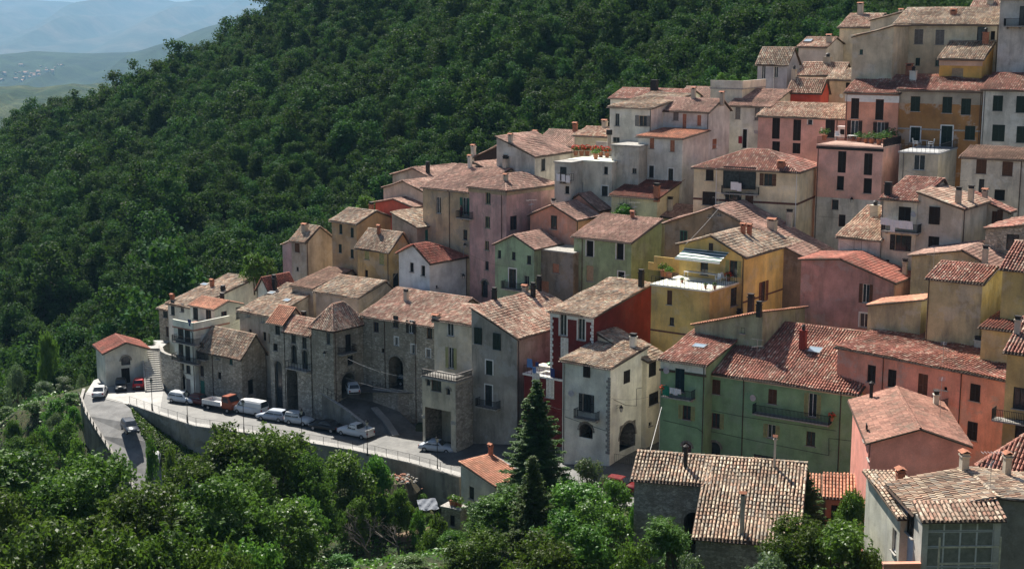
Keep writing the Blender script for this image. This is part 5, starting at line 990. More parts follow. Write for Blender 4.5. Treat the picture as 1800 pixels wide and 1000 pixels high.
def crown_clumps(k, R_, z0, z1, rs, rc=(.28, .45)):
    cl = []
    for i in range(k):
        t_ = rs.uniform(0, 1); z = z0 + (z1 - z0) * t_; rr = R_ * math.sqrt(max(0.02, math.sin(math.pi * min(.97, .22 + .74 * t_)))) ; a = rs.uniform(0, 6.283); q = rr * math.sqrt(rs.uniform(.15, 1)) * .72
        cl.append((q * math.cos(a), q * math.sin(a), z, R_ * rs.uniform(*rc)))
    return np.array(cl)
def proto(kind, seed):
    rs = np.random.default_rng(seed)
    if kind == 'forest':
        tall = rs.uniform(.85, 1.25); cl = crown_clumps(int(rs.integers(9, 15)), 3.2 * rs.uniform(.8, 1.15), 2.6, 8.4 * tall, rs, (.26, .46)); V, lv = clump_leaves(cl, 2300, .40, rs, .75, .8, .55, 3); tr = limb_mesh('trunk', 6, .2, cl, rs, nl=4); mt = LEAF_F
    elif kind == 'walnut':
        cl = crown_clumps(30, 5.4, 3.4, 11.6, rs, (.20, .33)); V, lv = clump_leaves(cl, 22000, .34, rs, .5, .35, .3, 16); tr = limb_mesh('trunk', 7, .3, cl, rs, nl=12); mt = LEAF_N
    elif kind == 'bright':
        cl = crown_clumps(22, 3.6, 1.6, 7.2, rs, (.2, .36)); V, lv = clump_leaves(cl, 12000, .27, rs, .6, .35, .3, 14); tr = limb_mesh('trunk', 4.5, .18, cl, rs, nl=9); mt = LEAF_B
    elif kind == 'olive':
        cl = crown_clumps(14, 3.0, 1.8, 6.5, rs, (.25, .42)); V, lv = clump_leaves(cl, 3000, .34, rs, .5, .6, .3); tr = limb_mesh('trunk', 4, .2, cl, rs, nl=6); mt = LEAF_O
    elif kind == 'bush':
        cl = crown_clumps(12, 1.6, .4, 2.2, rs, (.3, .5)); V, lv = clump_leaves(cl, 2600, .2, rs, .6, .6, .3); tr = limb_mesh('trunk', 1.4, .08, cl, rs, nl=5); mt = LEAF_N
    elif kind == 'conifer':
        Vs, Ls = [], []; m = MB(); Ht = 17.0; m.tube((0, 0, -1), (0, 0, Ht), .26, .02, 7, False); z = 1.6
        while z < Ht - .25:
            f = 1 - z / Ht; Rb = 3.5 * f ** .85 + .12; nb = int(6 + 5 * f); a0 = rs.uniform(0, 6.28)
            for k in range(nb):
                a = a0 + 6.283 * k / nb + rs.normal(0, .15); L_ = Rb * rs.uniform(.55, 1.2); n_ = max(14, int(95 * L_)); t_ = rs.uniform(.12, 1, n_) ** .8
                up0 = .35 - .55 * f; x = t_ * L_; zz = z + up0 * x - .10 * f * x * x / max(L_, .3) * 1.2 + .12 * (x / max(L_, .1)) ** 3
                side = rs.normal(0, 1, n_) * .26 * L_ * (1 - t_ * .7) * .7
                c = np.stack([math.cos(a) * x - math.sin(a) * side, math.sin(a) * x + math.cos(a) * side, zz + rs.normal(0, .05, n_) - np.abs(side) * .18], 1)
                d = np.tile([math.cos(a) * .2, math.sin(a) * .2, 1.0], (n_, 1)); Vs.append(leaves(c, d, .34, .3, rs, .55)); Ls.append(np.repeat(np.clip(rs.uniform(0, .5, n_) + .45 * t_ ** 2, 0, 1), 4))
                m.tube((0, 0, z), (math.cos(a) * L_ * .9, math.sin(a) * L_ * .9, z + up0 * L_ * .9 - .1 * f * L_), .035, .01, 4, False)
            z += .34 + .18 * f
        V = np.concatenate(Vs); lv = np.concatenate(Ls); tr = m.mesh('trunk', BARK); mt = LEAF_C
    elif kind == 'pine':
        cl = crown_clumps(34, 2.5, 1.2, 8.2, rs, (.17, .28)); cl[:, :2] *= (1.25 - cl[:, 2:3] / 9.5); V, lv = clump_leaves(cl, 14000, .26, rs, .2, .2, .8, 22); tr = limb_mesh('trunk', 8, .2, cl, rs, nl=16); mt = LEAF_P
    cr = npmesh('crown', V, quads(len(V) // 4), mt, fac=lv)
    return tr, cr
PROTO = {}
def get_proto(kind, i):
    if (kind, i) not in PROTO: PROTO[kind, i] = proto(kind, hash_(kind) + i * 17)
    return PROTO[kind, i]
def hash_(s): return sum(ord(c) * (k + 3) for k, c in enumerate(s))
BASEH = {'forest': 10.2, 'walnut': 13.0, 'bright': 8.0, 'olive': 7.4, 'bush': 2.6, 'conifer': 17.0, 'pine': 8.8}
BASER = {'forest': 3.6, 'walnut': 6.0, 'bright': 4.0, 'olive': 3.4, 'bush': 1.9, 'conifer': 3.4, 'pine': 2.6}
tn = [0]
def tree(name, label, kind, loc, height, width=None, group=None, rz=None, cat='tree', var=None):
    tn[0] += 1; i = (tn[0] if var is None else var) % (6 if kind == 'forest' else 3); tr, cr = get_proto(kind, i)
    o = thing(name, label, cat, loc, group, rnd.uniform(0, 6.28) if rz is None else rz); s = height / BASEH[kind]; sw = s if width is None else width / 2 / BASER[kind]; o.scale = (sw, sw, s)
    obj('trunk', tr, o); obj('crown', cr, o); return o
def gz(x, y): return float(ground_z(np.array([x]), np.array([y]))[0])
def tree_at(name, label, kind, u, vtop, Y, wpx, group=None, zbase=None, cat='tree', var=None):
    top = P(u, vtop, Y); zb = gz(top.x, Y) if zbase is None else zbase; depth = Y * CP + (CAMZ - top.z) * SP
    return tree(name, label, kind, (top.x, Y, zb), max(1.0, top.z - zb), wpx / F * depth, group, cat=cat, var=var)
# --- the wood: 300 trees that show largest, and the mass of the rest
SKY_U = [0, 160, 280, 400, 500, 580, 660, 740, 830, 940, 1070, 1250, 1330, 1480, 1550, 1800]; SKY_V = [665, 600, 520, 465, 430, 380, 345, 290, 262, 235, 155, 140, 90, 40, 0, 0]
pts = []; sp = 3.7
for j, y in enumerate(np.arange(222, 560, sp * .87)):
    xs = np.arange(-260, 260, sp) + (sp / 2 if j % 2 else 0)
    pts.append(np.stack([xs + TR.normal(0, 1.1, len(xs)), y + TR.normal(0, 1.1, len(xs))], 1))
pts = np.concatenate(pts); pz = ground_z(pts[:, 0], pts[:, 1]); dep = pts[:, 1] * CP + (CAMZ - pz) * SP
pu = 900 + F * pts[:, 0] / dep; pvt = 500 - F * (pts[:, 1] * SP + (pz + 8 - CAMZ) * CP) / dep
keep = (pu > -60) & (pu < 1860) & (pvt > -160) & (pvt < np.interp(pu, SKY_U, SKY_V) + 45)
pts, pz, pu, pvt = pts[keep], pz[keep], pu[keep], pvt[keep]
hscale = .78 * np.exp(TR.normal(0, .25, len(pts))) * (1 + .18 * np.sin(pts[:, 0] * .09) * np.sin(pts[:, 1] * .07))
clear = (pvt < np.interp(pu, SKY_U, SKY_V) - 12) & (pu > 5) & (pu < 1795) & (pvt > 4)
order = np.argsort(pts[:, 1] + np.where(clear, 0, 1e5)); near = order[:300]; rest = order[300:]
for i in near:
    tree('woodland_tree', 'dark green broadleaf tree of the wooded hillside behind the village', 'forest', (pts[i, 0], pts[i, 1], pz[i]), 10.2 * hscale[i], 7.2 * hscale[i] * rnd.uniform(.9, 1.15), 'trees of the wooded hillside', var=rnd.randrange(6))
fm = bpy.data.meshes.new('wood'); fm.from_pydata([(pts[i, 0], pts[i, 1], pz[i]) for i in rest], [], [])
a = fm.attributes.new('sc', 'FLOAT', 'POINT'); a.data.foreach_set('value', hscale[rest].astype(np.float32))
fo = obj('forest', fm, kind='stuff', label='dense dark green broadleaf wood covering the hillside behind the village')
col_ = bpy.data.collections.new('wood_kinds')
for i in range(6):
    tr, cr = get_proto('forest', i)
    me = cr.copy(); ob = bpy.data.objects.new('crown_kind', me); col_.objects.link(ob)
ng = bpy.data.node_groups.new('wood', 'GeometryNodeTree'); ng.interface.new_socket('Geometry', in_out='INPUT', socket_type='NodeSocketGeometry'); ng.interface.new_socket('Geometry', in_out='OUTPUT', socket_type='NodeSocketGeometry')
N_ = ng.nodes.new; gi = N_('NodeGroupInput'); go = N_('NodeGroupOutput'); ip = N_('GeometryNodeInstanceOnPoints'); ci = N_('GeometryNodeCollectionInfo'); ci.inputs[0].default_value = col_; ci.inputs['Separate Children'].default_value = True; ci.inputs['Reset Children'].default_value = True
m2p = N_('GeometryNodeMeshToPoints'); rv = N_('FunctionNodeRandomValue'); rv.data_type = 'FLOAT_VECTOR'; rv.inputs[1].default_value = (.12, .12, 6.28); rv.inputs[0].default_value = (-.12, -.12, 0); na = N_('GeometryNodeInputNamedAttribute'); na.inputs[0].default_value = 'sc'
ng.links.new(gi.outputs[0], m2p.inputs[0]); ng.links.new(m2p.outputs[0], ip.inputs['Points']); ng.links.new(ci.outputs[0], ip.inputs['Instance']); ip.inputs['Pick Instance'].default_value = True
ng.links.new(rv.outputs[0], ip.inputs['Rotation']); ng.links.new(na.outputs[0], ip.inputs['Scale']); ng.links.new(ip.outputs[0], go.inputs[0])
fo.modifiers.new('wood', 'NODES').node_group = ng
# --- valley on the left: pale trees and bushes below the wood
VL = [(598, 972, 120, 60, 'bright', 'light green bush at the left end of the garden rows'), (722, 978, 116, 70, 'bright', 'leafy bush at the bottom edge below the garden path'), (1455, 835, 120, 50, 'bright', 'dark leafy shrub against the right end of the green house'),
      (770, 905, 138, 60, 'bush', 'low leafy bush at the corner of the garden shed'), (755, 930, 134, 60, 'bush', 'spreading bush on the slope by the garden path'), (795, 930, 132, 60, 'bright', 'bright bush in front of the garden shed'), (735, 900, 143, 50, 'bush', 'low bush below the pale plastic sheet'), (715, 880, 147, 50, 'bush', 'dark bush under the heap of broken tiles'), (675, 862, 150, 50, 'bush', 'low bush at the foot of the retaining wall by the heap'),
      (70, 745, 172, 60, 'bright', 'leafy bush on the slope left of the curved parapet'), (135, 770, 160, 60, 'bright', 'green bush at the foot of the curved parapet'), (30, 765, 176, 70, 'walnut', 'spreading tree low on the valley slope'), (95, 725, 182, 50, 'olive', 'pale bush among the green ones below the parapet'), (130, 715, 187, 36, 'bright', 'small green bush hugging the curved wall'), (10, 715, 200, 40, 'bright', 'green bush by the roofless farm'), (1005, 835, 128, 60, 'bright', 'leafy bush in the lane behind the conifer'), (975, 860, 124, 80, 'walnut', 'dark tree between the garage and the lane'), (1120, 880, 115, 50, 'bright', 'leafy shrub against the left wall of the barn'), (265, 770, 166, 40, 'bush', 'low bush on the bank below the retaining wall'), (300, 790, 160, 46, 'bush', 'second low bush on the bank below the retaining wall'), (340, 795, 156, 50, 'bush', 'third low bush at the foot of the retaining wall'),
      (25, 640, 215, 60, 'olive', 'silver grey willowy tree at the left edge below the wood'), (82, 585, 232, 50, 'bright', 'slender light green tree standing clear against the dark wood'), (75, 668, 205, 46, 'olive', 'pale olive bush left of the curved road'), (112, 662, 200, 44, 'olive', 'round pale olive tree nearest the chapel'), (140, 645, 208, 40, 'olive', 'small pale bush just left of the chapel'),
      (95, 700, 190, 60, 'bright', 'leafy green bush below the pale olives'), (55, 705, 196, 46, 'bright', 'dark green shrub beside the ruined farm wall'), (125, 690, 196, 40, 'bright', 'green shrub against the curved road wall'), (20, 735, 190, 50, 'walnut', 'dark tree below the ruined farm wall'), (110, 735, 178, 70, 'bright', 'spreading green bush under the curved parapet'), (60, 760, 165, 90, 'walnut', 'broad leafy tree below the curved parapet'), (5, 690, 235, 30, 'olive', 'pale shrub at the left edge by the dry field'),
      (262, 592, 205, 34, 'bright', 'green bush behind the chapel roof'), (300, 600, 215, 30, 'bright', 'leafy sapling behind the chapel stair'), (445, 445, 212, 60, 'bright', 'ivy green hedge tree behind the village end'), (470, 450, 214, 40, 'bright', 'climbing green shrub on the ruin at the wood edge'), (643, 345, 213, 46, 'bright', 'sunlit bush beside the red gabled house'), (1098, 358, 186, 56, 'bright', 'round green courtyard tree beside the salmon houses'), (998, 428, 187, 36, 'bright', 'small bright tree behind the grey brown wall'), (1268, 128, 212, 26, 'bright', 'yellow green shrub on the white walled terrace'), (1290, 132, 212, 24, 'bright', 'small rusty green shrub on the white walled terrace'), (1310, 135, 212, 22, 'bright', 'trailing plant on the white walled terrace')]
for (u, v, Y, w, k, lab) in VL:
    zb = None
    if v < 500 or (u > 255 and v < 610): zb = P(u, v, Y).z - w / F * Y * 1.1
    tree_at('shrub' if 'bush' in lab or 'shrub' in lab or 'plant' in lab else 'tree', lab, k, u, v, Y, w, zbase=zb)
# --- foreground trees
FG = [(205, 868, 104, 200, 'walnut', 'leafy tree hanging over the foot of the downhill road'), (330, 800, 128, 130, 'walnut', 'leafy tree right of the downhill road'), (430, 815, 124, 150, 'walnut', 'leafy tree below the tallest rounded tree'), (0, 850, 108, 200, 'walnut', 'leafy tree cut by the left edge'), (180, 930, 92, 240, 'walnut', 'glossy tree in the middle of the bottom left'), (370, 950, 92, 200, 'walnut', 'glossy tree low at the bottom edge'), (540, 875, 122, 75, 'bright', 'light green tree left of the fig'), (950, 930, 100, 170, 'walnut', 'dense tree at the bottom edge under the young conifer'), (1110, 950, 100, 90, 'bright', 'round bush between the conifer and the pine'), (1085, 845, 124, 60, 'bright', 'bush hiding the foot of the lane'),
      (35, 782, 122, 230, 'walnut', 'big leafy tree filling the bottom left corner'), (150, 795, 116, 210, 'walnut', 'big leafy tree below the curved road wall'), (262, 838, 110, 220, 'walnut', 'leafy tree reaching up in front of the downhill road'), (390, 742, 138, 165, 'walnut', 'rounded dark tree before the left part of the retaining wall'), (478, 740, 136, 175, 'walnut', 'tallest rounded tree before the retaining wall'),
      (385, 830, 108, 210, 'walnut', 'broad tree with drooping leaves below the retaining wall trees'), (545, 792, 134, 110, 'walnut', 'smaller tree right of the tallest rounded tree'), (490, 880, 112, 150, 'bright', 'feathery bright green tree left of the garden'), (90, 900, 98, 260, 'walnut', 'near tree with glossy leaves at the lower left'), (280, 920, 94, 260, 'walnut', 'near tree with glossy leaves at the bottom edge'), (430, 940, 98, 150, 'bright', 'low green tree at the bottom edge left of the garden'),
      (600, 795, 146, 120, 'bright', 'ivy grown green mound by the retaining wall'), (660, 800, 150, 60, 'bright', 'small bush hanging at the street fence'), (625, 872, 140, 55, 'bright', 'young fig tree in the garden'), (700, 860, 146, 42, 'bright', 'bright leafy bush above the vegetable plot'),
      (885, 855, 118, 150, 'walnut', 'dark leafy tree in front of the garage'), (838, 930, 106, 130, 'walnut', 'dense glossy tree at the bottom edge below the garage'), (1015, 850, 122, 110, 'bright', 'green tree between the conifer and the barn'), (1040, 795, 132, 60, 'olive', 'pale yellow green bush at the foot of the white corner house'), (1060, 880, 112, 130, 'bright', 'leafy bright green tree left of the barn'), (1000, 900, 106, 150, 'walnut', 'dark tree under the conifer at the bottom edge'),
      (1170, 905, 100, 130, 'pine', 'bright green pine in front of the barn'), (1400, 905, 96, 150, 'walnut', 'broad tree at the barn roof corner'), (1480, 920, 94, 150, 'bright', 'leafy tree between the barn and the grey house'), (1340, 960, 92, 110, 'olive', 'pale leafy bush at the bottom edge below the barn roof'), (1215, 975, 96, 70, 'olive', 'pale shrub in front of the barn wall'), (1415, 820, 116, 90, 'conifer', 'dark cypress like tree beside the barn ridge'), (1500, 858, 108, 60, 'bright', 'ivy grown tree beside the small pink house'), (1525, 960, 92, 70, 'walnut', 'dark leafy tree by the grey house wall')]
for (u, v, Y, w, k, lab) in FG: tree_at('tree', lab, k, u, v, Y, w * 1.35)
tree_at('conifer_tree', 'tall dark conifer rising in front of the red house', 'conifer', 943, 668, 132, 165, zbase=3)
tree_at('conifer_tree', 'young light tipped conifer at the foot of the tall dark one', 'conifer', 936, 800, 112, 190, zbase=-2)
# --- undergrowth on the slopes below the street
n = 70000; ux = TR.uniform(-75, 45, n); uy = TR.uniform(75, 205, n); uz = ground_z(ux, uy); dd = uy * CP + (CAMZ - uz) * SP; uu = 900 + F * ux / dd; uv = 500 - F * (uy * SP + (uz - CAMZ) * CP) / dd
rd = (uv > np.interp(uu, [0, 140, 228, 345, 620, 812, 1110, 1500], [690, 690, 716, 765, 805, 850, 900, 930])) & (uu > -50) & (uu < 1560) & (uv < 1060)
rdm = np.zeros(n, bool)
for a_, b_, c_, d_ in zip(lr_l[:-1], lr_l[1:], lr_r[:-1], lr_r[1:]):
    lo, hi = min(a_.y, b_.y) - .5, max(a_.y, b_.y) + .5; xl = min(a_.x, b_.x) - .6; xr = max(c_.x, d_.x) + .6; rdm |= (uy > lo) & (uy < hi) & (ux > xl) & (ux < xr)
ok = rd & ~rdm; c = np.stack([ux, uy, uz + TR.uniform(.02, .55, n)], 1)[ok]; m_ = len(c)
V = leaves(c, np.tile([0, -.2, 1.0], (m_, 1)), .42, .5, TR, .8); obj('undergrowth', npmesh('undergrowth', V, quads(m_), LEAF_B, fac=np.repeat(np.clip(.5 + .4 * np.sin(c[:, 0] * .5) * np.sin(c[:, 1] * .4) + TR.normal(0, .25, m_), 0, 1), 4)), kind='stuff', label='low green undergrowth on the slope below the street')

# weeds on the bank beside the downhill road
bk = bpy.data.objects['bank'].data; cs = []
for pl in bk.polygons:
    q = [Vector(bk.vertices[i].co) for i in pl.vertices]
    for k in range(1100):
        a, b = TR.uniform(0, 1), TR.uniform(0, 1); cs.append(q[0].lerp(q[1], a).lerp(q[3].lerp(q[2], a), b) + Vector((0, 0, TR.uniform(.02, .45))))
cs = np.array([tuple(c) for c in cs]); V = leaves(cs, np.tile([0, -.2, 1.0], (len(cs), 1)), .36, .5, TR, .8)
obj('weeds', npmesh('weeds', V, quads(len(cs)), LEAF_N, fac=np.repeat(TR.uniform(0, 1, len(cs)), 4)), kind='stuff', label='rough weeds on the bank beside the downhill road')
# ------------------------------------------------------------------ vehicles (x forward, z up from the ground)
def car_paint(c, name): 
    m = plain('car_paint_' + name, c, .38, .05, .06); m.node_tree.nodes['Principled BSDF'].inputs['Coat Weight'].default_value = .25; return m
RUB = plain('tyre_rubber', (.02, .02, .02), .9); RIM = plain('wheel_rim', (.35, .35, .36), .4, .6); LAMPG = plain('headlamp_glass', (.6, .6, .58), .15); TAIL = plain('tail_lamp', (.35, .02, .015), .3); PLATE = plain('number_plate', (.7, .7, .68), .5); BUMP = plain('black_plastic', (.03, .03, .032), .7)
def loft(secs):
    """secs: list of (x, halfwidth bottom, halfwidth top, z bottom, z top); rounded box sections joined"""
    m = MB(); rings = []
    for (x, wb, wt, z0, z1) in secs:
        h = z1 - z0; pts = [(-wb * .9, z0), (wb * .9, z0), (wb, z0 + h * .25), (wb * .6 + wt * .4, z0 + h * .75), (wt * .9, z1), (-wt * .9, z1), (-(wb * .6 + wt * .4), z0 + h * .75), (-wb, z0 + h * .25)]
        rings.append(len(m.v)); m.v += [(x, y, z) for y, z in pts]
    for a, b in zip(rings[:-1], rings[1:]):
        for k in range(8): m.f.append((a + k, a + (k + 1) % 8, b + (k + 1) % 8, b + k)); m.m.append(0)
    m.f.append(tuple(rings[0] + k for k in range(7, -1, -1))); m.m.append(0); m.f.append(tuple(rings[-1] + k for k in range(8))); m.m.append(0)
    return m
wm = MB(); wm.tube((0, -.1, 0), (0, .1, 0), .31, n=14); TYRE = wm.mesh('tyre', RUB); wm = MB(); wm.tube((0, -.112, 0), (0, .112, 0), .19, n=10); RIMM = wm.mesh('rim', RIM)
SPEC = {  # L, W, belt z, roof z, (windscreen base, roof front, roof rear, rear base), hood z
 'sedan': (4.5, 1.76, .92, 1.42, (.85, .15, -1.0, -1.65), .88), 'hatch': (3.8, 1.64, .92, 1.44, (.85, .2, -1.35, -1.75), .90), 'wagon': (4.3, 1.70, .95, 1.50, (.95, .3, -1.75, -2.05), .90),
 'suv': (3.75, 1.66, 1.0, 1.64, (.55, .3, -1.65, -1.8), 1.0), 'van': (4.9, 1.84, 1.15, 1.98, (1.75, 1.15, -2.3, -2.42), 1.15), 'pickup': (5.0, 1.76, 1.05, 1.72, (.85, .35, -.65, -.85), 1.03)}
def vehicle(name, label, kind, u, v, z, head, paint, Y=None, cat='car'):
    p = Pz(u, v, z); root = thing(name, label, cat, p, 'vehicles in the village street', head); pm = car_paint(paint, '%.2f_%.2f_%.2f' % paint)
    if kind == 'truck':
        b = MB(); b.box(-2.6, .75, -1.0, 1.0, .75, .9); b.box(-2.6, .7, -1.0, -.95, .9, 1.35); b.box(-2.6, .7, .95, 1.0, .9, 1.35); b.box(-2.6, -2.55, -.95, .95, .9, 1.35); obj('flatbed', b.mesh('flatbed', WHITE), root)
        b = MB(); b.box(-2.5, 2.3, -.4, .4, .5, .75); obj('chassis', b.mesh('chassis', BUMP), root)
        c = loft([(.85, .98, .92, .55, 2.2), (1.9, .98, .92, .5, 2.25), (2.35, .96, .9, .5, 1.45), (2.45, .94, .88, .5, 1.3)]); cb = obj('cab', c.mesh('cab', pm), root)
        g = MB(); g.poly([(1.98, -.82, 2.12), (2.36, -.82, 1.5), (2.36, .82, 1.5), (1.98, .82, 2.12)][::-1]); g.v = [(x + .03, y, zz + .02) for x, y, zz in g.v]; obj('windscreen', g.mesh('windscreen', GLASS), cb)
        for s in (-1, 1): g = MB(); g.poly([(1.05, s * 1.0, 1.4), (2.1, s * 1.0, 1.4), (1.85, s * .97, 2.05), (1.05, s * .97, 2.05)]); obj('side_window', g.mesh('side_window', GLASS), cb)
        axles = (1.75, -1.6); W_ = 1.9; L_ = 4.9
    else:
        L_, W_, belt, rz_, (wb, rf, rr, rb), hz = SPEC[kind]; hl, hw = L_ / 2, W_ / 2
        secs = [(-hl, hw * .86, hw * .82, .38, belt * .78), (-hl + .12, hw * .95, hw * .92, .3, belt * .95), (rb, hw, hw * .95, .26, belt), (0, hw, hw * .96, .24, belt), (wb, hw, hw * .95, .26, belt), (hl - .45, hw * .98, hw * .9, .27, hz * .93), (hl - .1, hw * .92, hw * .84, .3, hz * .8), (hl, hw * .8, hw * .72, .36, hz * .62)]
        if kind == 'pickup': secs[2] = (rb, hw, hw * .95, .26, belt)
        obj('body', loft(secs).mesh('body', pm, True), root)
        cab = loft([(rb, hw * .93, hw * .86, belt - .06, belt + .02), (rr, hw * .92, hw * .74, belt - .06, rz_ - .02), ((rr + rf) / 2, hw * .92, hw * .76, belt - .06, rz_), (rf, hw * .92, hw * .74, belt - .06, rz_ - .02), (wb, hw * .93, hw * .86, belt - .06, belt + .02)]); cb = obj('cabin', cab.mesh('cabin', pm, False), root)
        def pane(nm, pts): g = MB(); g.poly(pts); obj(nm, g.mesh(nm, GLASS), cb)
        zt = rz_ - .09; e = .03
        pane('windscreen', [(wb - .04, -hw * .80, belt + .05), (wb - .04, hw * .80, belt + .05), (rf + .08, hw * .66, zt + .03), (rf + .08, -hw * .66, zt + .03)]); cb_ = cb.children
        pane('rear_window', [(rb + .03, hw * .80, belt + .05), (rb + .03, -hw * .80, belt + .05), (rr - .06, -hw * .66, zt + .03), (rr - .06, hw * .66, zt + .03)])
        for o_ in cb.children: o_.location = (.035 if o_.name.startswith('wind') else -.035, 0, .03)
        x0, x1 = rb * .9 + rr * .1 + .12, wb * .85 + rf * .15 - .12; cuts = [x0, (x0 + x1) / 2 - .02, x1] if kind not in ('van',) else [.55, x1]
        for s in (-1, 1):
            for a, c_ in zip(cuts[:-1], cuts[1:]):
                ta = max(a + .03, rr + .1) if a == cuts[0] and kind != 'van' else a + .03; tc = min(c_ - .03, rf - .06) if c_ == cuts[-1] else c_ - .03
                pane('side_window', [(a + .03, s * (hw * .925 + .012), belt + .06), (c_ - .03, s * (hw * .925 + .012), belt + .06), (tc, s * (hw * .80 + .012), zt), (ta, s * (hw * .80 + .012), zt)])
        if kind == 'pickup':
            b = MB(); bw = hw - .02; b.box(-hl + .06, rb - .05, -bw, -bw + .1, belt - .02, belt + .22); b.box(-hl + .06, rb - .05, bw - .1, bw, belt - .02, belt + .22); b.box(-hl + .04, -hl + .14, -bw + .1, bw - .1, belt - .02, belt + .22); obj('load_bed', b.mesh('load_bed', pm), root)
        b = MB(); b.box(-hl - .05, -hl + .12, -hw * .88, hw * .88, .36, .56); b.box(hl - .1, hl + .05, -hw * .82, hw * .82, .34, .52); obj('bumper', b.mesh('bumper', BUMP if kind in ('suv', 'van', 'hatch') else pm), root)
        for s in (-1, 1):
            b = MB(); b.box(hl - .14, hl + .012, s * hw * .66 - .16, s * hw * .66 + .16, hz * .62, hz * .76); obj('headlight', b.mesh('headlight', LAMPG), root)
            b = MB(); b.box(-hl - .015, -hl + .12, s * hw * .76 - .1, s * hw * .76 + .1, belt * .66, belt * .86); obj('tail_light', b.mesh('tail_light', TAIL), root)
        b = MB(); b.box(-hl - .06, -hl - .02, -.26, .26, .57, .68); obj('number_plate', b.mesh('number_plate', PLATE), root)
        axles = (hl - .82, -hl + .82)
    for ax in axles:
        for s in (-1, 1):
            w = obj('wheel', RIMM, root, (ax, s * (W_ / 2 - .10), .31)); obj('tyre', TYRE, w)
    return root
SD = math.atan2(-.51, .86)      # direction of the street
HOME = math.pi + SD
for a in [('car', 'white saloon car parked tail out at the left of the chapel forecourt', 'sedan', 176, 694, 0, R(98), (.62, .62, .60)), ('car', 'black car parked beside the yellow skip at the chapel', 'hatch', 213, 684, 0, R(-75), (.015, .016, .018)), ('car', 'bright red hatchback parked before the chapel', 'hatch', 245, 681, 0, R(100), (.42, .015, .02)),
          ('car', 'dark blue grey car driving down the asphalt road', 'wagon', 229, 758, -1.5, R(-62), (.03, .036, .05)), ('car', 'white car half hidden by leaves at the bottom of the asphalt road', 'hatch', 271, 812, -4.2, R(100), (.64, .64, .63)), ('car', 'white estate car below the tall white house', 'wagon', 322, 707, 0, SD + R(4), (.6, .62, .63)),
          ('car', 'dark red car parked behind the orange truck', 'hatch', 353, 711, 0, SD, (.10, .02, .02)), ('truck', 'orange cabbed flatbed truck by the stone house', 'truck', 390, 720, 0, SD, (.30, .07, .03)), ('van', 'white panel van with a high roof', 'van', 441, 727, 0, HOME, (.66, .66, .65)), ('car', 'silver blue estate car right of the white van', 'wagon', 480, 738, 0, HOME + R(8), (.42, .46, .52)),  # the truck's orange is dulled as if it stood in shade
          ('car', 'boxy pale off-road car beside the stone arches', 'suv', 526, 745, 0, SD + R(6), (.50, .52, .53)), ('car', 'black saloon car before the ramp wall', 'sedan', 573, 756, 0, SD + R(180), (.012, .013, .015)), ('pickup', 'white double cab pickup with an empty load bed', 'pickup', 625, 766, 0, HOME - R(4), (.64, .64, .63)), ('car', 'silver saloon car parked under the loggia', 'sedan', 770, 793, .3, SD + R(10), (.45, .48, .52)),
          ('car', 'white hatchback climbing the ramp at the stone archway', 'hatch', 620, 690, 3.6, R(104), (.58, .60, .62)), ('car', 'dark car in the shade of the upper street', 'wagon', 725, 677, 4.25, R(-20), (.02, .03, .028)), ('car', 'dark red car in the shade of the lane left of the barn', 'hatch', 1092, 862, 4.45, R(-30), (.16, .012, .015))]:
    vehicle(*a, cat='van' if a[0] == 'van' else ('truck' if a[0] in ('truck', 'pickup') else 'car'))
p = Pz(213, 672, 0); sk = thing('skip', 'yellow metal skip against the chapel front', 'skip', p, rz=R(-28)); b = MB(); b.lathe((0, 0, 0), [(.01, .1), (.8, .1), (1.15, 1.25), (1.08, 1.25), (.8, .3)], 4); obj('tub', b.mesh('tub', plain('yellow_paint', (.55, .40, .04), .6)), sk)
# ------------------------------------------------------------------ street lamps
lp = MB(); lp.lathe((0, 0, 0), [(.13, 0), (.13, .12), (.08, .2), (.07, .9), (.045, 1.0), (.04, 3.5), (.06, 3.55), (.03, 3.7)], 8); LP = lp.mesh('pole', IRON)
ln = MB(); ln.lathe((0, 0, 0), [(.1, 0), (.19, .42), (.19, .44)], 6); LG = ln.mesh('lantern', plain('lantern_glass', (.55, .55, .52), .2))
lc = MB(); lc.lathe((0, 0, .44), [(.25, 0), (.16, .14), (.07, .2), (.07, .27), (.02, .33)], 6)
for k in range(6): t_ = math.pi * k / 3; lc.tube((.1 * math.cos(t_), .1 * math.sin(t_), 0), (.2 * math.cos(t_), .2 * math.sin(t_), .44), .014, n=4)
LC = lc.mesh('lantern_frame', IRON)
for (u, v, lab) in ((268, 721, 'iron street lamp at the start of the street fence'), (330, 744, 'iron street lamp before the white estate car'), (429, 762, 'iron street lamp before the white van'), (531, 779, 'iron street lamp before the boxy pale car'), (646, 800, 'iron street lamp before the white pickup'), (769, 831, 'iron street lamp before the silver saloon')):
    o = thing('street_lamp', lab, 'street lamp', Pz(u, v, .1), 'lamps along the street fence'); obj('pole', LP, o); l_ = obj('lantern', LG, o, (0, 0, 3.7)); obj('lantern_frame', LC, l_)
def Hf(s):
    r = [h for l, h in HOUSES.items() if s in l]; assert len(r) == 1, (s, len(r)); return r[0]
def on_face(H, kf, u, v, off=0.0):
    O, e, ln_, rot = H.faces[kf]; inw = Vector((-e.y, e.x, 0)); O2 = O - inw * off; r = ray(u, v); t = (O2 - Vector((0, 0, CAMZ))).dot(inw) / r.dot(inw); return Vector((0, 0, CAMZ)) + r * t, rot
def on_top(H, u, v):
    q = H.polys[0]; return hit_plane(q, u, v)
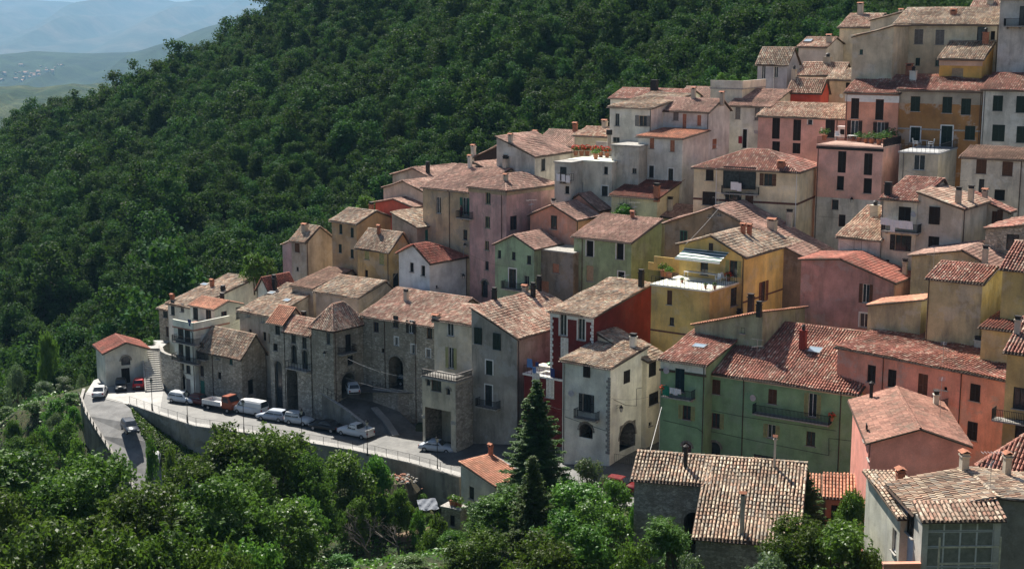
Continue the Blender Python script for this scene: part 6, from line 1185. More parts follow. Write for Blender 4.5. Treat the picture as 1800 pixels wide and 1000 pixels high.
for (hs, kf, u, v) in (('potted terrace on top', 'L', 1497, 352), ('stone quoins, balcony', 'R', 1092, 718), ('joined to the lavender tower', 'L', 817, 432), ('clean white gabled', 'R', 815, 486), ('square stone corner', 'L', 570, 622)):
    H = Hf(hs); p, rot = on_face(H, kf, u, v, .6); b = MB(); b.tube((0, .6, .5), (0, 0, .62), .025, n=5); b.tube((0, .6, .15), (0, .1, .6), .02, n=4); br = obj('wall_lantern', b.mesh('wall_lantern', IRON), H.root, p - H.org - Vector((0, 0, .25)), rot); l_ = obj('lantern', LG, br, (0, 0, -.1)); obj('lantern_frame', LC, br, (0, 0, -.1))
# ------------------------------------------------------------------ washing, awning, furniture
def cloth(label, H, kf, u, v, off, w, h, c, name='hanging_cloth', cat='washing', group=None):
    p, rot = on_face(H, kf, u, v, off); n = 7; V, Fc = [], []; ph = rnd.uniform(0, 6)
    for j in range(5):
        for i in range(n): V.append((-w / 2 + w * i / (n - 1) * (1 + .02 * j), .05 * math.sin(i * 1.5 + ph) * (.3 + j * .22), h / 2 - h * j / 4 - .03 * abs(math.sin(i * 1.1 + ph)) * (j == 4)))
    for j in range(4):
        for i in range(n - 1): k = j * n + i; Fc.append((k, k + 1, k + n + 1, k + n))
    me = bpy.data.meshes.new(name); me.from_pydata(V, [], Fc); me.materials.append(plain('cloth_%.2f_%.2f_%.2f' % c, c, .9, 0, .1)); o = obj(name, me, None, p, rot, label=label, category=cat)
    if group: o['group'] = group
    md = o.modifiers.new('thick', 'SOLIDIFY'); md.thickness = .012; return o
WC = (.74, .74, .76); NV = (.03, .05, .16); BL = (.10, .20, .42)
H = Hf('white washing on its balcony under')
for i, (u, v, w, h) in enumerate(((1555, 389, .8, .7), (1563, 391, .55, .6), (1569, 397, .45, 1.2), (1578, 394, .75, .75), (1587, 395, .7, .8), (1597, 396, .75, .8))): cloth(['leftmost white sheet on the long balcony line', 'second white cloth on the long balcony line', 'longest narrow white cloth hanging from the long balcony line', 'fourth white cloth on the long balcony line', 'fifth white cloth on the long balcony line', 'rightmost white cloth on the long balcony line'][i], H, 'L', u, v, 1.35, w * 1.2, h * 1.1, WC, group='washing on the cream house balcony')
H = Hf('recessed balcony with white')
for u, v, w, lab in ((1291, 327, 1.0, 'white towel hanging before the dark recessed balcony'), (1299, 329, .6, 'bluish white shirt on the rack of the dark recessed balcony')): cloth(lab, H, 'L', u, v, .75, w, 1.0, WC)
cloth('small red cloth beside the white house door', Hf('small red cloth at its door'), 'L', 1301, 246, .3, .55, 1.0, (.25, .02, .03))
H = Hf('narrow grey house with white washing')
for u, v, lab in ((981, 312, 'left white shirt on the narrow grey house balcony'), (990, 313, 'middle white towel on the narrow grey house balcony'), (998, 315, 'right white towel on the narrow grey house balcony')): cloth(lab, H, 'L', u, v, 1.25, .6, .95, WC)
H = Hf('small laundry balcony and a skylight')
for u, v, w, h, c, lab in ((1170, 686, .75, 1.0, (.02, .20, .12), 'green towel on the green house balcony'), (1180, 686, .4, .6, WC, 'first white cloth beside the green towel'), (1187, 688, .5, .7, WC, 'middle white cloth beside the green towel'), (1194, 688, .35, .5, WC, 'last white cloth furthest from the green towel')): cloth(lab, H, 'L', u, v, 1.22, w, h, c)
H = Hf('bright yellow house with a white railed')
for u, v, h, c, lab in ((1741, 98, 1.0, (.02, .02, .025), 'black trousers on the yellow house line'), (1749, 98, .8, (.03, .03, .035), 'black shirt beside the trousers on the yellow house line'), (1771, 103, 1.2, (.06, .06, .08), 'grey trousers hanging alone on the yellow house line')): cloth(lab, H, 'L', u, v, 1.3, .6, h, c)
H = Hf('deep red terrace wing')
for u, v, w, h, c, lab in ((931, 638, .7, 1.0, BL, 'blue shirt on the red terrace rail'), (939, 650, .5, .7, BL, 'light blue cloth low on the red terrace edge'), (944, 640, .5, .5, NV, 'small navy cloth on the red terrace rail'), (971, 655, .6, 1.0, NV, 'navy trousers hanging from the red terrace rail')): cloth(lab, H, 'L', u, v, .2, w, h, c)
H = Hf('three dark balconies')
cloth('blue cloth hanging at the end of the white roof terrace', H, 'L', 333, 567, .1, .7, .9, NV)
def tab(name, label, p, rot, L_, W_, h, mat):
    t = thing(name, label, 'table', p, rz=rot); b = MB(); b.box(-L_ / 2, L_ / 2, -W_ / 2, W_ / 2, h - .04, h); obj('table_top', b.mesh('table_top', mat), t); b = MB(); b.box(-.025, .025, -.025, .025, 0, h - .04); lm = b.mesh('leg', mat)
    for x in (-L_ / 2 + .08, L_ / 2 - .08):
        for y in (-W_ / 2 + .08, W_ / 2 - .08): obj('leg', lm, t, (x, y, 0))
    return t
b = MB(); b.box(-.23, .23, -.23, .23, .42, .46); SEAT = b.mesh('seat', WHITE); b = MB(); b.poly([(-.23, .2, .46), (.23, .2, .46), (.2, .3, .9), (-.2, .3, .9)]); b.poly([(-.2, .34, .9), (.2, .34, .9), (.23, .24, .46), (-.23, .24, .46)]); b.box(-.2, .2, .3, .34, .88, .93); BACKR = b.mesh('backrest', WHITE); b = MB(); b.box(-.02, .02, -.02, .02, 0, .42); CLEG = b.mesh('leg', WHITE); b = MB(); b.box(-.02, .02, -.2, .25, .62, .66); b.box(-.02, .02, -.2, -.16, .44, .62); CARM = b.mesh('armrest', WHITE)
def chair(label, p, rot, k=1.1):
    c = thing('chair', label, 'chair', p, 'white plastic terrace chairs', rot); c.scale = (k, k, k); obj('seat', SEAT, c); obj('backrest', BACKR, c)
    for x in (-.2, .2):
        obj('armrest', CARM, c, (x * 1.15, 0, 0))
        for y in (-.2, .2): obj('leg', CLEG, c, (x, y, 0))
HY = Hf('dull yellow lower block'); rot = HY.faces['L'][3]
tab('table', 'long white table on the yellow terrace', on_top(HY, 1233, 492), rot, 4.2, 1.0, .85, WHITE)
for i, (u, v) in enumerate(((1258, 489), (1267, 487), (1262, 497), (1272, 495))): chair(['white chair at the back left of the table end on the yellow terrace', 'white chair nearest the shuttered window on the yellow terrace', 'white chair at the front of the table end on the yellow terrace', 'white chair furthest right on the yellow terrace'][i], on_top(HY, u, v), rot + (i % 2) * 1.3)
HB = Hf('striped awning above'); p, rot = on_face(HB, 'L', 1242, 441, 0)
aw = obj('awning', None, HB.root, p - HB.org, rot); aw.name = 'awning'
b = MB(); b.box(-2.9, 2.9, -.1, 0, .0, .08); awm = b.mesh('awning', WHITE); bpy.data.objects.remove(aw); aw = obj('awning', awm, HB.root, p - HB.org, rot)
for k in range(7):
    b = MB(); z0, z1 = -k * .11, -(k + 1) * .11; b.slab([(-2.85, -.1 - k * .3, z0), (2.85, -.1 - k * .3, z0), (2.85, -.1 - (k + 1) * .3, z1), (-2.85, -.1 - (k + 1) * .3, z1)][::-1], .015); obj('stripe', b.mesh('stripe', plain('awning_green', (.02, .09, .075), .8) if k % 2 == 0 else WHITE), aw)
b = MB(); b.box(-2.9, 2.9, -2.24, -2.19, -.98, -.74); obj('valance', b.mesh('valance', WHITE), aw)
b = MB(); b.box(-3.4, 0, 0, .14, 0, 1.7); b.box(-4.2, -3.4, 0, .14, 0, .9); 
pw = on_top(HY, 1193, 480); obj('side_wall', b.mesh('side_wall', YELL), HY.root, pw - HY.org, rot)
def pot(label, p, s, leafm, flower=None, name='potted_plant', wild=1.0):
    o = thing(name, label, 'potted plant', p); b = MB(); b.lathe((0, 0, 0), [(.16 * s, 0), (.22 * s, .36 * s), (.24 * s, .36 * s), (.24 * s, .42 * s), (.19 * s, .42 * s)], 9); obj('pot', b.mesh('pot', plain('terracotta', (.40, .17, .09), .85)), o)
    n_ = 160; d = TR.normal(0, 1, (n_, 3)); d[:, 2] = np.abs(d[:, 2]) + .1; d /= np.linalg.norm(d, axis=1, keepdims=True); c = d * (TR.uniform(.3, 1, n_) * .42 * s * wild)[:, None] + np.array([0, 0, .5 * s]); V = leaves(c, d, .16 * s, .5, TR); obj('foliage', npmesh('foliage', V, quads(n_), leafm, fac=np.repeat(TR.uniform(0, 1, n_), 4)), o)
    if flower:
        n_ = 70; d = TR.normal(0, 1, (n_, 3)); d[:, 2] = np.abs(d[:, 2]) + .2; d /= np.linalg.norm(d, axis=1, keepdims=True); V = leaves(d * .46 * s * wild + np.array([0, 0, .52 * s]), d, .13 * s, .9, TR); obj('flowers', npmesh('flowers', V, quads(n_), plain('petals_%s' % flower[0], flower[1], .7)), o)
RED = ('red', (.62, .05, .02)); 
for i, (u, v, s, m, fl, lab) in enumerate(((1166, 486, 1.5, LEAF_N, None, 'bushy planter at the left corner of the yellow terrace'), (1176, 489, 1.3, LEAF_B, None, 'light green planter on the yellow terrace edge'), (1199, 497, .6, LEAF_N, None, 'left small pot on the yellow terrace edge'), (1240, 507, .6, LEAF_N, None, 'middle small pot on the yellow terrace edge'), (1256, 508, .7, LEAF_N, None, 'right small pot on the yellow terrace edge'), (1280, 494, .9, LEAF_N, RED, 'red flowering pot in the shade of the yellow terrace'))): pot(lab, on_top(HY, u, v), s * 1.2, m, fl)
b = MB(); b.box(-.35, .35, -.05, .05, 0, 1.9)
for k in range(5): b.box(-.36, .36, -.07, -.05, .2 + k * .36, .36 + k * .36, 1)
o = obj('folded_deckchair', b.mesh('folded_deckchair', [plain('deckchair_red', (.35, .03, .05), .8), WHITE]), None, on_top(HY, 1210, 484), rot + .2, label='red and white folded deckchair leaning on the yellow wall', category='deckchair'); o.rotation_euler[0] = -.18
HR = Hf('deep red terrace wing'); rr_ = HR.faces['L'][3]; p = on_top(HR, 965, 655); t_ = tab('table', 'table under a white cloth on the red terrace', p, rr_, 2.4, 1.2, .8, WHITE); b = MB(); b.box(-1.3, 1.3, -.7, .7, .82, .85); b.box(-1.3, 1.3, -.72, -.7, .45, .85); b.box(1.28, 1.3, -.7, .7, .5, .85); obj('tablecloth', b.mesh('tablecloth', plain('cream_cloth', (.68, .62, .52), .9)), None, p + Vector((0, 0, .02)), rr_, label='cream cloth over the red terrace table', category='tablecloth')
b = MB(); b.lathe((0, 0, 0), [(.15, 0), (.36, .12), (.36, .2), (.2, .28)], 10); obj('basin', b.mesh('basin', plain('green_plastic', (.02, .28, .08), .4)), None, p + Vector((.1, .2, .89)), label='green plastic basin on the red terrace table', category='basin')
HP = Hf('potted terrace on top'); rp = HP.faces['L'][3]
chair('white chair on the sunny end of the pink terrace', on_top(HP, 1472, 247), rp + .6, 1.3)
for i, (u, v, s, fl, lab) in enumerate(((1449, 247, 2.0, None, 'round bush in a pot at the sunny corner of the pink terrace'), (1510, 250, 1.6, None, 'first dark potted shrub along the pink terrace rail'), (1522, 252, 1.5, None, 'round leafy pot in the middle of the pink terrace'), (1532, 253, 1.8, None, 'second dark potted shrub along the pink terrace rail'), (1545, 255, 1.9, None, 'third dark potted shrub along the pink terrace rail'), (1556, 254, 2.0, None, 'leafy pot at the outer corner of the pink terrace'), (1566, 251, 2.2, None, 'tall spiky pot at the shaded end of the pink terrace'), (1500, 247, 1.2, None, 'small pot near the parasol on the pink terrace'))): pot(lab, on_top(HP, u, v), s * .85, LEAF_C, fl, wild=1.4)
p = on_top(HP, 1512, 243); o = thing('parasol', 'closed white parasol standing on the pink terrace', 'parasol', p); b = MB(); b.tube((0, 0, 0), (0, 0, 2.9), .03, n=6); obj('pole', b.mesh('pole', WHITE), o); b = MB(); b.lathe((0, 0, .9), [(.06, 0), (.22, .3), (.16, 1.4), (.05, 2.0)], 8); obj('canopy', b.mesh('canopy', plain('canvas', (.62, .57, .52), .9)), o); b = MB(); b.lathe((0, 0, 0), [(.35, 0), (.35, .1), (.06, .12)], 10); obj('foot', b.mesh('foot', CONC), o)
p = on_top(HP, 1482, 243); o = thing('stone_oven', 'white garden oven on the pink terrace', 'oven', p, rz=rp); b = MB(); b.box(-.6, .6, -.4, .4, 0, 1.5); b.box(-.7, .7, -.5, .5, 1.5, 1.6); obj('housing', b.mesh('housing', WHITE), o); b = MB(); b.box(-.3, .3, -.42, -.38, .5, 1.2); obj('oven_mouth', b.mesh('oven_mouth', DARK), o)
tab('table', 'small white table on the pink terrace', on_top(HP, 1499, 249), rp, 1.3, .9, .8, WHITE)
HG2 = Hf('railed terrace of white chairs'); rg = HG2.faces['L'][3]
tab('table', 'white table on the grey railed terrace', on_top(HG2, 1624, 258), rg, 1.0, .9, .8, WHITE)
chair('left white chair on the grey railed terrace', on_top(HG2, 1609, 260), rg + 1.6, 1.3); chair('right white chair on the grey railed terrace', on_top(HG2, 1636, 261), rg - 1.6, 1.3)
HF = Hf('boxes of red flowers'); 
for i, (u, v, lab) in enumerate(((1012, 274, 'leftmost box of red geraniums on the flower terrace'), (1022, 274, 'second box of red geraniums on the flower terrace'), (1032, 274, 'third box of red geraniums on the flower terrace'), (1046, 275, 'fourth box of red geraniums on the flower terrace'), (1056, 276, 'fifth box of red geraniums on the flower terrace'), (1067, 277, 'rightmost box of red geraniums on the flower terrace'))): pot(lab, on_top(HF, u, v), 1.55, LEAF_N, RED, 'flower_box', 1.0)
pot('green pot plant at the front of the flower terrace', on_top(HF, 1047, 280), 1.6, LEAF_B)
b = MB(); b.box(0, HF.A, -.1, .1, 0, 1.9); obj('back_wall', b.mesh('back_wall', plaster((.45, .43, .40), .7, .4)), HF.root, HF.W(HF.A, HF.B * .92, .12) - HF.org, HF.faces['L'][3])
b = MB(); b.box(-.25, .25, -.25, .25, 0, 3.0); b.box(-.4, .4, -.4, .4, 3.0, 3.7, 1); obj('chimney', b.mesh('chimney', [plaster((.36, .33, .29), .7, .3), SOOT]), HF.root, HF.W(HF.A * .62, HF.B * .8, .12) - HF.org)
HE = Hf('small laundry balcony and a skylight'); p, ro = on_face(HE, 'L', 1165, 686, 1.0); pot('red geranium on the green end house balcony', p - Vector((0, 0, .3)), .9, LEAF_N, RED)
HL = Hf('long iron balcony'); p, ro = on_face(HL, 'L', 1462, 738, .7); pot('reddish plant at the right end of the long iron balcony', p - Vector((0, 0, .1)), .9, LEAF_N, RED)
# ------------------------------------------------------------------ the woman at the teal balcony door
HO = Hf('joined to the lavender tower'); p, ro = on_face(HO, 'L', 811, 383, .45); o = thing('person', 'person in a dark red top standing on the ochre house balcony', 'person', p, rz=ro)
sv = [(0, 0, .92), (0, 0, 1.15), (0, -.02, 1.38), (0, -.02, 1.5), (0, -.03, 1.62), (.1, 0, .88), (.11, -.02, .48), (.11, .02, .08), (.11, -.14, .03), (-.1, 0, .88), (-.11, -.02, .48), (-.11, .02, .08), (-.11, -.14, .03), (.19, 0, 1.4), (.24, .02, 1.12), (.2, -.2, 1.0), (.18, -.27, .99), (-.19, 0, 1.4), (-.24, .02, 1.12), (-.2, -.2, 1.0), (-.18, -.27, .99)]
se = [(0, 1), (1, 2), (2, 3), (3, 4), (0, 5), (5, 6), (6, 7), (7, 8), (0, 9), (9, 10), (10, 11), (11, 12), (2, 13), (13, 14), (14, 15), (15, 16), (2, 17), (17, 18), (18, 19), (19, 20)]
sr = [.15, .13, .15, .06, .1, .1, .07, .045, .04, .1, .07, .045, .04, .065, .05, .038, .035, .065, .05, .038, .035]
me = bpy.data.meshes.new('body'); me.from_pydata(sv, se, []); me.materials.append(plain('dark_red_knit', (.09, .012, .018), .9)); bo = obj('body', me, o); md = bo.modifiers.new('skin', 'SKIN'); bo.modifiers.new('sub', 'SUBSURF').levels = 1
for i, rr in enumerate(sr): me.skin_vertices[0].data[i].radius = (rr, rr * .8)
me.skin_vertices[0].data[0].use_root = True
b = MB(); b.lathe((0, -.03, 1.52), [(.05, 0), (.085, .05), (.1, .13), (.09, .2), (.03, .25)], 10); obj('head', b.mesh('head', plain('skin', (.42, .25, .18), .6), True), o); b = MB(); b.lathe((0, .0, 1.57), [(.09, 0), (.115, .08), (.1, .17), (.03, .215)], 10); obj('hair', b.mesh('hair', plain('dark_hair', (.015, .01, .008), .6), True), o)
# ------------------------------------------------------------------ aerials, dishes, cables
def antenna(H, u, v, h, n_=7):
    p = hit_roof(H, u, v) if H.polys else None; b = MB(); b.tube((0, 0, -.2), (0, 0, h), .02, n=5); a = rnd.uniform(0, 3)
    for k, zz in enumerate((h, h * .72)):
        d = Vector((math.cos(a + k), math.sin(a + k), 0)); s = Vector((-d.y, d.x, 0)); b.tube(Vector((0, 0, zz)) - d * .7, Vector((0, 0, zz)) + d * .7, .012, n=4)
        for i in range(n_): c = Vector((0, 0, zz)) + d * (-.65 + 1.3 * i / (n_ - 1)); b.tube(c - s * .28, c + s * .28, .007, n=3)
    obj('antenna', b.mesh('antenna', plain('aluminium', (.45, .45, .46), .4, .6)), H.root, p - H.org)
for hs, u, v, h in (('broad pinkish roof and a dark green', 1115, 386, 2.2), ('long sagging pink roof', 1262, 368, 2.0), ('under a long striped roof', 1657, 640, 2.0), ('under a long striped roof', 1768, 640, 2.4), ('brown red gabled roof', 1652, 735, 3.4), ('clean white gabled', 815, 452, 2.0), ('broad tan roof with a skylight', 448, 490, 2.6), ('wide mottled roof', 960, 560, 2.2), ('red hipped roof and a recessed', 1258, 285, 2.2), ('stone quoins, balcony', 1000, 618, 2.0), ('striped gabled roof above', 1640, 480, 2.5), ('salmon gabled house with cream verges', 940, 372, 2.0), ('blue side wall', 1740, 862, 2.6), ('long cream house with two', 1740, 30, 2.0), ('long iron balcony', 1330, 640, 2.6), ('white quoins and white', 1100, 520, 2.4)): antenna(Hf(hs), u, v, h)
def dish(H, kf, u, v, r=.34):
    p, rot = on_face(H, kf, u, v, .35); b = MB(); prof = [(.02, 0), (r * .6, .05), (r, .16)]; b.lathe((0, 0, 0), prof, 12); b.lathe((0, 0, .01), [(r, .16), (r * .6, .055), (.02, .01)], 12); b.tube((0, 0, 0), (0, 0, .45), .015, n=4); me = b.mesh('satellite_dish', plain('dish_grey', (.5, .5, .5), .5)); o = obj('satellite_dish', me, H.root, p - H.org); o.rotation_euler = (R(62), 0, R(20))
    b = MB(); q, _ = on_face(H, kf, u, v, 0); b.tube(q - H.org, p - H.org, .025, n=5); obj('dish_arm', b.mesh('dish_arm', ZINC), H.root)
for hs, kf, u, v in (('beige house with a satellite dish', 'L', 1478, 170), ('small red cloth at its door', 'L', 1328, 233), ('small laundry balcony and a skylight', 'L', 1170, 652), ('long iron balcony', 'L', 1322, 700), ('white washing on its balcony under', 'L', 1604, 378), ('stone quoins, balcony', 'L', 1003, 692)): dish(Hf(hs), kf, u, v)
def cable(label, a, b, sag=.6, r=.018, m=None):
    mb = MB(); pts = [a.lerp(b, k / 12) - Vector((0, 0, sag * math.sin(math.pi * k / 12))) - a for k in range(13)]; mb.path(pts, r, 4); obj('cable', mb.mesh('cable', m or plain('cable_grey', (.3, .3, .3), .6)), None, a, label=label, category='cable')
cable('thin cable from the stone corner house to the loggia', P(610, 630, 176), P(745, 665, 164)); cable('lower cable sagging across the ramp to the loggia', P(608, 664, 177), P(745, 686, 163.5)); cable('cable running across the gable of the barn house', P(1205, 430, 162), P(1262, 368, 172), .1)
cable('pale pole propped between the lane and the green house', P(1142, 795, 128), P(1163, 715, 142), 0, .022, WHITE)
for i, (a_, b_, lab) in enumerate((((1590, 300, 172), (1700, 318, 166), 'wire spanning from the grey terrace block to the stained grey house'), ((1436, 380, 160), (1545, 372, 158), 'wire crossing the grey base of the pink block'), ((820, 445, 186), (905, 470, 179), 'wire from the lavender tower to the pale green house'), ((942, 700, 158), (1002, 720, 148), 'wire from the red terrace wing to the white corner house'), ((1505, 690, 133), (1535, 760, 112), 'wire from the green house to the small pink house'), ((1075, 700, 146), (1162, 690, 142), 'wire between the white corner house and the green end house'), ((705, 470, 187), (640, 540, 178), 'wire from the white gabled house to the stone corner house'), ((1600, 470, 148), (1480, 425, 158), 'wire above the mauve gable'), ((430, 560, 189), (345, 590, 190), 'wire along the end of the stone row'), ((1440, 300, 176), (1335, 290, 180), 'wire over the red hipped roof'))): cable(lab, P(*a_), P(*b_), .4, .014, plain('conduit_dark', (.05, .05, .05), .7))
# conduit lines along the facades
for hs, kf, pts_ in (('long iron balcony', 'L', [(1245, 720), (1300, 731), (1390, 745), (1470, 757)]), ('long iron balcony', 'L', [(1250, 758), (1330, 775), (1440, 797), (1457, 800), (1457, 770), (1500, 775)]), ('small laundry balcony and a skylight', 'L', [(1165, 738), (1225, 752), (1236, 760)]), ('stone quoins, balcony', 'R', [(1079, 702), (1100, 712), (1119, 713), (1119, 683), (1160, 675)]), ('stone quoins, balcony', 'L', [(993, 732), (1030, 745), (1068, 758)])):
    H = Hf(hs); b = MB(); b.path([on_face(H, kf, u, v, .04)[0] - H.org for u, v in pts_], .025, 4); obj('conduit', b.mesh('conduit', plain('conduit_dark', (.05, .05, .05), .7)), H.root)
# quoins
def quoins(H, kf, at_end, v0, v1, n_, w, mat, name='quoin'):
    O, e, ln_, rot = H.faces[kf]; base = O + (e * ln_ if at_end else Vector()); z0 = -v0; z1 = -v1; hh = (v1 - v0) / n_
    for i in range(n_):
        ww = w * (1.25 if i % 2 else .8); b = MB(); b.box(*((-ww, .035) if at_end else (-.035, ww)), -.035, .03 if i % 2 else .05, 0, hh * .86); obj(name, b.mesh(name, mat), H.root, base + Vector((0, 0, -v0 - hh * (i + 1))) - H.org, rot)
quoins(Hf('stone quoins, balcony'), 'L', True, 1.0, 9.5, 26, .38, stone((.42, .40, .36), 5)); HQ = Hf('white quoins and white'); quoins(HQ, 'L', True, .6, 4.5, 11, .3, WHITE); quoins(HQ, 'L', False, .6, 9.0, 24, .3, WHITE)
# ------------------------------------------------------------------ glazed porch of the corner house (bottom right)
HC = Hf('blue side wall'); O, e, ln_, rot = HC.faces['R']; pl_, _ = on_face(HC, 'R', 1622, 915, 1.6); pr_, _ = on_face(HC, 'R', 1760, 918, 1.6); inw = Vector((-e.y, e.x, 0)); wd = (pr_ - pl_).dot(e); zt = pl_.z; po = thing('glazed_porch', 'glazed porch with a tiled canopy on the grey corner house', 'porch', Vector((pl_.x, pl_.y, zt - 5.2)), rz=rot)
b = MB(); b.box(0, .4, 0, 1.6, 0, 5.0); obj('pier', b.mesh('pier', GREYW), po); b = MB(); b.box(wd - .4, wd, 0, 1.6, 0, 5.0); obj('pier', b.mesh('pier', GREYW), po); b = MB(); b.box(-.05, wd + .05, -.08, 1.6, 5.0, 5.2); obj('lintel', b.mesh('lintel', CONC), po); b = MB(); b.box(.4, wd - .4, .3, 1.5, 0, .6); obj('sill_wall', b.mesh('sill_wall', GREYW), po)
fw = (wd - .8) / 4
for i in range(4):
    for (z0, z1) in ((.6, 2.0), (2.05, 3.35), (3.4, 4.4), (4.45, 4.98)):
        x0 = .4 + fw * i; b = MB(); t_ = .05; b.box(x0, x0 + t_, .12, .2, z0, z1); b.box(x0 + fw - t_, x0 + fw, .12, .2, z0, z1); b.box(x0 + t_, x0 + fw - t_, .12, .2, z1 - t_, z1); b.box(x0 + t_, x0 + fw - t_, .12, .2, z0, z0 + t_); w = obj('window', b.mesh('window', WHITE), po); b = MB(); b.poly([(x0, .17, z0), (x0 + fw, .17, z0), (x0 + fw, .17, z1), (x0, .17, z1)]); obj('pane', b.mesh('pane', plain('porch_glass', (.27, .27, .23), .2)), w)
CRM = plain('cream_bars', (.66, .60, .44), .7)
for z in (3.6, 2.5, 1.4): b = MB(); b.box(.9, wd - .2, -.66, -.56, z, z + .11); obj('awning_bar', b.mesh('awning_bar', CRM), po)
for x in (.9, wd - .26): b = MB(); b.box(x, x + .1, -.66, -.56, 1.0, 4.3); obj('awning_bar', b.mesh('awning_bar', CRM), po)
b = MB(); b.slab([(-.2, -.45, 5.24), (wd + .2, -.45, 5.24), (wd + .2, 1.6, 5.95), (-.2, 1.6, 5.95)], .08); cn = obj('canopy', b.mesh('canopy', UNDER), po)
mtx = Matrix.Translation(Vector((pl_.x, pl_.y, zt - 5.2))) @ Matrix.Rotation(rot, 4, 'Z'); inv = mtx.inverted()
r_ = tile_plane([tuple(v) for v in ((-.2, -.45, 5.25), (wd + .2, -.45, 5.25), (wd + .2, 1.6, 5.96), (-.2, 1.6, 5.96))], 'mix', 'b'); V, fq, C_, m_ = r_
for i in range(m_):
    vv = V[i * 8:i * 8 + 8]; c0 = vv.mean(0); obj('tile', npmesh('tile', vv - c0, [[q, q + 1, q + 5, q + 4] for q in range(3)], tile_mat(), attr=C_[i * 8:i * 8 + 8]), cn, c0)
b = MB(); b.box(-2.4, 0, -.1, .1, 0, 2.3); b.box(-2.45, .0, -.2, .2, 2.3, 2.42); obj('terrace_wall', b.mesh('terrace_wall', SALM), po)
# ------------------------------------------------------------------ sheds, farm, garden things
Hx = lambda *a, **k: house(*a, **k)
Hx('shed', 'little brick shed with corrugated orange roof beside the small pink house', (1483, 872), 117, 12, 1452, 2.6, 3.5, ('Sb', 1.1), plaster((.36, .16, .11), .6, .3), [('L', 1470, 905, 'h', .9, 1.8)], pal='orange', tk='n', cat='shed'); Hx('shed', 'small orange roofed lean-to touching the small pink house', (1536, 868), 117, 12, 1488, 2.2, 3.0, ('Sb', .9), plaster((.45, .3, .22), .6, .3), [], pal='orange', tk='n', cat='shed'); Hx('shed', 'low orange tiled shed half hidden by the cypress', (1455, 866), 118, 12, 1408, 2.4, 3.0, ('Sb', .8), plaster((.36, .16, .11), .6, .3), [], pal='orange', tk='n', cat='shed')
Hx('garden_shed', 'little stone garden shed with flowerpots on its flat top', (809, 897), 141, 30, 776, 818, 2.0, ('T',), STN, [('L', 795, 915, 'h', .6, 1.2)], cat='shed', floor=CONC)
HS = Hf('little stone garden shed'); 
for i, (u, v) in enumerate(((794, 887), (801, 889), (808, 891))): pot(['left flowerpot on the garden shed', 'middle flowerpot on the garden shed', 'right flowerpot on the garden shed'][i], on_top(HS, u, v), 1.3, LEAF_B)
Hx('farmhouse', 'roofless stone farm building in the valley at the left edge', (76, 716), 230, 30, -40, 6, 4.5, ('Sb', .5), STNL, [('L', 40, 730, 'h', .8, 1.0)], pal='pink', cat='farmhouse')
g = TR.uniform(-1, 1, (90, 2)); 
pb = Pz(700, 845, -1.0)
RB = [plain('rubble_%d' % k, c, .95, 0, .3) for k, c in enumerate(((.45, .40, .33), (.42, .2, .13), (.3, .28, .25)))]
for k in range(46):
    s = rnd.uniform(.12, .4); b = MB(); b.lathe((0, 0, 0), [(s * .5, -s * .3), (s * rnd.uniform(.7, 1), 0), (s * .5, s * .4)], 5); x, y = rnd.gauss(0, 1.5), rnd.gauss(0, .8)
    if k == 0: ro_ = thing('rubble_heap', 'heap of broken tiles and stones below the street fence', 'rubble', pb)
    obj('stone', b.mesh('stone', rnd.choice(RB)), ro_, (x, y, .4 - .12 * (abs(x) + abs(y)) + rnd.uniform(0, .25)), rnd.uniform(0, 3))
b = MB(); b.lathe((0, 0, -2.6), [(3.2, 0), (2.6, 1.6), (1.6, 2.7), (.3, 3.0)], 12); mo = obj('mound', b.mesh('mound', plain('earth', (.10, .085, .055), 1)), ro_)
sheet = MB(); n_ = 9
for i in range(n_):
    for j in range(n_): sheet.v.append((-1.1 + 2.2 * i / 8, -.9 + 1.8 * j / 8, .10 * math.sin(i * 1.7) * math.cos(j * 1.3) + .05 * math.sin(i * 3.1 + j * 2)))
for i in range(n_ - 1):
    for j in range(n_ - 1): a = i * n_ + j; sheet.f.append((a, a + n_, a + n_ + 1, a + 1)); sheet.m.append(0)
o = obj('tarpaulin', sheet.mesh('tarpaulin', plain('pale_blue_sheet', (.20, .22, .26), .6), True), None, Pz(752, 886, -2.4), .3, label='crumpled pale plastic sheet on the bank below the street', category='tarpaulin'); o.rotation_euler[0] = .45
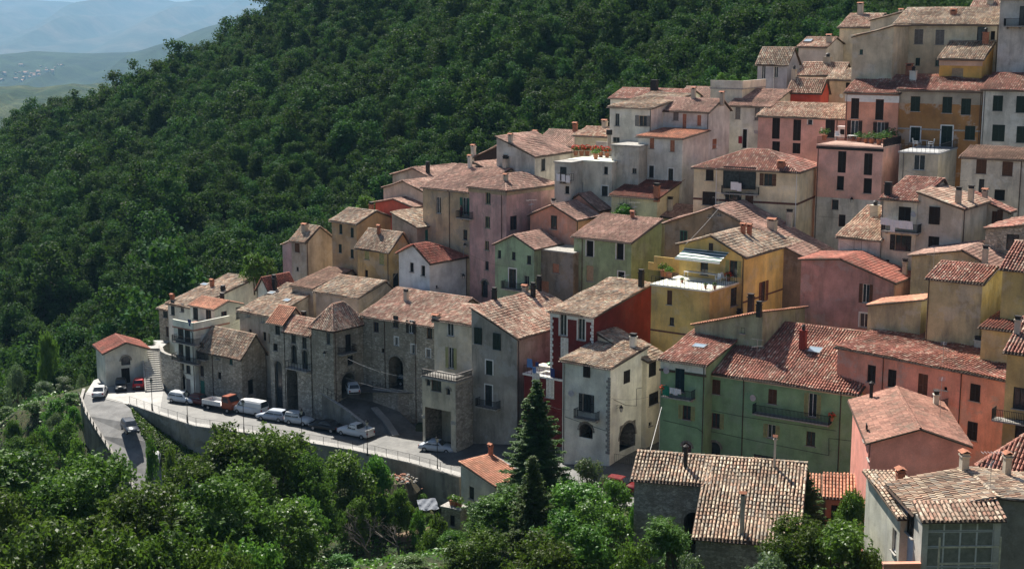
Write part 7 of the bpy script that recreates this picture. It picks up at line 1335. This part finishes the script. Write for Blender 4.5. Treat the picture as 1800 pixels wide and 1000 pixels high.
b = MB(); b.lathe((0, 0, 0), [(.3, 0), (.34, .8), (.3, .82)], 10); obj('barrel', b.mesh('barrel', plain('blue_plastic', (.04, .20, .42), .4)), None, Pz(698, 904, -3.6), label='small blue plastic barrel in the garden', category='barrel')
strip('garden_path', Q([(600, 965, -4.3), (680, 940, -4.0), (755, 925, -3.0)]), Q([(615, 985, -4.3), (690, 955, -4.0), (765, 940, -3.0)]), plain('path_earth', (.22, .16, .11), 1, 0, .3), 'bare earth path through the vegetable garden', .3)
sm = MB(); sm.tube((0, 0, -.3), (0, 0, 1.5), .035, .03, 5); STK = sm.mesh('garden_stake', plain('weathered_stake', (.10, .085, .07), .95))
for i, (u, v) in enumerate(((640, 945), (662, 938), (684, 932), (706, 926), (728, 920), (650, 968), (690, 960), (735, 945))): o = obj('garden_stake', STK, None, Pz(u, v, -4.0), label='thin grey stake in the vegetable garden', category='stake', group='stakes of the vegetable garden')
for r0 in range(7):
    for k in range(9):
        u = 570 + k * 19 + r0 * 6 + rnd.uniform(-4, 4); v = 895 + r0 * 11 - k * 3 + rnd.uniform(-3, 3); q = Pz(u, v, -4.4); q.z = gz(q.x, q.y) - .05
        tree('vegetable_plant', 'leafy green vegetable plant in the garden rows', 'bush', q, rnd.uniform(.9, 1.6), rnd.uniform(1.2, 1.9), 'vegetable plants in the garden', cat='plant')
# bare tree over the garden
def bare(m, p, d, L_, r, lev):
    q = p + d * L_; m.tube(p, q, r, r * .62, 6 if lev > 2 else 4, False)
    if lev == 0: return
    for k in range(rnd.choice((2, 3, 3))):
        nd = (d + Vector((rnd.gauss(0, .55), rnd.gauss(0, .55), rnd.gauss(.05, .35)))).normalized(); bare(m, p.lerp(q, rnd.uniform(.6, 1)), nd, L_ * rnd.uniform(.62, .85), r * .58, lev - 1)
for (u, v, s, lab) in ((648, 1010, 1.0, 'bare grey fruit tree spreading over the vegetable garden'), (700, 990, .8, 'smaller bare fruit tree right of the spreading one')):
    q = Pz(u, v, -3.5); o = thing('bare_tree', lab, 'tree', q); m = MB(); bare(m, Vector((0, 0, -.5)), Vector((.05, 0, 1)), 3.0 * s, .2 * s, 5); obj('trunk', m.mesh('trunk', plain('grey_bark', (.13, .115, .10), .95)), o)
